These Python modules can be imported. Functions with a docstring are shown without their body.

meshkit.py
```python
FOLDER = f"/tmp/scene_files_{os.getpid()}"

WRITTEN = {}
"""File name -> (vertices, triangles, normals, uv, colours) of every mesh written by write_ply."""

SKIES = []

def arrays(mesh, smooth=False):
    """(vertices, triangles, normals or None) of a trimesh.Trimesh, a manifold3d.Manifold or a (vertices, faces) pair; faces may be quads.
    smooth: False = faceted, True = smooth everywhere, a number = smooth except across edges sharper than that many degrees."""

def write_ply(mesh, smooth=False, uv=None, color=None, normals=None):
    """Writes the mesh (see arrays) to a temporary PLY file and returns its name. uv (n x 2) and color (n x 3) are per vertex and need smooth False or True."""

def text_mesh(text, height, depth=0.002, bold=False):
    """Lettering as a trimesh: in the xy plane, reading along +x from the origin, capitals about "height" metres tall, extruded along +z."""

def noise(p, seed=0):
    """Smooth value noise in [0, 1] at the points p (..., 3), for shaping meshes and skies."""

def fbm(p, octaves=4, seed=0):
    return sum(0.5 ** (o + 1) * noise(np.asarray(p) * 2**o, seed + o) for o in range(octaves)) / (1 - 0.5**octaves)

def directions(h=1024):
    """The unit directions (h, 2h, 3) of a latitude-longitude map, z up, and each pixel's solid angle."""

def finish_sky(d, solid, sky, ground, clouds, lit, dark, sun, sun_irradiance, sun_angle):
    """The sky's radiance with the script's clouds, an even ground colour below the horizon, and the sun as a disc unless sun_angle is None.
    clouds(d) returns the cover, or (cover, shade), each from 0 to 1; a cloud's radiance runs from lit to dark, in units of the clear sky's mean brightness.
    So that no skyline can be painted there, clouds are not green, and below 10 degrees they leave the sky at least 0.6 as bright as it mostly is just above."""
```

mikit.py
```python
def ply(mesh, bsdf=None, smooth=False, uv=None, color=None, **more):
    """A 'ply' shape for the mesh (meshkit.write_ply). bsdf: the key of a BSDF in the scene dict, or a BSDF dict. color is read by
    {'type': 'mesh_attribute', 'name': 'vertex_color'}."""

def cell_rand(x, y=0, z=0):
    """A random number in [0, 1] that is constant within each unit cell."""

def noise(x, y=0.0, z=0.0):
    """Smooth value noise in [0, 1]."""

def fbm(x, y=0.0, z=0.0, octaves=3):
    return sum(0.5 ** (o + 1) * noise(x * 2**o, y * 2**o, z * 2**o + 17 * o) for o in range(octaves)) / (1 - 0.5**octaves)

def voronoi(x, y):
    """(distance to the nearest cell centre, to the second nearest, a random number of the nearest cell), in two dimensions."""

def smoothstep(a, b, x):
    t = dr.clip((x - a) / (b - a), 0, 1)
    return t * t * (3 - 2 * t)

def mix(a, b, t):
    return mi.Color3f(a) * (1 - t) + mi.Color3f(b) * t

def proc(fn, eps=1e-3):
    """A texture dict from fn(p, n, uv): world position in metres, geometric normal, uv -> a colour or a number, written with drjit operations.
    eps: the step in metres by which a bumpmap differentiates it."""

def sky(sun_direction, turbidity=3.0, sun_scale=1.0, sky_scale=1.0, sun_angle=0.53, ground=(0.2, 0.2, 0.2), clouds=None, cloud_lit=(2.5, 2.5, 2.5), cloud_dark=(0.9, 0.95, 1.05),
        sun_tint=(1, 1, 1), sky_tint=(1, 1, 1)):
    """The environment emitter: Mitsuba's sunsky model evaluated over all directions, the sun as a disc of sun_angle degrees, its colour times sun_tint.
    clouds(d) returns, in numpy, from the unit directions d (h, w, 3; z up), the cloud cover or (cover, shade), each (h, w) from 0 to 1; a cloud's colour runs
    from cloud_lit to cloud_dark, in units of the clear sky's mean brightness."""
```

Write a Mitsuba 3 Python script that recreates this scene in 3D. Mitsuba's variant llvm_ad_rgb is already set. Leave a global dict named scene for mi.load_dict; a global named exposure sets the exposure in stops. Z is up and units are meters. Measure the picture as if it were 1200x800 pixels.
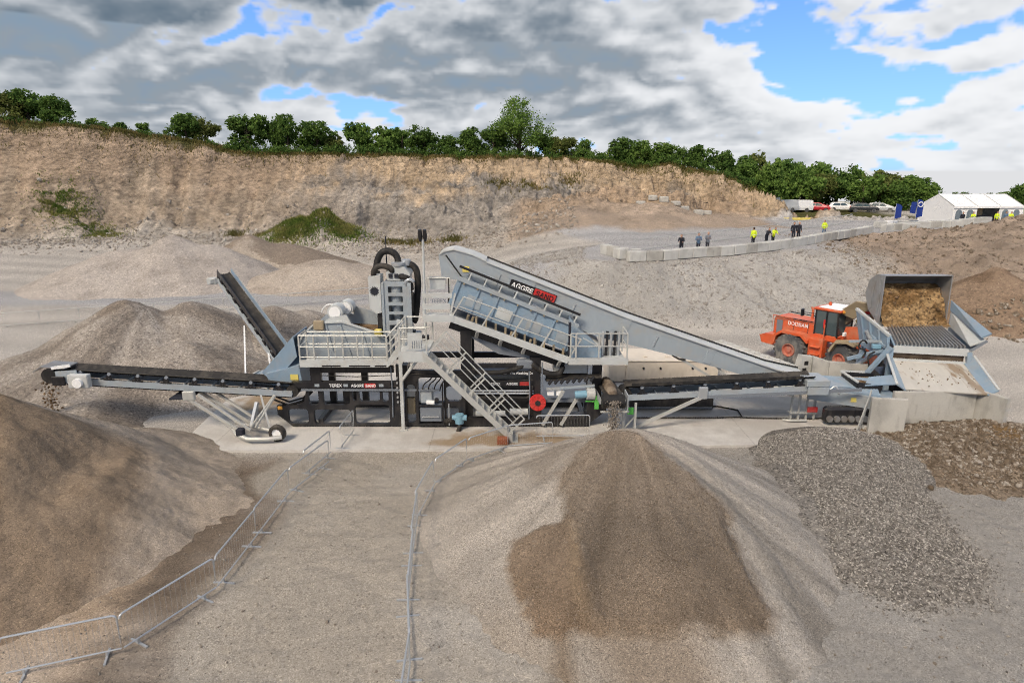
import math, random
import numpy as np, trimesh, drjit as dr, mitsuba as mi
import mikit, meshkit
import manifold3d as m3
from mikit import ply, proc, noise, fbm, voronoi, cell_rand, smoothstep, mix
from meshkit import noise as nnoise, fbm as nfbm, text_mesh
from shapely.geometry import Polygon, box as sbox, Point, LineString
from shapely import affinity, contains_xy
from scipy.interpolate import LinearNDInterpolator, NearestNDInterpolator
from scipy.ndimage import gaussian_filter, map_coordinates

T = mi.ScalarTransform4f
PI = math.pi
scene, labels, place = {}, {}, {}

# ------------------------------------------------------------------ camera, sky, exposure
exposure = 2.22
PITCH = math.atan(200 / 760)
scene['camera'] = {'type': 'perspective', 'fov': 76.6, 'fov_axis': 'x', 'near_clip': 0.2, 'far_clip': 6000.0,
                   'to_world': T().look_at(origin=[0, 0, 11], target=[0, math.cos(PITCH), 11 - math.sin(PITCH)], up=[0, 0, 1])}


def clouds(d):
    az = np.degrees(np.arctan2(d[..., 0], d[..., 1]))
    el = np.degrees(np.arcsin(np.clip(d[..., 2], -1, 1)))

    def dens(da, de):
        a, e = np.radians(az + da), np.radians(np.clip(el + de, 0, 90))
        x, y, z = np.sin(a) * np.cos(e), np.cos(a) * np.cos(e), np.sin(e)
        k = 1.0 / (z + 0.26)
        q = np.stack([x * k, y * k, z * 2.6], -1)
        w = q + 0.40 * np.stack([nfbm(q * 1.5 + 31, 3, 5) - 0.5, nfbm(q * 1.5 + 57, 3, 6) - 0.5, 0 * az], -1)
        big = nfbm(w * 2.0 + 7.3, 4, 3)
        heads = sum(0.5 ** (o + 1) * 2 * np.abs(nnoise(w * 5.2 * 2.1 ** o + 13 * o, 14 + o) - 0.5) for o in range(5)) / (1 - 0.5 ** 5)
        ra, re = (az + da) * 0.24, (el + de) * 0.36
        r = np.stack([0.8 * ra - 0.6 * re, 0.6 * ra + 0.8 * re, 0 * az + 2.0], -1)
        r = r + 0.7 * np.stack([nfbm(r * 1.1 + 3, 3, 71) - 0.5, nfbm(r * 1.1 + 9, 3, 72) - 0.5, 0 * az], -1)
        puff = sum(0.5 ** (o + 1) * 2 * np.abs(nnoise(r * 2.1 ** o + 9 * o, 64 + o) - 0.5) for o in range(5)) / (1 - 0.5 ** 5)
        return big + 0.30 * (heads - 0.42) + 0.30 * (puff - 0.42), big

    v, big = dens(0, 0)
    up = dens(0.9, 1.1)[0]                                              # the cloud towards the light
    rift = 0.105 * np.exp(-((az - 20.5 + 0.55 * (el - 9)) / 4.8) ** 2 - ((el - 9.0) / 5.5) ** 2)
    rift += 0.09 * np.exp(-((az - 27) / 7) ** 2 - ((el - 13) / 3.0) ** 2)
    rift += 0.06 * np.exp(-((az + 27) / 5) ** 2 - ((el - 12) / 2.0) ** 2)
    open_ = v + 0.145 + 0.05 * np.clip((5 - el) / 5, 0, 1) - rift - 0.42
    cover = np.clip(open_ / 0.05, 0, 1)
    edge = np.clip(1 - open_ / 0.16, 0, 1)
    lean = np.clip((6 - az) / 30, -0.9, 0.7) * 0.20 + 0.10 * np.clip((el - 6) / 6, -0.8, 1.2)
    shade = 0.5 + 0.5 * np.tanh(1.7 * (2.6 * (up - v) + 1.6 * (big - 0.5) + 2.0 * lean - 0.02) + 0.5 * (nfbm(np.stack([az * .16, el * .34, 0 * az], -1), 5, 44) - 0.5))
    shade = shade * (1 - 0.75 * edge)
    low = np.clip((5 - el) / 5, 0, 1)
    return cover, np.clip(shade * (1 - 0.2 * low) + 0.05 * low, 0, 1)


scene['sky'] = mikit.sky((-0.40, -0.60, 0.69), turbidity=3, sun_scale=0.58, sun_angle=17, clouds=clouds,
                         cloud_lit=(2.4, 2.43, 2.48), cloud_dark=(0.27, 0.41, 0.56), ground=(0.60, 0.64, 0.68), sun_tint=(0.95, 0.985, 1.06), sky_tint=(0.46, 0.62, 0.92))


# ------------------------------------------------------------------ helpers
def numbered(k):
    if k not in scene and k not in place:
        return k
    i = 1
    while f'{k}_{i:03d}' in scene or f'{k}_{i:03d}' in place:
        i += 1
    return f'{k}_{i:03d}'


def rotz(a):
    return T().rotate([0, 0, 1], a)


def at(x=0, y=0, z=0, a=0, s=1.0):
    t = T().translate([x, y, z])
    if a:
        t = t @ rotz(a)
    if s != 1.0:
        t = t @ T().scale([s, s, s])
    return t


def thing(name, label, cat, m=None, group=None):
    k = numbered(name)
    place[k] = m
    labels[k] = {'label': label, 'category': cat}
    if group:
        labels[k]['group'] = group
    return k


def put(name, mesh, mat, parent=None, smooth=False, label=None, kind=None, cat=None, group=None, color=None):
    """one entry of the scene; parent: key of a thing or a part"""
    if isinstance(mesh, MB):
        mesh = mesh.mesh()
    while parent and parent.count('__') >= 2:      # thing > part > sub-part, no deeper
        parent = parent.rsplit('__', 1)[0]
    k = numbered(parent + '__' + name if parent else name)
    d = mesh if isinstance(mesh, dict) else ply(mesh, mat, smooth=smooth, color=color)
    d = dict(d)
    if mat:
        d['bsdf'] = {'type': 'ref', 'id': mat}
    root = k.split('__')[0]
    if place.get(root) is not None:
        d['to_world'] = place[root]
    scene[k] = d
    lab = {}
    if label: lab['label'] = label
    if kind: lab['kind'] = kind
    if cat: lab['category'] = cat
    if group: lab['group'] = group
    if lab: labels[k] = lab
    return k


def dup(root, label, m, group=None, mats=None):
    k2 = thing(base_name(root), label, labels[root]['category'], m, group or labels[root].get('group'))
    for k in [k for k in scene if k.startswith(root + '__')]:
        d = {**scene[k], 'to_world': m}
        if mats and d['bsdf']['id'] in mats:
            d['bsdf'] = {'type': 'ref', 'id': mats[d['bsdf']['id']]}
        scene[k2 + k[len(root):]] = d
        if k in labels:
            labels[k2 + k[len(root):]] = dict(labels[k])
    return k2


def base_name(k):
    return k[:-4] if k[-3:].isdigit() and k[-4] == '_' else k


ORD = 'first second third fourth fifth sixth seventh eighth ninth tenth eleventh twelfth thirteenth fourteenth fifteenth sixteenth seventeenth eighteenth nineteenth twentieth'.split()


def ordn(i):
    if i < 20:
        return ORD[i]
    t, u = divmod(i + 1, 10)
    tens = {2: 'twent', 3: 'thirt', 4: 'fort', 5: 'fift'}[t]
    return tens + 'ieth' if u == 0 else tens + 'y-' + ORD[u - 1]


def unit(v):
    v = np.asarray(v, float)
    return v / (np.linalg.norm(v) + 1e-12)


class MB:
    """collects solids into one mesh"""

    def __init__(s):
        s.V, s.F, s.n = [], [], 0

    def add(s, v, f):
        v = np.asarray(v, float)
        s.V.append(v)
        s.F.append(np.asarray(f, int) + s.n)
        s.n += len(v)
        return s

    def tm(s, m, M=None):
        v = np.array(m.vertices)
        if M is not None:
            v = v @ np.asarray(M)[:3, :3].T + np.asarray(M)[:3, 3]
        return s.add(v, m.faces)

    def mesh(s):
        return trimesh.Trimesh(np.vstack(s.V), np.vstack(s.F), process=False)

    def frame_box(s, o, ex, ey, ez):
        """box from corner o along three edge vectors"""
        o, ex, ey, ez = (np.asarray(q, float) for q in (o, ex, ey, ez))
        v = [o + a * ex + b * ey + c * ez for c in (0, 1) for b in (0, 1) for a in (0, 1)]
        f = [[0, 2, 3], [0, 3, 1], [4, 5, 7], [4, 7, 6], [0, 1, 5], [0, 5, 4], [2, 6, 7], [2, 7, 3], [0, 4, 6], [0, 6, 2], [1, 3, 7], [1, 7, 5]]
        if np.dot(np.cross(ex, ey), ez) < 0:
            f = [q[::-1] for q in f]
        return s.add(v, f)

    def box(s, x0, x1, y0, y1, z0, z1):
        return s.frame_box((x0, y0, z0), (x1 - x0, 0, 0), (0, y1 - y0, 0), (0, 0, z1 - z0))

    def bar(s, p, q, w=0.05, h=None, up=(0, 0, 1)):
        """rectangular bar between two points, w sideways, h along up"""
        h = w if h is None else h
        p, q = np.asarray(p, float), np.asarray(q, float)
        d = unit(q - p)
        if abs(np.dot(d, up)) > 0.98:
            up = (0, 1, 0) if abs(d[1]) < 0.9 else (1, 0, 0)
        a = unit(np.cross(d, up))
        b = np.cross(a, d)
        return s.frame_box(p - a * w / 2 - b * h / 2, q - p, a * w, b * h)

    def tube(s, pts, r, sides=7):
        pts = np.asarray(pts, float)
        n = len(pts)
        t = np.gradient(pts, axis=0)
        t /= np.linalg.norm(t, axis=1, keepdims=True) + 1e-12
        ref = np.array([0, 0, 1.0]) if abs(t[:, 2]).mean() < 0.8 else np.array([0, 1.0, 0])
        a = np.cross(t, ref)
        a /= np.linalg.norm(a, axis=1, keepdims=True) + 1e-12
        b = np.cross(t, a)
        ang = np.arange(sides) * 2 * PI / sides
        rr = np.broadcast_to(np.asarray(r, float), (n,))
        v = pts[:, None] + rr[:, None, None] * (np.cos(ang)[None, :, None] * a[:, None] + np.sin(ang)[None, :, None] * b[:, None])
        f = []
        for i in range(n - 1):
            for j in range(sides):
                k = (j + 1) % sides
                f += [[i * sides + j, i * sides + k, (i + 1) * sides + k], [i * sides + j, (i + 1) * sides + k, (i + 1) * sides + j]]
        v = np.vstack([v.reshape(-1, 3), pts[0], pts[-1]])
        c0, c1 = n * sides, n * sides + 1
        for j in range(sides):
            k = (j + 1) % sides
            f += [[c0, k, j], [c1, (n - 1) * sides + j, (n - 1) * sides + k]]
        return s.add(v, np.array(f)[:, ::-1])

    def cyl(s, p, q, r, sides=14):
        return s.tube([p, q], r, sides)

    def prism(s, poly, y0, y1):
        """polygon in the XZ plane (points or shapely), from y0 to y1"""
        poly = poly if hasattr(poly, 'geom_type') else Polygon(poly)
        for g in getattr(poly, 'geoms', [poly]):
            m = trimesh.creation.extrude_polygon(g, y1 - y0, engine='earcut')
            v = np.array(m.vertices)
            s.add(np.stack([v[:, 0], y1 - v[:, 2], v[:, 1]], -1), m.faces)
        return s

    def plate(s, pts, t):
        """a flat plate through the corner points (3 or 4, in order), thickness t"""
        p = np.asarray(pts, float)
        n = unit(np.cross(p[1] - p[0], p[2] - p[0])) * t / 2
        k = len(p)
        v = np.vstack([p + n, p - n])
        f = [[0, i, i + 1] for i in range(1, k - 1)] + [[k, k + i + 1, k + i] for i in range(1, k - 1)]
        for i in range(k):
            j = (i + 1) % k
            f += [[i, k + i, k + j], [i, k + j, j]]
        return s.add(v, f)

    def rbox(s, x0, x1, y0, y1, z0, z1, r=0.03):
        """chamfered box"""
        pts = []
        for x, dx in ((x0, r), (x1, -r)):
            for y, dy in ((y0, r), (y1, -r)):
                for z, dz in ((z0, r), (z1, -r)):
                    pts += [(x, y + dy, z + dz), (x + dx, y, z + dz), (x + dx, y + dy, z)]
        h = m3.Manifold.hull_points(np.array(pts))
        m = h.to_mesh()
        return s.add(m.vert_properties[:, :3], m.tri_verts)


def arc(c, r, a0, a1, n, ex=(1, 0, 0), ez=(0, 0, 1)):
    ex, ez = np.asarray(ex, float), np.asarray(ez, float)
    return [np.asarray(c, float) + r * (math.cos(a) * ex + math.sin(a) * ez) for a in np.linspace(a0, a1, n)]


# ------------------------------------------------------------------ materials
def rgb(*c):
    return {'type': 'rgb', 'value': list(c if len(c) == 3 else c * 3)}


def mat(key, bsdf, two=True):
    scene[key] = {'type': 'twosided', 'bsdf': bsdf} if two else bsdf


def paint(key, c, rough=0.45, metal=0.0, dirt=0.35, dust=(0.30, 0.26, 0.21), spec=0.5, scale=1.0):
    """painted metal with an uneven film of dust and a few streaks"""
    def fn(p, n, uv, c=c):
        a = fbm(p.x * 1.7 * scale, p.y * 1.7 * scale, p.z * 1.7 * scale, 4)
        b = fbm(p.x * 9 * scale, p.y * 9 * scale, p.z * 2.2 * scale, 3)
        d = dirt * smoothstep(0.42, 0.72, 0.65 * a + 0.35 * b)
        up = dr.maximum(n.z, 0)
        d = d + 0.9 * dirt * smoothstep(1.3, 0.15, p.z) * smoothstep(0.35, 0.65, b)      # splash from the ground
        d = dr.minimum(d + dirt * 0.35 * up, 0.85)
        return mix(c, dust, d) * (0.92 + 0.16 * b)
    mat(key, {'type': 'principled', 'base_color': proc(fn), 'roughness': rough, 'metallic': metal, 'specular': spec})


def flat(key, c, rough=0.6, metal=0.0, spec=0.4):
    mat(key, {'type': 'principled', 'base_color': rgb(*c), 'roughness': rough, 'metallic': metal, 'specular': spec})


paint('paint_grey', (0.285, 0.33, 0.37), 0.40, dirt=0.34)
paint('paint_blue_grey', (0.20, 0.285, 0.375), 0.40, dirt=0.30)
paint('paint_pale', (0.45, 0.475, 0.48), 0.45, dirt=0.32)
paint('galvanised', (0.46, 0.47, 0.455), 0.42, metal=0.25, dirt=0.2)
paint('zinc', (0.50, 0.53, 0.56), 0.33, metal=0.55, dirt=0.15)
paint('black_paint', (0.013, 0.0135, 0.017), 0.35, dirt=0.05)
paint('rubber', (0.014, 0.014, 0.015), 0.65, dirt=0.14, spec=0.3)
paint('tyre_rubber', (0.075, 0.080, 0.088), 0.85, dirt=0.7, dust=(0.24, 0.23, 0.215), spec=0.2)
paint('orange_paint', (0.56, 0.095, 0.030), 0.45, dirt=0.5, dust=(0.40, 0.22, 0.14))
paint('rim_paint', (0.46, 0.13, 0.085), 0.6, dirt=0.5, dust=(0.30, 0.22, 0.18))
paint('red_paint', (0.50, 0.02, 0.02), 0.4, dirt=0.12)
paint('cream_paint', (0.60, 0.54, 0.46), 0.5, dirt=0.2)
paint('worn_steel', (0.36, 0.37, 0.385), 0.38, metal=0.6, dirt=0.45, dust=(0.25, 0.20, 0.15))
flat('dark_void', (0.012, 0.012, 0.013), 0.9)
flat('white_paint', (0.74, 0.75, 0.76), 0.5)
flat('yellow_paint', (0.62, 0.52, 0.14), 0.5)
flat('tan_part', (0.30, 0.245, 0.165), 0.6)
flat('green_paint', (0.10, 0.42, 0.08), 0.5)
flat('light_blue', (0.17, 0.32, 0.42), 0.4)
flat('lamp_glass', (0.7, 0.35, 0.06), 0.2)
mat('window_glass', {'type': 'principled', 'base_color': rgb(0.05, 0.075, 0.085), 'roughness': 0.06, 'specular': 0.7})
flat('hi_vis', (0.62, 0.78, 0.03), 0.7)
flat('dark_cloth', (0.018, 0.02, 0.03), 0.85)
flat('blue_cloth', (0.10, 0.16, 0.25), 0.85)
flat('grey_cloth', (0.16, 0.18, 0.21), 0.85)
flat('skin', (0.42, 0.24, 0.17), 0.6)
flat('hair', (0.03, 0.02, 0.015), 0.8)
flat('banner_blue', (0.012, 0.035, 0.22), 0.6)


def grain(p, f):
    return cell_rand(dr.floor(p.x * f), dr.floor(p.y * f), dr.floor(p.z * f))


def stony(p, f):
    """mottle of small stones: 0..1"""
    return 0.5 * noise(p.x * f, p.y * f, p.z * f) + 0.3 * noise(p.x * f * 2.1 + 7, p.y * f * 2.1, p.z * f * 2.1) + 0.2 * noise(p.x * f * 0.43, p.y * f * 0.43 + 3, p.z * f * 0.43)


class ColourMap:
    """albedo of a piece of ground by world x and y, bilinear"""

    def __init__(s, x0, y0, res, arr):
        s.x0, s.y0, s.res = x0, y0, res
        s.h, s.w = arr.shape[:2]
        s.c = [mi.Float(np.ascontiguousarray(arr[..., k], np.float32).ravel()) for k in range(3)]

    def at(s, p):
        u = dr.clip((p.x - s.x0) / s.res, 0, s.w - 1.001)
        v = dr.clip((p.y - s.y0) / s.res, 0, s.h - 1.001)
        i, j = mi.UInt32(u), mi.UInt32(v)
        a, b = u - mi.Float(i), v - mi.Float(j)
        k = j * s.w + i
        out = []
        for c in s.c:
            g = lambda o: dr.gather(mi.Float, c, k + o)
            out.append((g(0) * (1 - a) + g(1) * a) * (1 - b) + (g(s.w) * (1 - a) + g(s.w + 1) * a) * b)
        return mi.Color3f(*out)


def soil(key, colour, f=28.0, contrast=0.9, bump=0.02, bf=None, rocky=False):
    """loose mineral ground: colour(p) -> Color3f; f stones per metre"""
    def fn(p, n, uv):
        s = stony(p, f)
        g = grain(p, f * 1.25)
        sp = smoothstep(0.90, 0.97, g) * 0.9 - 0.45 * smoothstep(0.12, 0.04, g)      # a few pale and dark stones
        far = 0
        if rocky:            # beds, cracks and rubble of the far faces, at the scale that shows there
            w = fbm(p.x * 0.35, p.y * 0.35, p.z * 0.35, 3) - 0.5
            crack = smoothstep(0.10, 0.0, dr.abs(fbm(p.x * 0.8 + 3 * w, p.y * 0.8, p.z * 2.0 + 2 * w, 3) - 0.5))
            lump = fbm(p.x * 2.4, p.y * 2.4, p.z * 3.4, 3) - 0.5
            k = smoothstep(0.6, 1.6, p.z) * smoothstep(44, 60, p.y) * smoothstep(0.985, 0.90, n.z) * (0.15 + 0.85 * smoothstep(70, 82, p.y))
            far = k * (0.10 + 0.9 * lump - 0.28 * crack + 0.5 * w)
        return dr.clip(colour(p, n) * (1 + far + contrast * (s - 0.5) * 1.3 + contrast * 0.35 * (g - 0.5) + contrast * 0.6 * sp), 0.004, 0.95)
    def bm(p, n, uv):
        q = bf or f
        h = stony(p, q * 0.8) * bump + 2.2 * bump * noise(p.x * q * 0.17, p.y * q * 0.17, p.z * q * 0.17)
        if rocky:
            h = h + 0.35 * smoothstep(0.6, 1.6, p.z) * smoothstep(44, 60, p.y) * smoothstep(0.985, 0.90, n.z) * (0.12 + 0.88 * smoothstep(70, 82, p.y)) * fbm(p.x * 1.6, p.y * 1.6, p.z * 2.2, 3)
        return h
    mat(key, {'type': 'bumpmap', 'arbitrary': proc(bm, eps=0.3 / (bf or f)), 'scale': 1.0, 'bsdf': {'type': 'diffuse', 'reflectance': proc(fn)}})


def concrete_fn(c, stain=0.5):
    def fn(p, n, uv):
        a = fbm(p.x * 0.9, p.y * 0.9, p.z * 0.9, 4)
        b = fbm(p.x * 6, p.y * 6, p.z * 1.5, 3)
        g = noise(p.x * 40, p.y * 40, p.z * 40)
        return mi.Color3f(c) * (1 - stain * smoothstep(0.45, 0.75, a) * 0.5 - stain * 0.35 * smoothstep(0.5, 0.8, b)) * (0.93 + 0.14 * g)
    return fn


mat('concrete', {'type': 'diffuse', 'reflectance': proc(concrete_fn((0.44, 0.43, 0.40)))})
mat('concrete_pale', {'type': 'diffuse', 'reflectance': proc(concrete_fn((0.52, 0.52, 0.50), 0.35))})


def mud_fn(a, b):
    def f(p, n, uv):
        h = fbm(p.x * 3, p.y * 3, p.z * 3, 4)
        return mix(a, b, smoothstep(0.35, 0.65, h)) * (0.75 + 0.5 * noise(p.x * 22, p.y * 22, p.z * 22))
    return f


mat('mud', {'type': 'diffuse', 'reflectance': proc(mud_fn((0.10, 0.066, 0.038), (0.20, 0.14, 0.088)))})
mat('mud_dark', {'type': 'diffuse', 'reflectance': proc(mud_fn((0.055, 0.042, 0.032), (0.12, 0.092, 0.07)))})
mat('soil_pad', {'type': 'diffuse', 'reflectance': proc(mud_fn((0.14, 0.11, 0.085), (0.26, 0.215, 0.17)))})
flat('sign_black', (0.012, 0.012, 0.014), 0.4)
paint('belt_dusty', (0.07, 0.062, 0.055), 0.8, dirt=0.6, dust=(0.20, 0.165, 0.13), spec=0.2)
flat('rust', (0.22, 0.07, 0.03), 0.8)


def chute_fn(p, n, uv):
    a = fbm(p.x * 2.2, p.y * 0.7, p.z * 0.7, 4)
    b = fbm(p.x * 8, p.y * 2.0, p.z * 2, 3)
    r = smoothstep(0.55, 0.75, 0.6 * a + 0.4 * b) + 0.8 * smoothstep(0.5, 0.1, dr.abs(p.x - 20.3 - 0.12 * (29.0 - p.y) + 0.8 * (b - 0.5)))
    return mix((0.46, 0.44, 0.40), (0.21, 0.145, 0.085), dr.minimum(r, 0.9)) * (0.9 + 0.2 * b)


mat('chute_steel', {'type': 'principled', 'base_color': proc(chute_fn), 'roughness': 0.5, 'metallic': 0.1})
# ------------------------------------------------------------------ the ground of the quarry
B0 = -0.12
CTRL = [(-30, 36.4, B0), (-34.5, 42.3, B0), (-43, 53.6, B0), (-49, 61.6, B0), (-44, 66.6, B0), (-31.7, 59.4, B0), (-15.9, 59.4, B0), (-62, 87, 0.3), (-69, 87, 0.6), (-40, 87, 0.2), (-17, 42, B0),
        (-13, 55, B0), (-9.2, 55, B0), (-8, 50, B0), (-2.7, 50, B0), (-3, 53, B0), (0, 42, B0), (0, 46.5, B0), (6.1, 45.5, B0), (8.7, 46.5, B0), (13.2, 45.5, B0), (17.4, 45.5, B0), (22.4, 46, B0), (26.5, 46.5, B0),
        (24, 42, B0), (27.7, 38, B0), (28.7, 34, B0), (24.6, 29, B0), (14, 35, B0), (3, 51, B0),
        (6.5, 54.3, 3.9), (9.8, 54.2, 3.9), (15, 56.3, 3.9), (19.5, 58.8, 3.9), (24.5, 61.8, 3.9), (30.9, 66.5, 4.05), (40, 73.6, 4.1),
        (8, 61.4, 4), (12.7, 69, 4), (16, 61.4, 4), (29, 85.7, 4), (29, 74, 4), (36.7, 78.3, 4.2), (55, 107, 4.3), (48, 86, 4.3), (46.9, 78.3, 4.3), (55, 86, 4.3), (63, 84, 4.35),
        (46, 119, 4.6), (50, 111, 4.6), (57.5, 111, 4.6), (63, 111, 4.6), (33, 98, 4.6), (72, 114, 4.6),
        (3.8, 57.7, 3.2), (7.2, 68.4, 3.4), (0, 57.6, 2.3), (1.8, 68.4, 2.6), (-3.1, 58.1, 1.3), (-1.8, 69, 1.5), (-6.2, 58.2, .5), (-6.4, 69.5, .6), (-10.2, 58.8, 0), (-13.5, 63.3, 0), (-11.9, 74.8, 0.1), (-8, 84, 1.2), (0, 82, 2.6), (8, 80, 4.2),
        # the spoil bank on the right and the ground below it
        (31, 49, 0.6), (34, 53, 1.9), (37, 58, 3.0), (41, 62, 4.0), (45, 64, 5.0), (51, 66, 6.0), (57, 67, 8.4), (66, 69, 11.2), (48, 56, 4.6), (56, 57, 6.2), (66, 58, 7.5), (40, 47, 1.2), (50, 46, 2.5), (62, 46, 3.5), (34, 41, 0), (44, 38, 0), (60, 36, 0), (60, 76, 5.2), (68, 78, 6), (53, 74, 4.6)]
for x in (-200, -140, -90): CTRL += [(x, 60, 0), (x, 30, B0), (x, 84, 1.0), (x, 95, 1.5), (x, 200, 2), (x, 0, B0), (x, -60, B0)]
for x in (-60, -30, 0, 30, 60, 100, 200): CTRL += [(x, -60, B0), (x, 0, B0), (x, 14, B0), (x, 25, B0), (x, 200, 5.0)]
CTRL += [(100, 60, 10), (200, 60, 10), (100, 115, 4.8), (200, 115, 4.8), (100, 85, 7), (200, 85, 7), (100, 40, 1), (200, 40, 1), (0, 115, 5), (-40, 115, 3)]
CTRL = np.array(CTRL, float)
GX, GY = np.arange(-200, 200.1, 0.5), np.arange(-60, 200.1, 0.5)
_gx, _gy = np.meshgrid(GX, GY)
MACRO = gaussian_filter(LinearNDInterpolator(CTRL[:, :2], CTRL[:, 2])(_gx, _gy), 1.6)

CX = np.array([-200, -150, -80, -67, -57, -51, -47, -38, -20, -11, 0, 8, 14, 20, 25, 31.5, 35, 38, 41, 48, 200.])
FOOT = np.interp
FY = np.array([80, 84, 93, 97, 100, 101, 101, 99, 93, 90, 88, 86, 85, 87, 90, 93, 92, 92, 92, 92, 92.])
CY = np.array([104, 104, 106, 108, 110, 112, 113, 113.5, 113, 113, 112, 111, 110, 108, 104, 100, 97, 95, 94, 94, 94.])
HC = np.array([21, 20, 18.3, 17.5, 16.1, 15.3, 13.9, 13.5, 13.4, 13.1, 12.9, 12.6, 12.3, 11.4, 11.7, 10.1, 8.6, 6.4, 4.6, 4.4, 4.4])


def P3(X, Y, s, z=0.0):
    return np.stack([X * s, Y * s, np.zeros_like(X) + z], -1)


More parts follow.
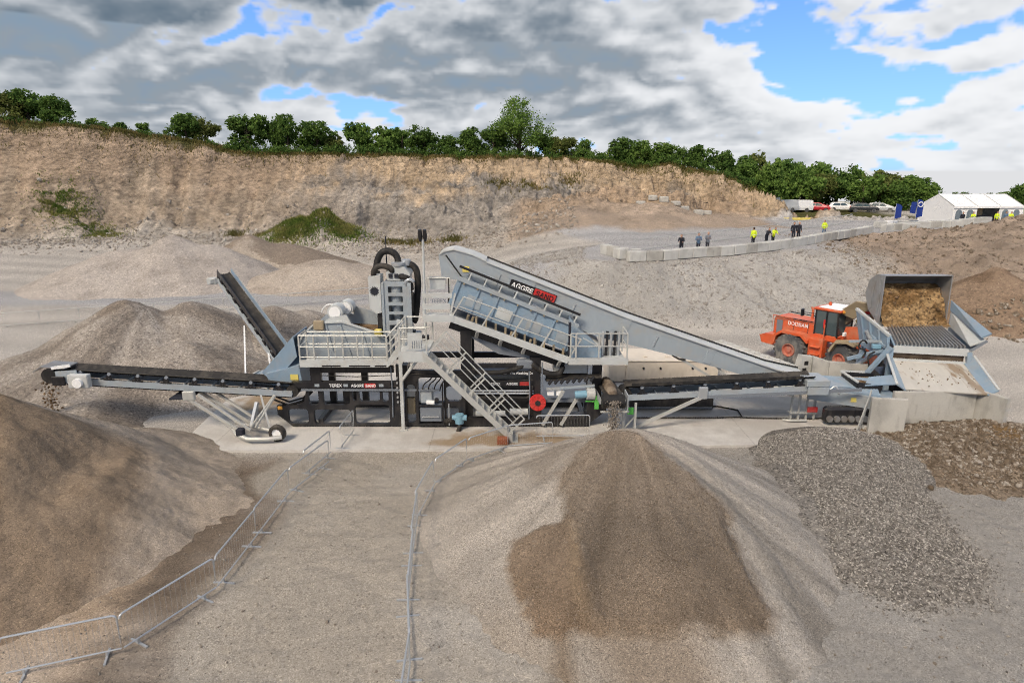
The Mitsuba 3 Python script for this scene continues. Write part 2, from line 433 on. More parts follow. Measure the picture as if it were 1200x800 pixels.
def ground(X, Y, fine=True):
    X, Y = np.broadcast_arrays(np.asarray(X, float), np.asarray(Y, float))
    z = map_coordinates(MACRO, [(np.clip(Y, -60, 199) + 60) / 0.5, (np.clip(X, -199, 199) + 200) / 0.5], order=1)
    warp = (nfbm(P3(X, Y, 0.16), 4, 2) - 0.5)
    gully = 1 - 2 * np.abs(nfbm(P3(X + 6 * warp, Y * 0.18, 0.22), 3, 8) - 0.5)
    gully2 = 1 - 2 * np.abs(nfbm(P3(X + 3 * warp, Y * 0.12, 0.75), 3, 18) - 0.5)
    fy = np.interp(X, CX, FY) + 5.0 * warp - 2.2 * (gully - 0.6)
    cy = np.interp(X, CX, CY) + 2.5 * (nfbm(P3(X, 0 * Y, 0.35), 4, 4) - 0.5)
    hc = np.interp(X, CX, HC) + 0.5 * (nfbm(P3(X, Y, 0.3), 3, 6) - 0.5)
    t = (Y - fy) / np.maximum(cy - fy, 2)
    tt = np.clip(t, 0, 1)
    prof = np.interp(tt, [0, .2, .45, .62, .8, .9, 1], [0, .10, .33, .52, .76, .88, 1.0])
    on = np.clip(t * 4, 0, 1) * np.clip((1.02 - t) * 9, 0, 1)
    led = nfbm(np.stack([X * 0.09, Y * 0.09, tt * 7], -1), 3, 33) - 0.5
    ledge = np.abs(2 * nfbm(np.stack([X * 0.22 + 2 * warp, Y * 0.1, tt * 9 + X * 0.03], -1), 3, 35) - 1) * 2
    cl = z * (1 - prof) + hc * prof + on * (1.3 * (gully - 0.62) + (0.8 - 0.5 * np.clip((-20 - X) / 20, 0, 1)) * (gully2 - 0.6) + 1.6 * led + 0.9 * (ledge - 0.5))
    st = 1.5 + 0.5 * warp
    lv = cl / st + 2.2 * (nfbm(P3(X, Y * 0.5, 0.07), 3, 37) - 0.5) + 0.5 * (nfbm(P3(X, Y, 0.6), 2, 38) - 0.5)
    fr = lv - np.floor(lv)
    ter = (np.clip((fr - 0.62) / 0.3, 0, 1) - fr) * st
    patch = np.clip(3.2 * (nfbm(P3(X, Y, 0.09), 3, 39) - 0.42), 0, 1) * np.clip((X + 62) / 20, 0.25, 1)
    cl = cl + 0.75 * ter * on * patch
    z = np.where(t > 0, np.maximum(cl, np.where(t < 1, z, hc)), z)
    # an overgrown hump of old spoil at the foot of the cliff
    z = z + 4.2 * np.exp(-(((X + 27.5 + 0.35 * (Y - 92)) / 6.5) ** 2 + ((Y - 92.5) / 4.0) ** 2)) * (0.75 + 0.8 * (nfbm(P3(X, Y, 0.35), 3, 53) - 0.3))
    # a haul bench of tipped spoil that leans on the right part of the cliff
    bench = np.clip(1.15 - np.abs(X - 16) / 17, 0, 1) * np.clip((Y - 76) / 9, 0, 1) * np.clip((98 - Y) / 8, 0, 1)
    z = z + bench * (2.1 + 2.6 * (nfbm(P3(X, Y, 0.25), 3, 12) - 0.42))
    v = np.clip((Y - 128) / 800, 0, 1)                      # beyond the quarry the land falls into a wide valley
    z = z - 128 * np.sqrt(v) * (1 - 0.5 * (1 - v) ** 4)
    if fine:
        far = np.clip((Y - 36) / 20, 0, 1)
        slope = np.clip((z - 0.1) / 0.8, 0, 1) * np.clip((3.75 - z) / 0.5, 0, 1) * (Y < 66)
        z = z + slope * (0.6 * (nfbm(P3(X + 0.3 * Y, Y * 0.35, 0.42), 3, 49) - 0.5) - 0.35 * np.abs(nfbm(P3(X, Y * 0.3, 1.0), 2, 50) - 0.5))
        z = z + (0.05 + 0.10 * far + 0.25 * slope) * (nfbm(P3(X, Y, 0.6), 4, 40) - 0.5)
        z = z + (0.035 + 0.12 * slope + 0.6 * on) * (nfbm(P3(X, Y, 2.6), 3, 41) - 0.5) + 0.9 * on * (nfbm(P3(X, Y, 0.9), 3, 46) - 0.5)
        rb = np.clip((X - 31) / 4, 0, 1) * np.clip((76 - Y) / 4, 0, 1) * np.clip((z - 0.4), 0, 1)
        z = z + rb * (1.7 * (nfbm(P3(X + 4 * warp, Y * 0.5, 0.3), 4, 47) - 0.5) + 0.9 * (nfbm(P3(X, Y, 1.1), 3, 48) - 0.5))
        # wheel and boot marks in the loose gravel
        z = z + np.clip((26 - Y) / 2, 0, 1) * (0.045 * (nfbm(P3(X, Y, 6.0), 2, 44) - 0.5) + 0.085 * (nfbm(P3(X, Y * 1.9, 2.1), 2, 45) - 0.5))
    return z


def steps(segs):
    out = [segs[0][0]]
    for a, b, d0, d1 in segs:
        x = a
        while x < b - 1e-6:
            x = min(b, x + d0 + (d1 - d0) * (x - a) / (b - a))
            out.append(x)
    return np.array(out)


def grid_mesh(xs, ys, z):
    X, Y = np.meshgrid(xs, ys)
    v = np.stack([X, Y, z], -1).reshape(-1, 3)
    i, j = np.meshgrid(np.arange(len(ys) - 1), np.arange(len(xs) - 1), indexing='ij')
    a = (i * len(xs) + j).ravel()
    w = len(xs)
    f = np.vstack([np.stack([a, a + 1, a + w + 1], 1), np.stack([a, a + w + 1, a + w], 1)])
    return v, f


# colours of the ground, by world position, in a map of 0.25 m (zones warped by noise)
def zone(mask, soft):
    return np.clip(0.5 + mask / soft, 0, 1)[..., None]


CMX, CMY = np.arange(-130, 120.01, 0.25), np.arange(4, 150.01, 0.25)
_X, _Y = np.meshgrid(CMX, CMY)
_Z = ground(_X, _Y, False)
_w1, _w2, _w3 = nfbm(P3(_X, _Y, 0.12), 4, 60) - 0.5, nfbm(P3(_X, _Y, 0.5), 4, 61) - 0.5, nfbm(P3(_X, _Y, 1.6), 3, 62) - 0.5
PALE, SAND, BROWN, STONE, ROAD = (np.array(c) for c in ((0.40, 0.375, 0.345), (0.295, 0.266, 0.228), (0.20, 0.145, 0.095), (0.29, 0.28, 0.265), (0.30, 0.297, 0.30)))
_c = PALE * (1 + 0.25 * _w1[..., None] + 0.2 * _w2[..., None])
# pale tracks pressed by wheels, along the floor
_tr = 0.5 + 0.5 * np.sin((_Y * 0.55 + 0.10 * _X + 2.2 * _w1) * 2.2)
_c = _c * (0.87 + 0.18 * _tr[..., None])
near = zone(25.2 - _Y + 2 * _w1, 2.0)
_c = _c * (1 - near) + near * SAND * (1 + 0.22 * _w1[..., None] + 0.14 * _w2[..., None])
wetl = zone(-8.6 - _X - 0.9 * np.sin(_Y * 0.6) + 2.6 * _w2 + 0.6 * (_Y - 17) * (_Y < 17) * -0.45, 0.7) * zone(23.8 - _Y + _w2, 0.8)
_c = _c * (1 - wetl) + wetl * np.array((0.150, 0.120, 0.094)) * (1 + 0.8 * _w2[..., None])
muddy = zone(-10.2 - _X + 3 * _w2, 1.0) * zone(17.5 - _Y, 1.0)
_c = _c * (1 - muddy) + muddy * (np.array((0.30, 0.235, 0.175)) * (1 + 0.9 * _w2[..., None]))
gr = zone(_X - 4.0 - 0.12 * (25 - _Y) + 2 * _w1, 2.5) * near
_c = _c * (1 - gr) + gr * np.array((0.25, 0.236, 0.218)) * (1 + 0.3 * _w2[..., None])
brn = zone(1.7 - np.abs(_X - 3.1 + _w2), 0.9) * zone(13.6 - _Y + 0.8 * _w2, 0.8) * zone(_Y - 10.6, 1)
brn = np.maximum(brn, zone(0.3 - np.abs(_X - 1.15 + 0.4 * _w2), 0.5) * zone(13.6 - _Y, 0.8))
_c = _c * (1 - 0.75 * brn) + 0.75 * brn * np.array((0.185, 0.148, 0.112))
# stone face of the ramp's bank, the road on it
bank = zone((_Z - 0.25) + 0.8 * _w2, 0.8) * zone(67 - _Y + 0 * _X, 1) * zone(30 - _X, 6)
_c = _c * (1 - bank) + bank * STONE * (1.10 + 0.5 * _w1[..., None] + 0.35 * _w2[..., None] + 0.2 * _w3[..., None])
road = zone(_Z - 3.72 + 0.25 * _w2, 0.2) * zone(92 - _Y - 4 * _w1, 2)
road = np.maximum(road, zone(3.2 - np.abs(_Y - (57.5 + 0.0 * _X)) + 1.4 * _w2, 1.4) * zone(4 - _X, 3) * zone(_X + 75, 20))
_c = _c * (1 - road) + road * ROAD * (1 + 0.2 * _w1[..., None] + 0.14 * _tr[..., None])
bs = zone(_X - 32 + 6 * _w1 + 0.35 * (46 - _Y) * (_Y < 46), 4) * zone(73.5 - _Y, 1) * zone(_Z - 0.5, 0.8)
_c = _c * (1 - bs) + bs * np.array((0.265, 0.212, 0.17)) * (1 + 0.7 * _w2[..., None] + 0.6 * _w1[..., None] + 0.4 * _w3[..., None])
# the cliff: grey shale low down, tan and orange clay above, dark topsoil and grass at the rim
_fy, _cy = np.interp(_X, CX, FY), np.interp(_X, CX, CY)
_t = (_Y - _fy + 4 * _w1) / (_cy - _fy)
hgt = (_Z - 0.5) / np.maximum(np.interp(_X, CX, HC), 1)
cl = zone(_t - 0.0, 0.16) * zone(46 - _X, 3)
left = np.clip((-22 - _X) / 20, 0, 1)[..., None]
tan = np.array((0.345, 0.268, 0.188)) * (1 - left) + np.array((0.29, 0.226, 0.17)) * left
shale = np.array((0.25, 0.228, 0.205)) * (1 - left) + np.array((0.29, 0.238, 0.187)) * left
up = np.clip(((hgt + 0.7 * _w1 + 0.5 * _w2) - (0.60 - 0.32 * np.clip((_X - 8) / 10, 0, 1) - 0.15 * left[..., 0])) / 0.22, 0, 1)[..., None]
face = shale * (1 - up) + tan * up
strat = nfbm(np.stack([_X * 0.06, _Y * 0.06, _Z * 1.3], -1), 4, 77) - 0.5
streak = nfbm(np.stack([_X * 0.9 + 3 * _w1, _Y * 0.06, _Z * 0.10], -1), 3, 78) - 0.5
face = face * (0.92 + 0.7 * strat[..., None] + 0.55 * _w3[..., None] + 0.45 * _w2[..., None] + 0.35 * streak[..., None])
_c = _c * (1 - cl) + cl * face
scree = zone(_t + 0.55, 0.4) * zone(0.12 - _t, 0.2) * zone(4 - _X, 5)
_c = _c * (1 - 0.6 * scree) + 0.6 * scree * np.array((0.30, 0.27, 0.235)) * (1 + 1.2 * _w2[..., None] + 0.6 * _w3[..., None])
rim = zone(_Y - _cy + 0.2 + 2.0 * _w2, 0.8) * zone(60 - _X, 6)
_c = _c * (1 - rim) + rim * np.array((0.075, 0.075, 0.032)) * (1 + 0.9 * _w2[..., None])
ben = zone(17 - np.abs(_X - 17) + 3 * _w2, 3) * zone(97 - _Y, 3) * zone(_Y - 76.5 - 0.2 * np.abs(_X - 16) + 2 * _w2, 1.5)
_c = _c * (1 - ben * 0.8) + ben * 0.8 * np.array((0.285, 0.215, 0.155)) * (1 + 0.7 * _w2[..., None])
lawn = zone(_Y - 121 + 3 * _w1, 3)
_c = _c * (1 - lawn) + lawn * np.array((0.40, 0.395, 0.34)) * (1 + 0.4 * _w2[..., None])
rock = zone(1.6 - np.abs(_X - 15 + 4 * _w2) * 0.5, 1) * zone(4 - np.abs(_Y - 92), 2)
_c = np.clip(_c, 0.02, 0.7)
GROUND_MAP = ColourMap(-130, 4, 0.25, _c)
soil('soil_ground', lambda p, n: GROUND_MAP.at(p), f=34.0, contrast=0.75, bump=0.010, rocky=True)

gxs = steps([(-1500, -220, 300, 60), (-220, -60, 12, 0.7), (-60, -20, 0.5, 0.16), (-20, 30, 0.13, 0.13), (30, 70, 0.18, 0.5), (70, 220, 0.8, 12), (220, 1500, 60, 300)])
gys = steps([(-600, -20, 200, 5), (-20, 10, 4, 0.12), (10, 34, 0.12, 0.13), (34, 62, 0.15, 0.26), (62, 120, 0.26, 0.4), (120, 220, 1.0, 12), (220, 3500, 60, 400)])
_gx, _gy = np.meshgrid(gxs, gys)
put('ground', grid_mesh(gxs, gys, ground(_gx, _gy)), 'soil_ground', smooth=True, kind='structure', label='dusty floor of the quarry rising to the cliff and the upper road')

# concrete pad under the plant
PAD = [(-13.8, 24.38), (-3.5, 24.5), (14.6, 25.1), (19.5, 25.6), (21.5, 28.5), (21.5, 33.5), (4, 36.0), (-14.4, 34.2)]
pad = trimesh.creation.extrude_polygon(Polygon(PAD), 0.42, engine='earcut')
pad.apply_translation([0, 0, -0.42])
PADMUD = [(-0.3, 25.6, 2.6, 0.9), (-2.2, 25.2, 1.5, 0.5), (1.8, 25.5, 1.4, 0.7), (17.5, 27.2, 2.0, 0.8), (-12.2, 30.5, 1.6, 2.0), (13.6, 25.3, 1.6, 0.35)]


def pad_fn(p, n, uv):
    a = fbm(p.x * 0.35, p.y * 0.35, 0, 4)
    b = fbm(p.x * 2.2, p.y * 2.2, 3, 4)
    g = noise(p.x * 30, p.y * 30, 0)
    c = mix((0.52, 0.505, 0.48), (0.43, 0.41, 0.385), smoothstep(0.4, 0.7, 0.6 * a + 0.4 * b))
    m = mi.Float(0)
    for x, y, rx, ry in PADMUD:
        r = dr.sqrt(dr.square((p.x - x) / rx) + dr.square((p.y - y) / ry))
        m = dr.maximum(m, smoothstep(1.15, 0.45, r + 1.1 * (b - 0.5)))
    c = mix(c, (0.27, 0.195, 0.12), 0.85 * m)
    joint = dr.minimum(dr.abs(p.x - 4.5 * dr.round(p.x / 4.5) - 1.1), 1.0)
    return c * (0.94 + 0.12 * g) * (1 - 0.25 * smoothstep(0.03, 0.0, joint))


mat('pad_concrete', {'type': 'diffuse', 'reflectance': proc(pad_fn)})
put('concrete_pad', pad, 'pad_concrete', kind='structure', label='pale concrete slab that carries the washing plant')
# ------------------------------------------------------------------ heaps
def heap_mesh(x0, x1, y0, y1, res, zf, drop=0.6):
    xs, ys = np.arange(x0, x1, res), np.arange(y0, y1, res)
    X, Y = np.meshgrid(xs, ys)
    z = zf(X, Y)
    g = ground(X, Y, False)
    v, f = grid_mesh(xs, ys, np.maximum(z, g - drop))
    keep = (z > g - drop).ravel()[f].any(1)
    m = trimesh.Trimesh(v, f[keep], process=False)
    m.remove_unreferenced_vertices()
    return m


def cone(X, Y, cx, cy, h, slope, round_=0.4, sx=1.0, sy=1.0, rot=0.0):
    a, b = X - cx, Y - cy
    c, s = math.cos(rot), math.sin(rot)
    u, w = (a * c + b * s) / sx, (-a * s + b * c) / sy
    return h + slope * round_ - slope * np.sqrt(u * u + w * w + round_ * round_)


def smax(a, b, k):
    h = np.clip(0.5 + 0.5 * (a - b) / k, 0, 1)
    return b * (1 - h) + a * h + k * h * (1 - h)


def rills(X, Y, cx, cy, seed, n=9.0):
    r = np.hypot(X - cx, Y - cy)
    th = np.arctan2(Y - cy, X - cx)
    return (nfbm(np.stack([np.cos(th) * n * 0.5, np.sin(th) * n * 0.5, r * 0.10], -1), 3, seed) - 0.5) * np.clip(r / 3, 0, 1)


STONE_IC = trimesh.creation.icosphere(subdivisions=0)
STONE_I1 = trimesh.creation.icosphere(subdivisions=1)


def stones(pts, sizes, rng, base=STONE_IC, flatten=0.7):
    """many stones as one mesh"""
    n = len(pts)
    v0, f0 = np.array(base.vertices), np.array(base.faces)
    k = len(v0)
    q = rng.normal(size=(n, 4)); q /= np.linalg.norm(q, axis=1, keepdims=True)
    w, x, y, z = q.T
    R = np.stack([1 - 2 * (y * y + z * z), 2 * (x * y - z * w), 2 * (x * z + y * w), 2 * (x * y + z * w), 1 - 2 * (x * x + z * z), 2 * (y * z - x * w), 2 * (x * z - y * w), 2 * (y * z + x * w), 1 - 2 * (x * x + y * y)], -1).reshape(n, 3, 3)
    sc = np.stack([rng.uniform(0.75, 1.25, n), rng.uniform(0.6, 1.0, n), rng.uniform(0.45, 0.8, n)], -1) * np.asarray(sizes)[:, None]
    vv = v0[None] * (1 + rng.uniform(-0.22, 0.22, (n, k, 1)))
    vv = np.einsum('nij,nkj->nki', R, vv * sc[:, None, :]) + np.asarray(pts)[:, None, :]
    ff = f0[None] + (np.arange(n) * k)[:, None, None]
    return vv.reshape(-1, 3), ff.reshape(-1, 3)


def stone_mat(key, cs, f=9.0):
    def fn(p, n, uv):
        g = grain(p, f)
        h = noise(p.x * f * 0.6, p.y * f * 0.6, p.z * f * 0.6)
        c = mix(cs[0], cs[1], smoothstep(0.25, 0.75, h))
        return mix(c, cs[2], smoothstep(0.62, 0.95, g)) * (0.8 + 0.4 * noise(p.x * 30, p.y * 30, p.z * 30))
    mat(key, {'type': 'diffuse', 'reflectance': proc(fn)})


stone_mat('stone_grey', ((0.095, 0.088, 0.081), (0.225, 0.21, 0.195), (0.47, 0.445, 0.415)), 20)
stone_mat('stone_tan', ((0.12, 0.092, 0.066), (0.20, 0.162, 0.125), (0.33, 0.295, 0.255)), 7)
stone_mat('stone_fan', ((0.12, 0.092, 0.066), (0.18, 0.145, 0.112), (0.27, 0.235, 0.20)), 21)
stone_mat('stone_fine', ((0.17, 0.145, 0.122), (0.25, 0.222, 0.19), (0.34, 0.31, 0.275)), 21)


# --- the gravel heap in the middle of the foreground
from scipy.spatial import cKDTree


def inside(poly, X, Y):
    """signed distance into a polygon (m)"""
    pg = Polygon(poly)
    ring = np.array(pg.exterior.segmentize(0.12).coords)
    dist = cKDTree(ring).query(np.stack([X.ravel(), Y.ravel()], -1))[0].reshape(X.shape)
    return np.where(contains_xy(pg, X, Y), dist, -dist)


# runs of fresh wet gravel down its front, in metres
FAN_A = [(3.36, 20.9), (4.16, 20.6), (5.23, 19.23), (6.08, 18.27), (6.42, 17.4), (6.3, 15.8), (6.53, 14.02), (6.21, 13.44), (5.06, 13.08), (3.62, 12.96), (2.73, 13.07), (1.87, 13.51), (1.7, 15.85), (1.46, 17.5), (1.56, 19.06), (2.63, 20.7)]
FAN_B = [(1.75, 17.12), (.91, 17.14), (.12, 16.73), (-.07, 15.78), (.16, 14.69), (.52, 13.47), (1.13, 13.22), (2.3, 13.39), (2.2, 14.64), (2.0, 16.02)]
FAN_C = [(1.05, 13.5), (1.4, 13.5), (1.35, 10.5), (.9, 10.5)]
FAN_D = [(1.93, 13.4), (4.61, 13.2), (4.3, 10.5), (2.3, 10.5)]
RUN_E = [(4.83, 19.97), (6.08, 18.27), (7.04, 15.69), (7.32, 13.3), (8.3, 12.6), (7.86, 15.93), (6.89, 18.23)]
RUN_L = [(1.0, 19.0), (1.57, 20.02), (2.66, 20.89), (1.81, 21.6), (.1, 20.7)]


def z_central(X, Y, fine=True):
    X = np.where(X > 5.5, 5.5 + (X - 5.5) * 1.22, X)
    c1 = cone(X, np.where(Y > 20.9, 20.9 + (Y - 20.9) * 2.0, Y), 4.1, 20.9, 2.35, 0.335, 0.6, 0.92, 1.06)
    c2 = cone(X, Y, 4.25, 24.3, 0.42, 0.42, 0.5)
    z = smax(c1, c2, 0.3)
    z = smax(z, cone(X, Y, 3.8, 16.5, 0.9, 0.24, 1.0), 0.35)
    z = z + 0.42 * rills(X, Y, 4.1, 21.2, 71, 10) + 0.10 * (nfbm(P3(X, Y, 0.8), 3, 5) - 0.5)
    if fine:
        w = 0.5 * (nfbm(P3(X, Y, 1.6), 3, 19) - 0.5)
        for poly, h in ((FAN_A, 0.16), (FAN_B, 0.10), (RUN_E, 0.08)):
            z = z + h * np.clip((inside(poly, X, Y) + w) / 0.3 + 0.3, 0, 1) * np.clip(z / 0.25, 0, 1)
    return z + 0.045 * (nfbm(P3(X, Y, 5), 3, 6) - 0.5)


hx = np.arange(-5, 12, 0.05); hy = np.arange(9, 27, 0.05)
_X, _Y = np.meshgrid(hx, hy)
_w, _v = nfbm(P3(_X, _Y, 0.9), 4, 14) - 0.5, nfbm(P3(_X, _Y, 3.5), 3, 15) - 0.5
_r = rills(_X, _Y, 4.1, 21.2, 71, 10)
_r2 = rills(_X, _Y, 4.1, 21.2, 72, 26)
_a = np.array((0.300, 0.272, 0.240)) * (1 + 0.22 * _w[..., None] + 0.7 * _r[..., None] + 0.7 * _r2[..., None])
_side = np.clip((_X - 5.0) / 1.6, 0, 1)[..., None]
_a = _a * (1 - 0.6 * _side) + 0.6 * _side * np.array((0.255, 0.24, 0.222)) * (1 + 1.5 * _r2[..., None])
_toe = np.clip((15.5 - _Y + 1.5 * _w) / 2.0, 0, 1)[..., None] * np.clip((3.0 - _X + 2 * _w) / 2.0, 0, 1)[..., None]
_a = _a * (1 - 0.5 * _toe) + 0.5 * _toe * np.array((0.24, 0.20, 0.158))


def lay(a, poly, col, soft, k=1.0, jag=0.5):
    m = k * np.clip((inside(poly, _X, _Y) + jag * _w + 0.25 * _v) / soft + 0.5, 0, 1)[..., None]
    return a * (1 - m) + m * col


_wet = np.array((0.138, 0.113, 0.090)) * (1 + 0.55 * _w[..., None] + 0.8 * _r2[..., None]) * (1 + 0.55 * np.clip((_Y - 16.5) / 4, 0, 1)[..., None]) * (1 + np.array((0.05, 0.0, -0.06)) * np.clip((16.5 - _Y) / 3, 0, 1)[..., None])
_a = lay(_a, RUN_L, np.array((0.20, 0.172, 0.145)), 0.6, 0.8)
_a = lay(_a, RUN_E, np.array((0.185, 0.17, 0.152)) * (1 + 0.9 * _r2[..., None]), 0.35, 0.75)
_a = lay(_a, FAN_C, np.array((0.16, 0.122, 0.088)), 0.5, 0.8)
_a = lay(_a, FAN_D, np.array((0.195, 0.155, 0.118)), 0.9, 0.75)
_a = lay(_a, FAN_B, _wet * np.array((1.14, 1.06, 0.98)), 0.22, 0.95, 0.6)
_a = lay(_a, FAN_A, _wet, 0.38, 0.96, 0.8)
_seam = np.exp(-((_X - 1.72 - 0.06 * np.sin(_Y * 2)) / 0.16) ** 2)[..., None] * np.clip((_Y - 13.3) * 1.2, 0, 1)[..., None] * np.clip((17.6 - _Y) * 0.8, 0, 1)[..., None]
_a = _a * (1 - 0.5 * _seam) + 0.5 * _seam * np.array((0.23, 0.175, 0.12))
CENTRAL_MAP = ColourMap(-5, 9, 0.05, np.clip(_a, 0.03, 0.6))
soil('soil_central', lambda p, n: CENTRAL_MAP.at(p), f=42, contrast=0.95, bump=0.010)
hp = thing('gravel_heap', 'broad gravel heap in the middle foreground with a dark wet fan down its front', 'gravel heap')
put('slope', heap_mesh(-4.5, 11.5, 9.5, 26.5, 0.07, z_central), 'soil_central', hp, smooth=True)
rng = np.random.default_rng(5)
n = 34000
px, py = rng.uniform(-3, 9.5, n), rng.uniform(11, 25, n)
pz = z_central(px, py)
_in = np.maximum(inside(FAN_A, px, py), inside(FAN_B, px, py))
ok = (pz > ground(px, py, False)) & (rng.random(n) < np.where(_in > -0.05, 1.0, 0.25))
wet_ = ok & (_in > 0)
put('wet_pebbles', stones(np.stack([px, py, pz + 0.004], -1)[wet_], rng.uniform(0.010, 0.024, wet_.sum()), rng, STONE_IC), 'stone_fan', hp, kind='stuff')
dry_ = ok & ~wet_
put('dry_pebbles', stones(np.stack([px, py, pz + 0.003], -1)[dry_], rng.uniform(0.008, 0.022, dry_.sum()), rng, STONE_IC), 'stone_fine', hp, kind='stuff')


# --- dark coarse aggregate on the right
DARK = [(8.2, 20.6), (9.3, 22.9), (11.5, 24.4), (13.6, 25.0), (14.5, 24.9), (14.8, 23.2), (14.6, 20.86), (14.2, 18.1), (13.7, 15.9), (12.6, 14.9), (10.4, 14.5), (9.5, 15.4), (8.7, 16.8), (8.1, 18.1)]


def z_dark(X, Y):
    d = inside(DARK, X, Y) + 0.7 * (nfbm(P3(X, Y, 0.7), 3, 13) - 0.5)
    k = np.interp(Y, [14, 17, 20, 23, 25], [0.10, 0.16, 0.24, 0.36, 0.42])
    z = ground(X, Y, False) - 0.03 + np.where(d > 0, k * 2.4 * (1 - np.exp(-np.maximum(d, 0) / 1.15)), 0.12 * d)
    z = smax(z, cone(X, Y, 13.3, 24.1, 0.92, 0.36, 0.4, 1.1, 1.0), 0.25)
    return z + 0.12 * np.clip(d, 0, 1) * (nfbm(P3(X, Y, 1.1), 3, 15) - 0.5) + 0.05 * (nfbm(P3(X, Y, 7), 2, 16) - 0.5) * (d > -0.2)


def dark_c(p, n):
    a = fbm(p.x * 0.8, p.y * 0.8, 0, 3)
    return mix((0.135, 0.125, 0.115), (0.20, 0.187, 0.172), a)


soil('soil_dark', dark_c, f=15, contrast=1.2, bump=0.04)
hp = thing('aggregate_heap', 'low spread heap of coarse dark grey stone on the right, beside the sandy heap', 'stone heap')
put('slope', heap_mesh(6, 17, 12, 26.5, 0.08, z_dark, 0.10), 'soil_dark', hp, smooth=True)
n = 75000
px, py = rng.uniform(6.5, 17, n), rng.uniform(12, 25.6, n)
pz = z_dark(px, py); g = ground(px, py, True)
_d = inside(DARK, px, py) + 0.9 * (nfbm(P3(px, py, 0.7), 3, 13) - 0.5)
_d = np.where((pz - g > 0.12) & (px > 8), np.maximum(_d, 0.4), _d)
ok = (rng.random(n) < np.clip(0.55 + _d * 1.2, 0.02, 1) * np.where(_d < 0, np.exp(_d * 0.9), 1)) & (z_central(px, py, False) < g + 0.05)
put('stones', stones(np.stack([px, py, np.maximum(pz, g) + 0.010], -1)[ok], rng.uniform(0.014, 0.038, ok.sum()), rng, STONE_IC), 'stone_grey', hp, kind='stuff')


# --- reject cobbles below the chute
def z_cobble(X, Y):
    z = cone(X, Y, 19.9, 25.1, 0.72, 0.20, 0.7, 1.25, 1.0)
    z = smax(z, cone(X, Y, 17.4, 24.4, 0.5, 0.22, 0.6, 1.0, 1.0), 0.3)
    z = np.where(Y > 26.6, -3, z)
    return z - 0.05 + 0.22 * (nfbm(P3(X, Y, 1.3), 3, 25) - 0.5)


def cob_c(p, n):
    a = fbm(p.x * 1.1, p.y * 1.1, 0, 3)
    r = dr.exp(-dr.square((p.x - 20.4) / 1.0) - dr.square((p.y - 24.9) / 1.2))
    return mix(mix((0.13, 0.10, 0.075), (0.21, 0.17, 0.13), a), (0.16, 0.10, 0.045), 0.85 * r)


soil('soil_cobble', cob_c, f=16, contrast=1.0, bump=0.03)
hp = thing('cobble_heap', 'brown heap of rounded cobbles at the foot of the concrete retaining wall', 'stone heap')
put('slope', heap_mesh(12, 27, 16, 26.7, 0.12, z_cobble, 0.12), 'soil_cobble', hp, smooth=True)
n = 17000
px, py = rng.uniform(13.2, 25, n), rng.uniform(17.5, 26.3, n)
pz = z_cobble(px, py); g = ground(px, py, True)
ok = rng.random(n) < np.clip(0.05 + (pz - g) / 0.35, 0.0, 1) * (1 - 0.75 * np.exp(-((px - 20.4) / 0.8) ** 2 - ((py - 25) / 0.9) ** 2))
S = np.exp(rng.normal(-3.25, 0.45, ok.sum())).clip(0.018, 0.12)
put('cobble', stones(np.stack([px, py, np.maximum(pz, g) + 0.02], -1)[ok], S, rng, STONE_I1), 'stone_tan', hp, smooth=True, kind='stuff')
n = 34
bx_, by_ = rng.uniform(14.0, 20.5, n), rng.uniform(21.2, 25.9, n)
for i in range(n):
    z = max(float(z_cobble(bx_[i:i + 1], by_[i:i + 1])[0]), float(ground(bx_[i:i + 1], by_[i:i + 1])[0]))
    s = rng.uniform(0.09, 0.17)
    put('cobble', stones(np.array([[bx_[i], by_[i], z + s * 0.35]]), [s], rng, STONE_I1), 'stone_tan', hp, smooth=True)


# --- the big dark sand heap at the left edge
def z_left(X, Y):
    z = cone(X, Y, -17.3, 18.9, 4.45, 0.68, 0.6, 1.0, 1.0)
    z = smax(z, cone(X, Y, -16.6, 20.8, 2.4, 0.56, 0.6), 0.3)
    z = smax(z, cone(X, Y, -14.6, 22.0, 1.15, 0.42, 0.5, 1.5, 0.8, -0.45), 0.3)
    z = smax(z, cone(X, Y, -12.4, 20.6, 0.75, 0.36, 0.5, 1.1, 0.9, -0.5), 0.3)
    z = smax(z, cone(X, Y, -15.0, 24.1, 1.0, 0.40, 0.35, 1.6, 0.8, -0.4), 0.12)
    # a bite dug from its front
    bite = np.clip(1.1 - np.hypot((X + 13.8) / 1.0, (Y - 18.5) / 2.6), 0, 1)
    z = z - 0.55 * bite
    return z + 0.30 * rills(X, Y, -17.3, 18.9, 81, 12) + 0.30 * (nfbm(P3(X, Y, 0.7), 3, 82) - 0.5) + 0.09 * (nfbm(P3(X, Y, 3.5), 3, 83) - 0.5)


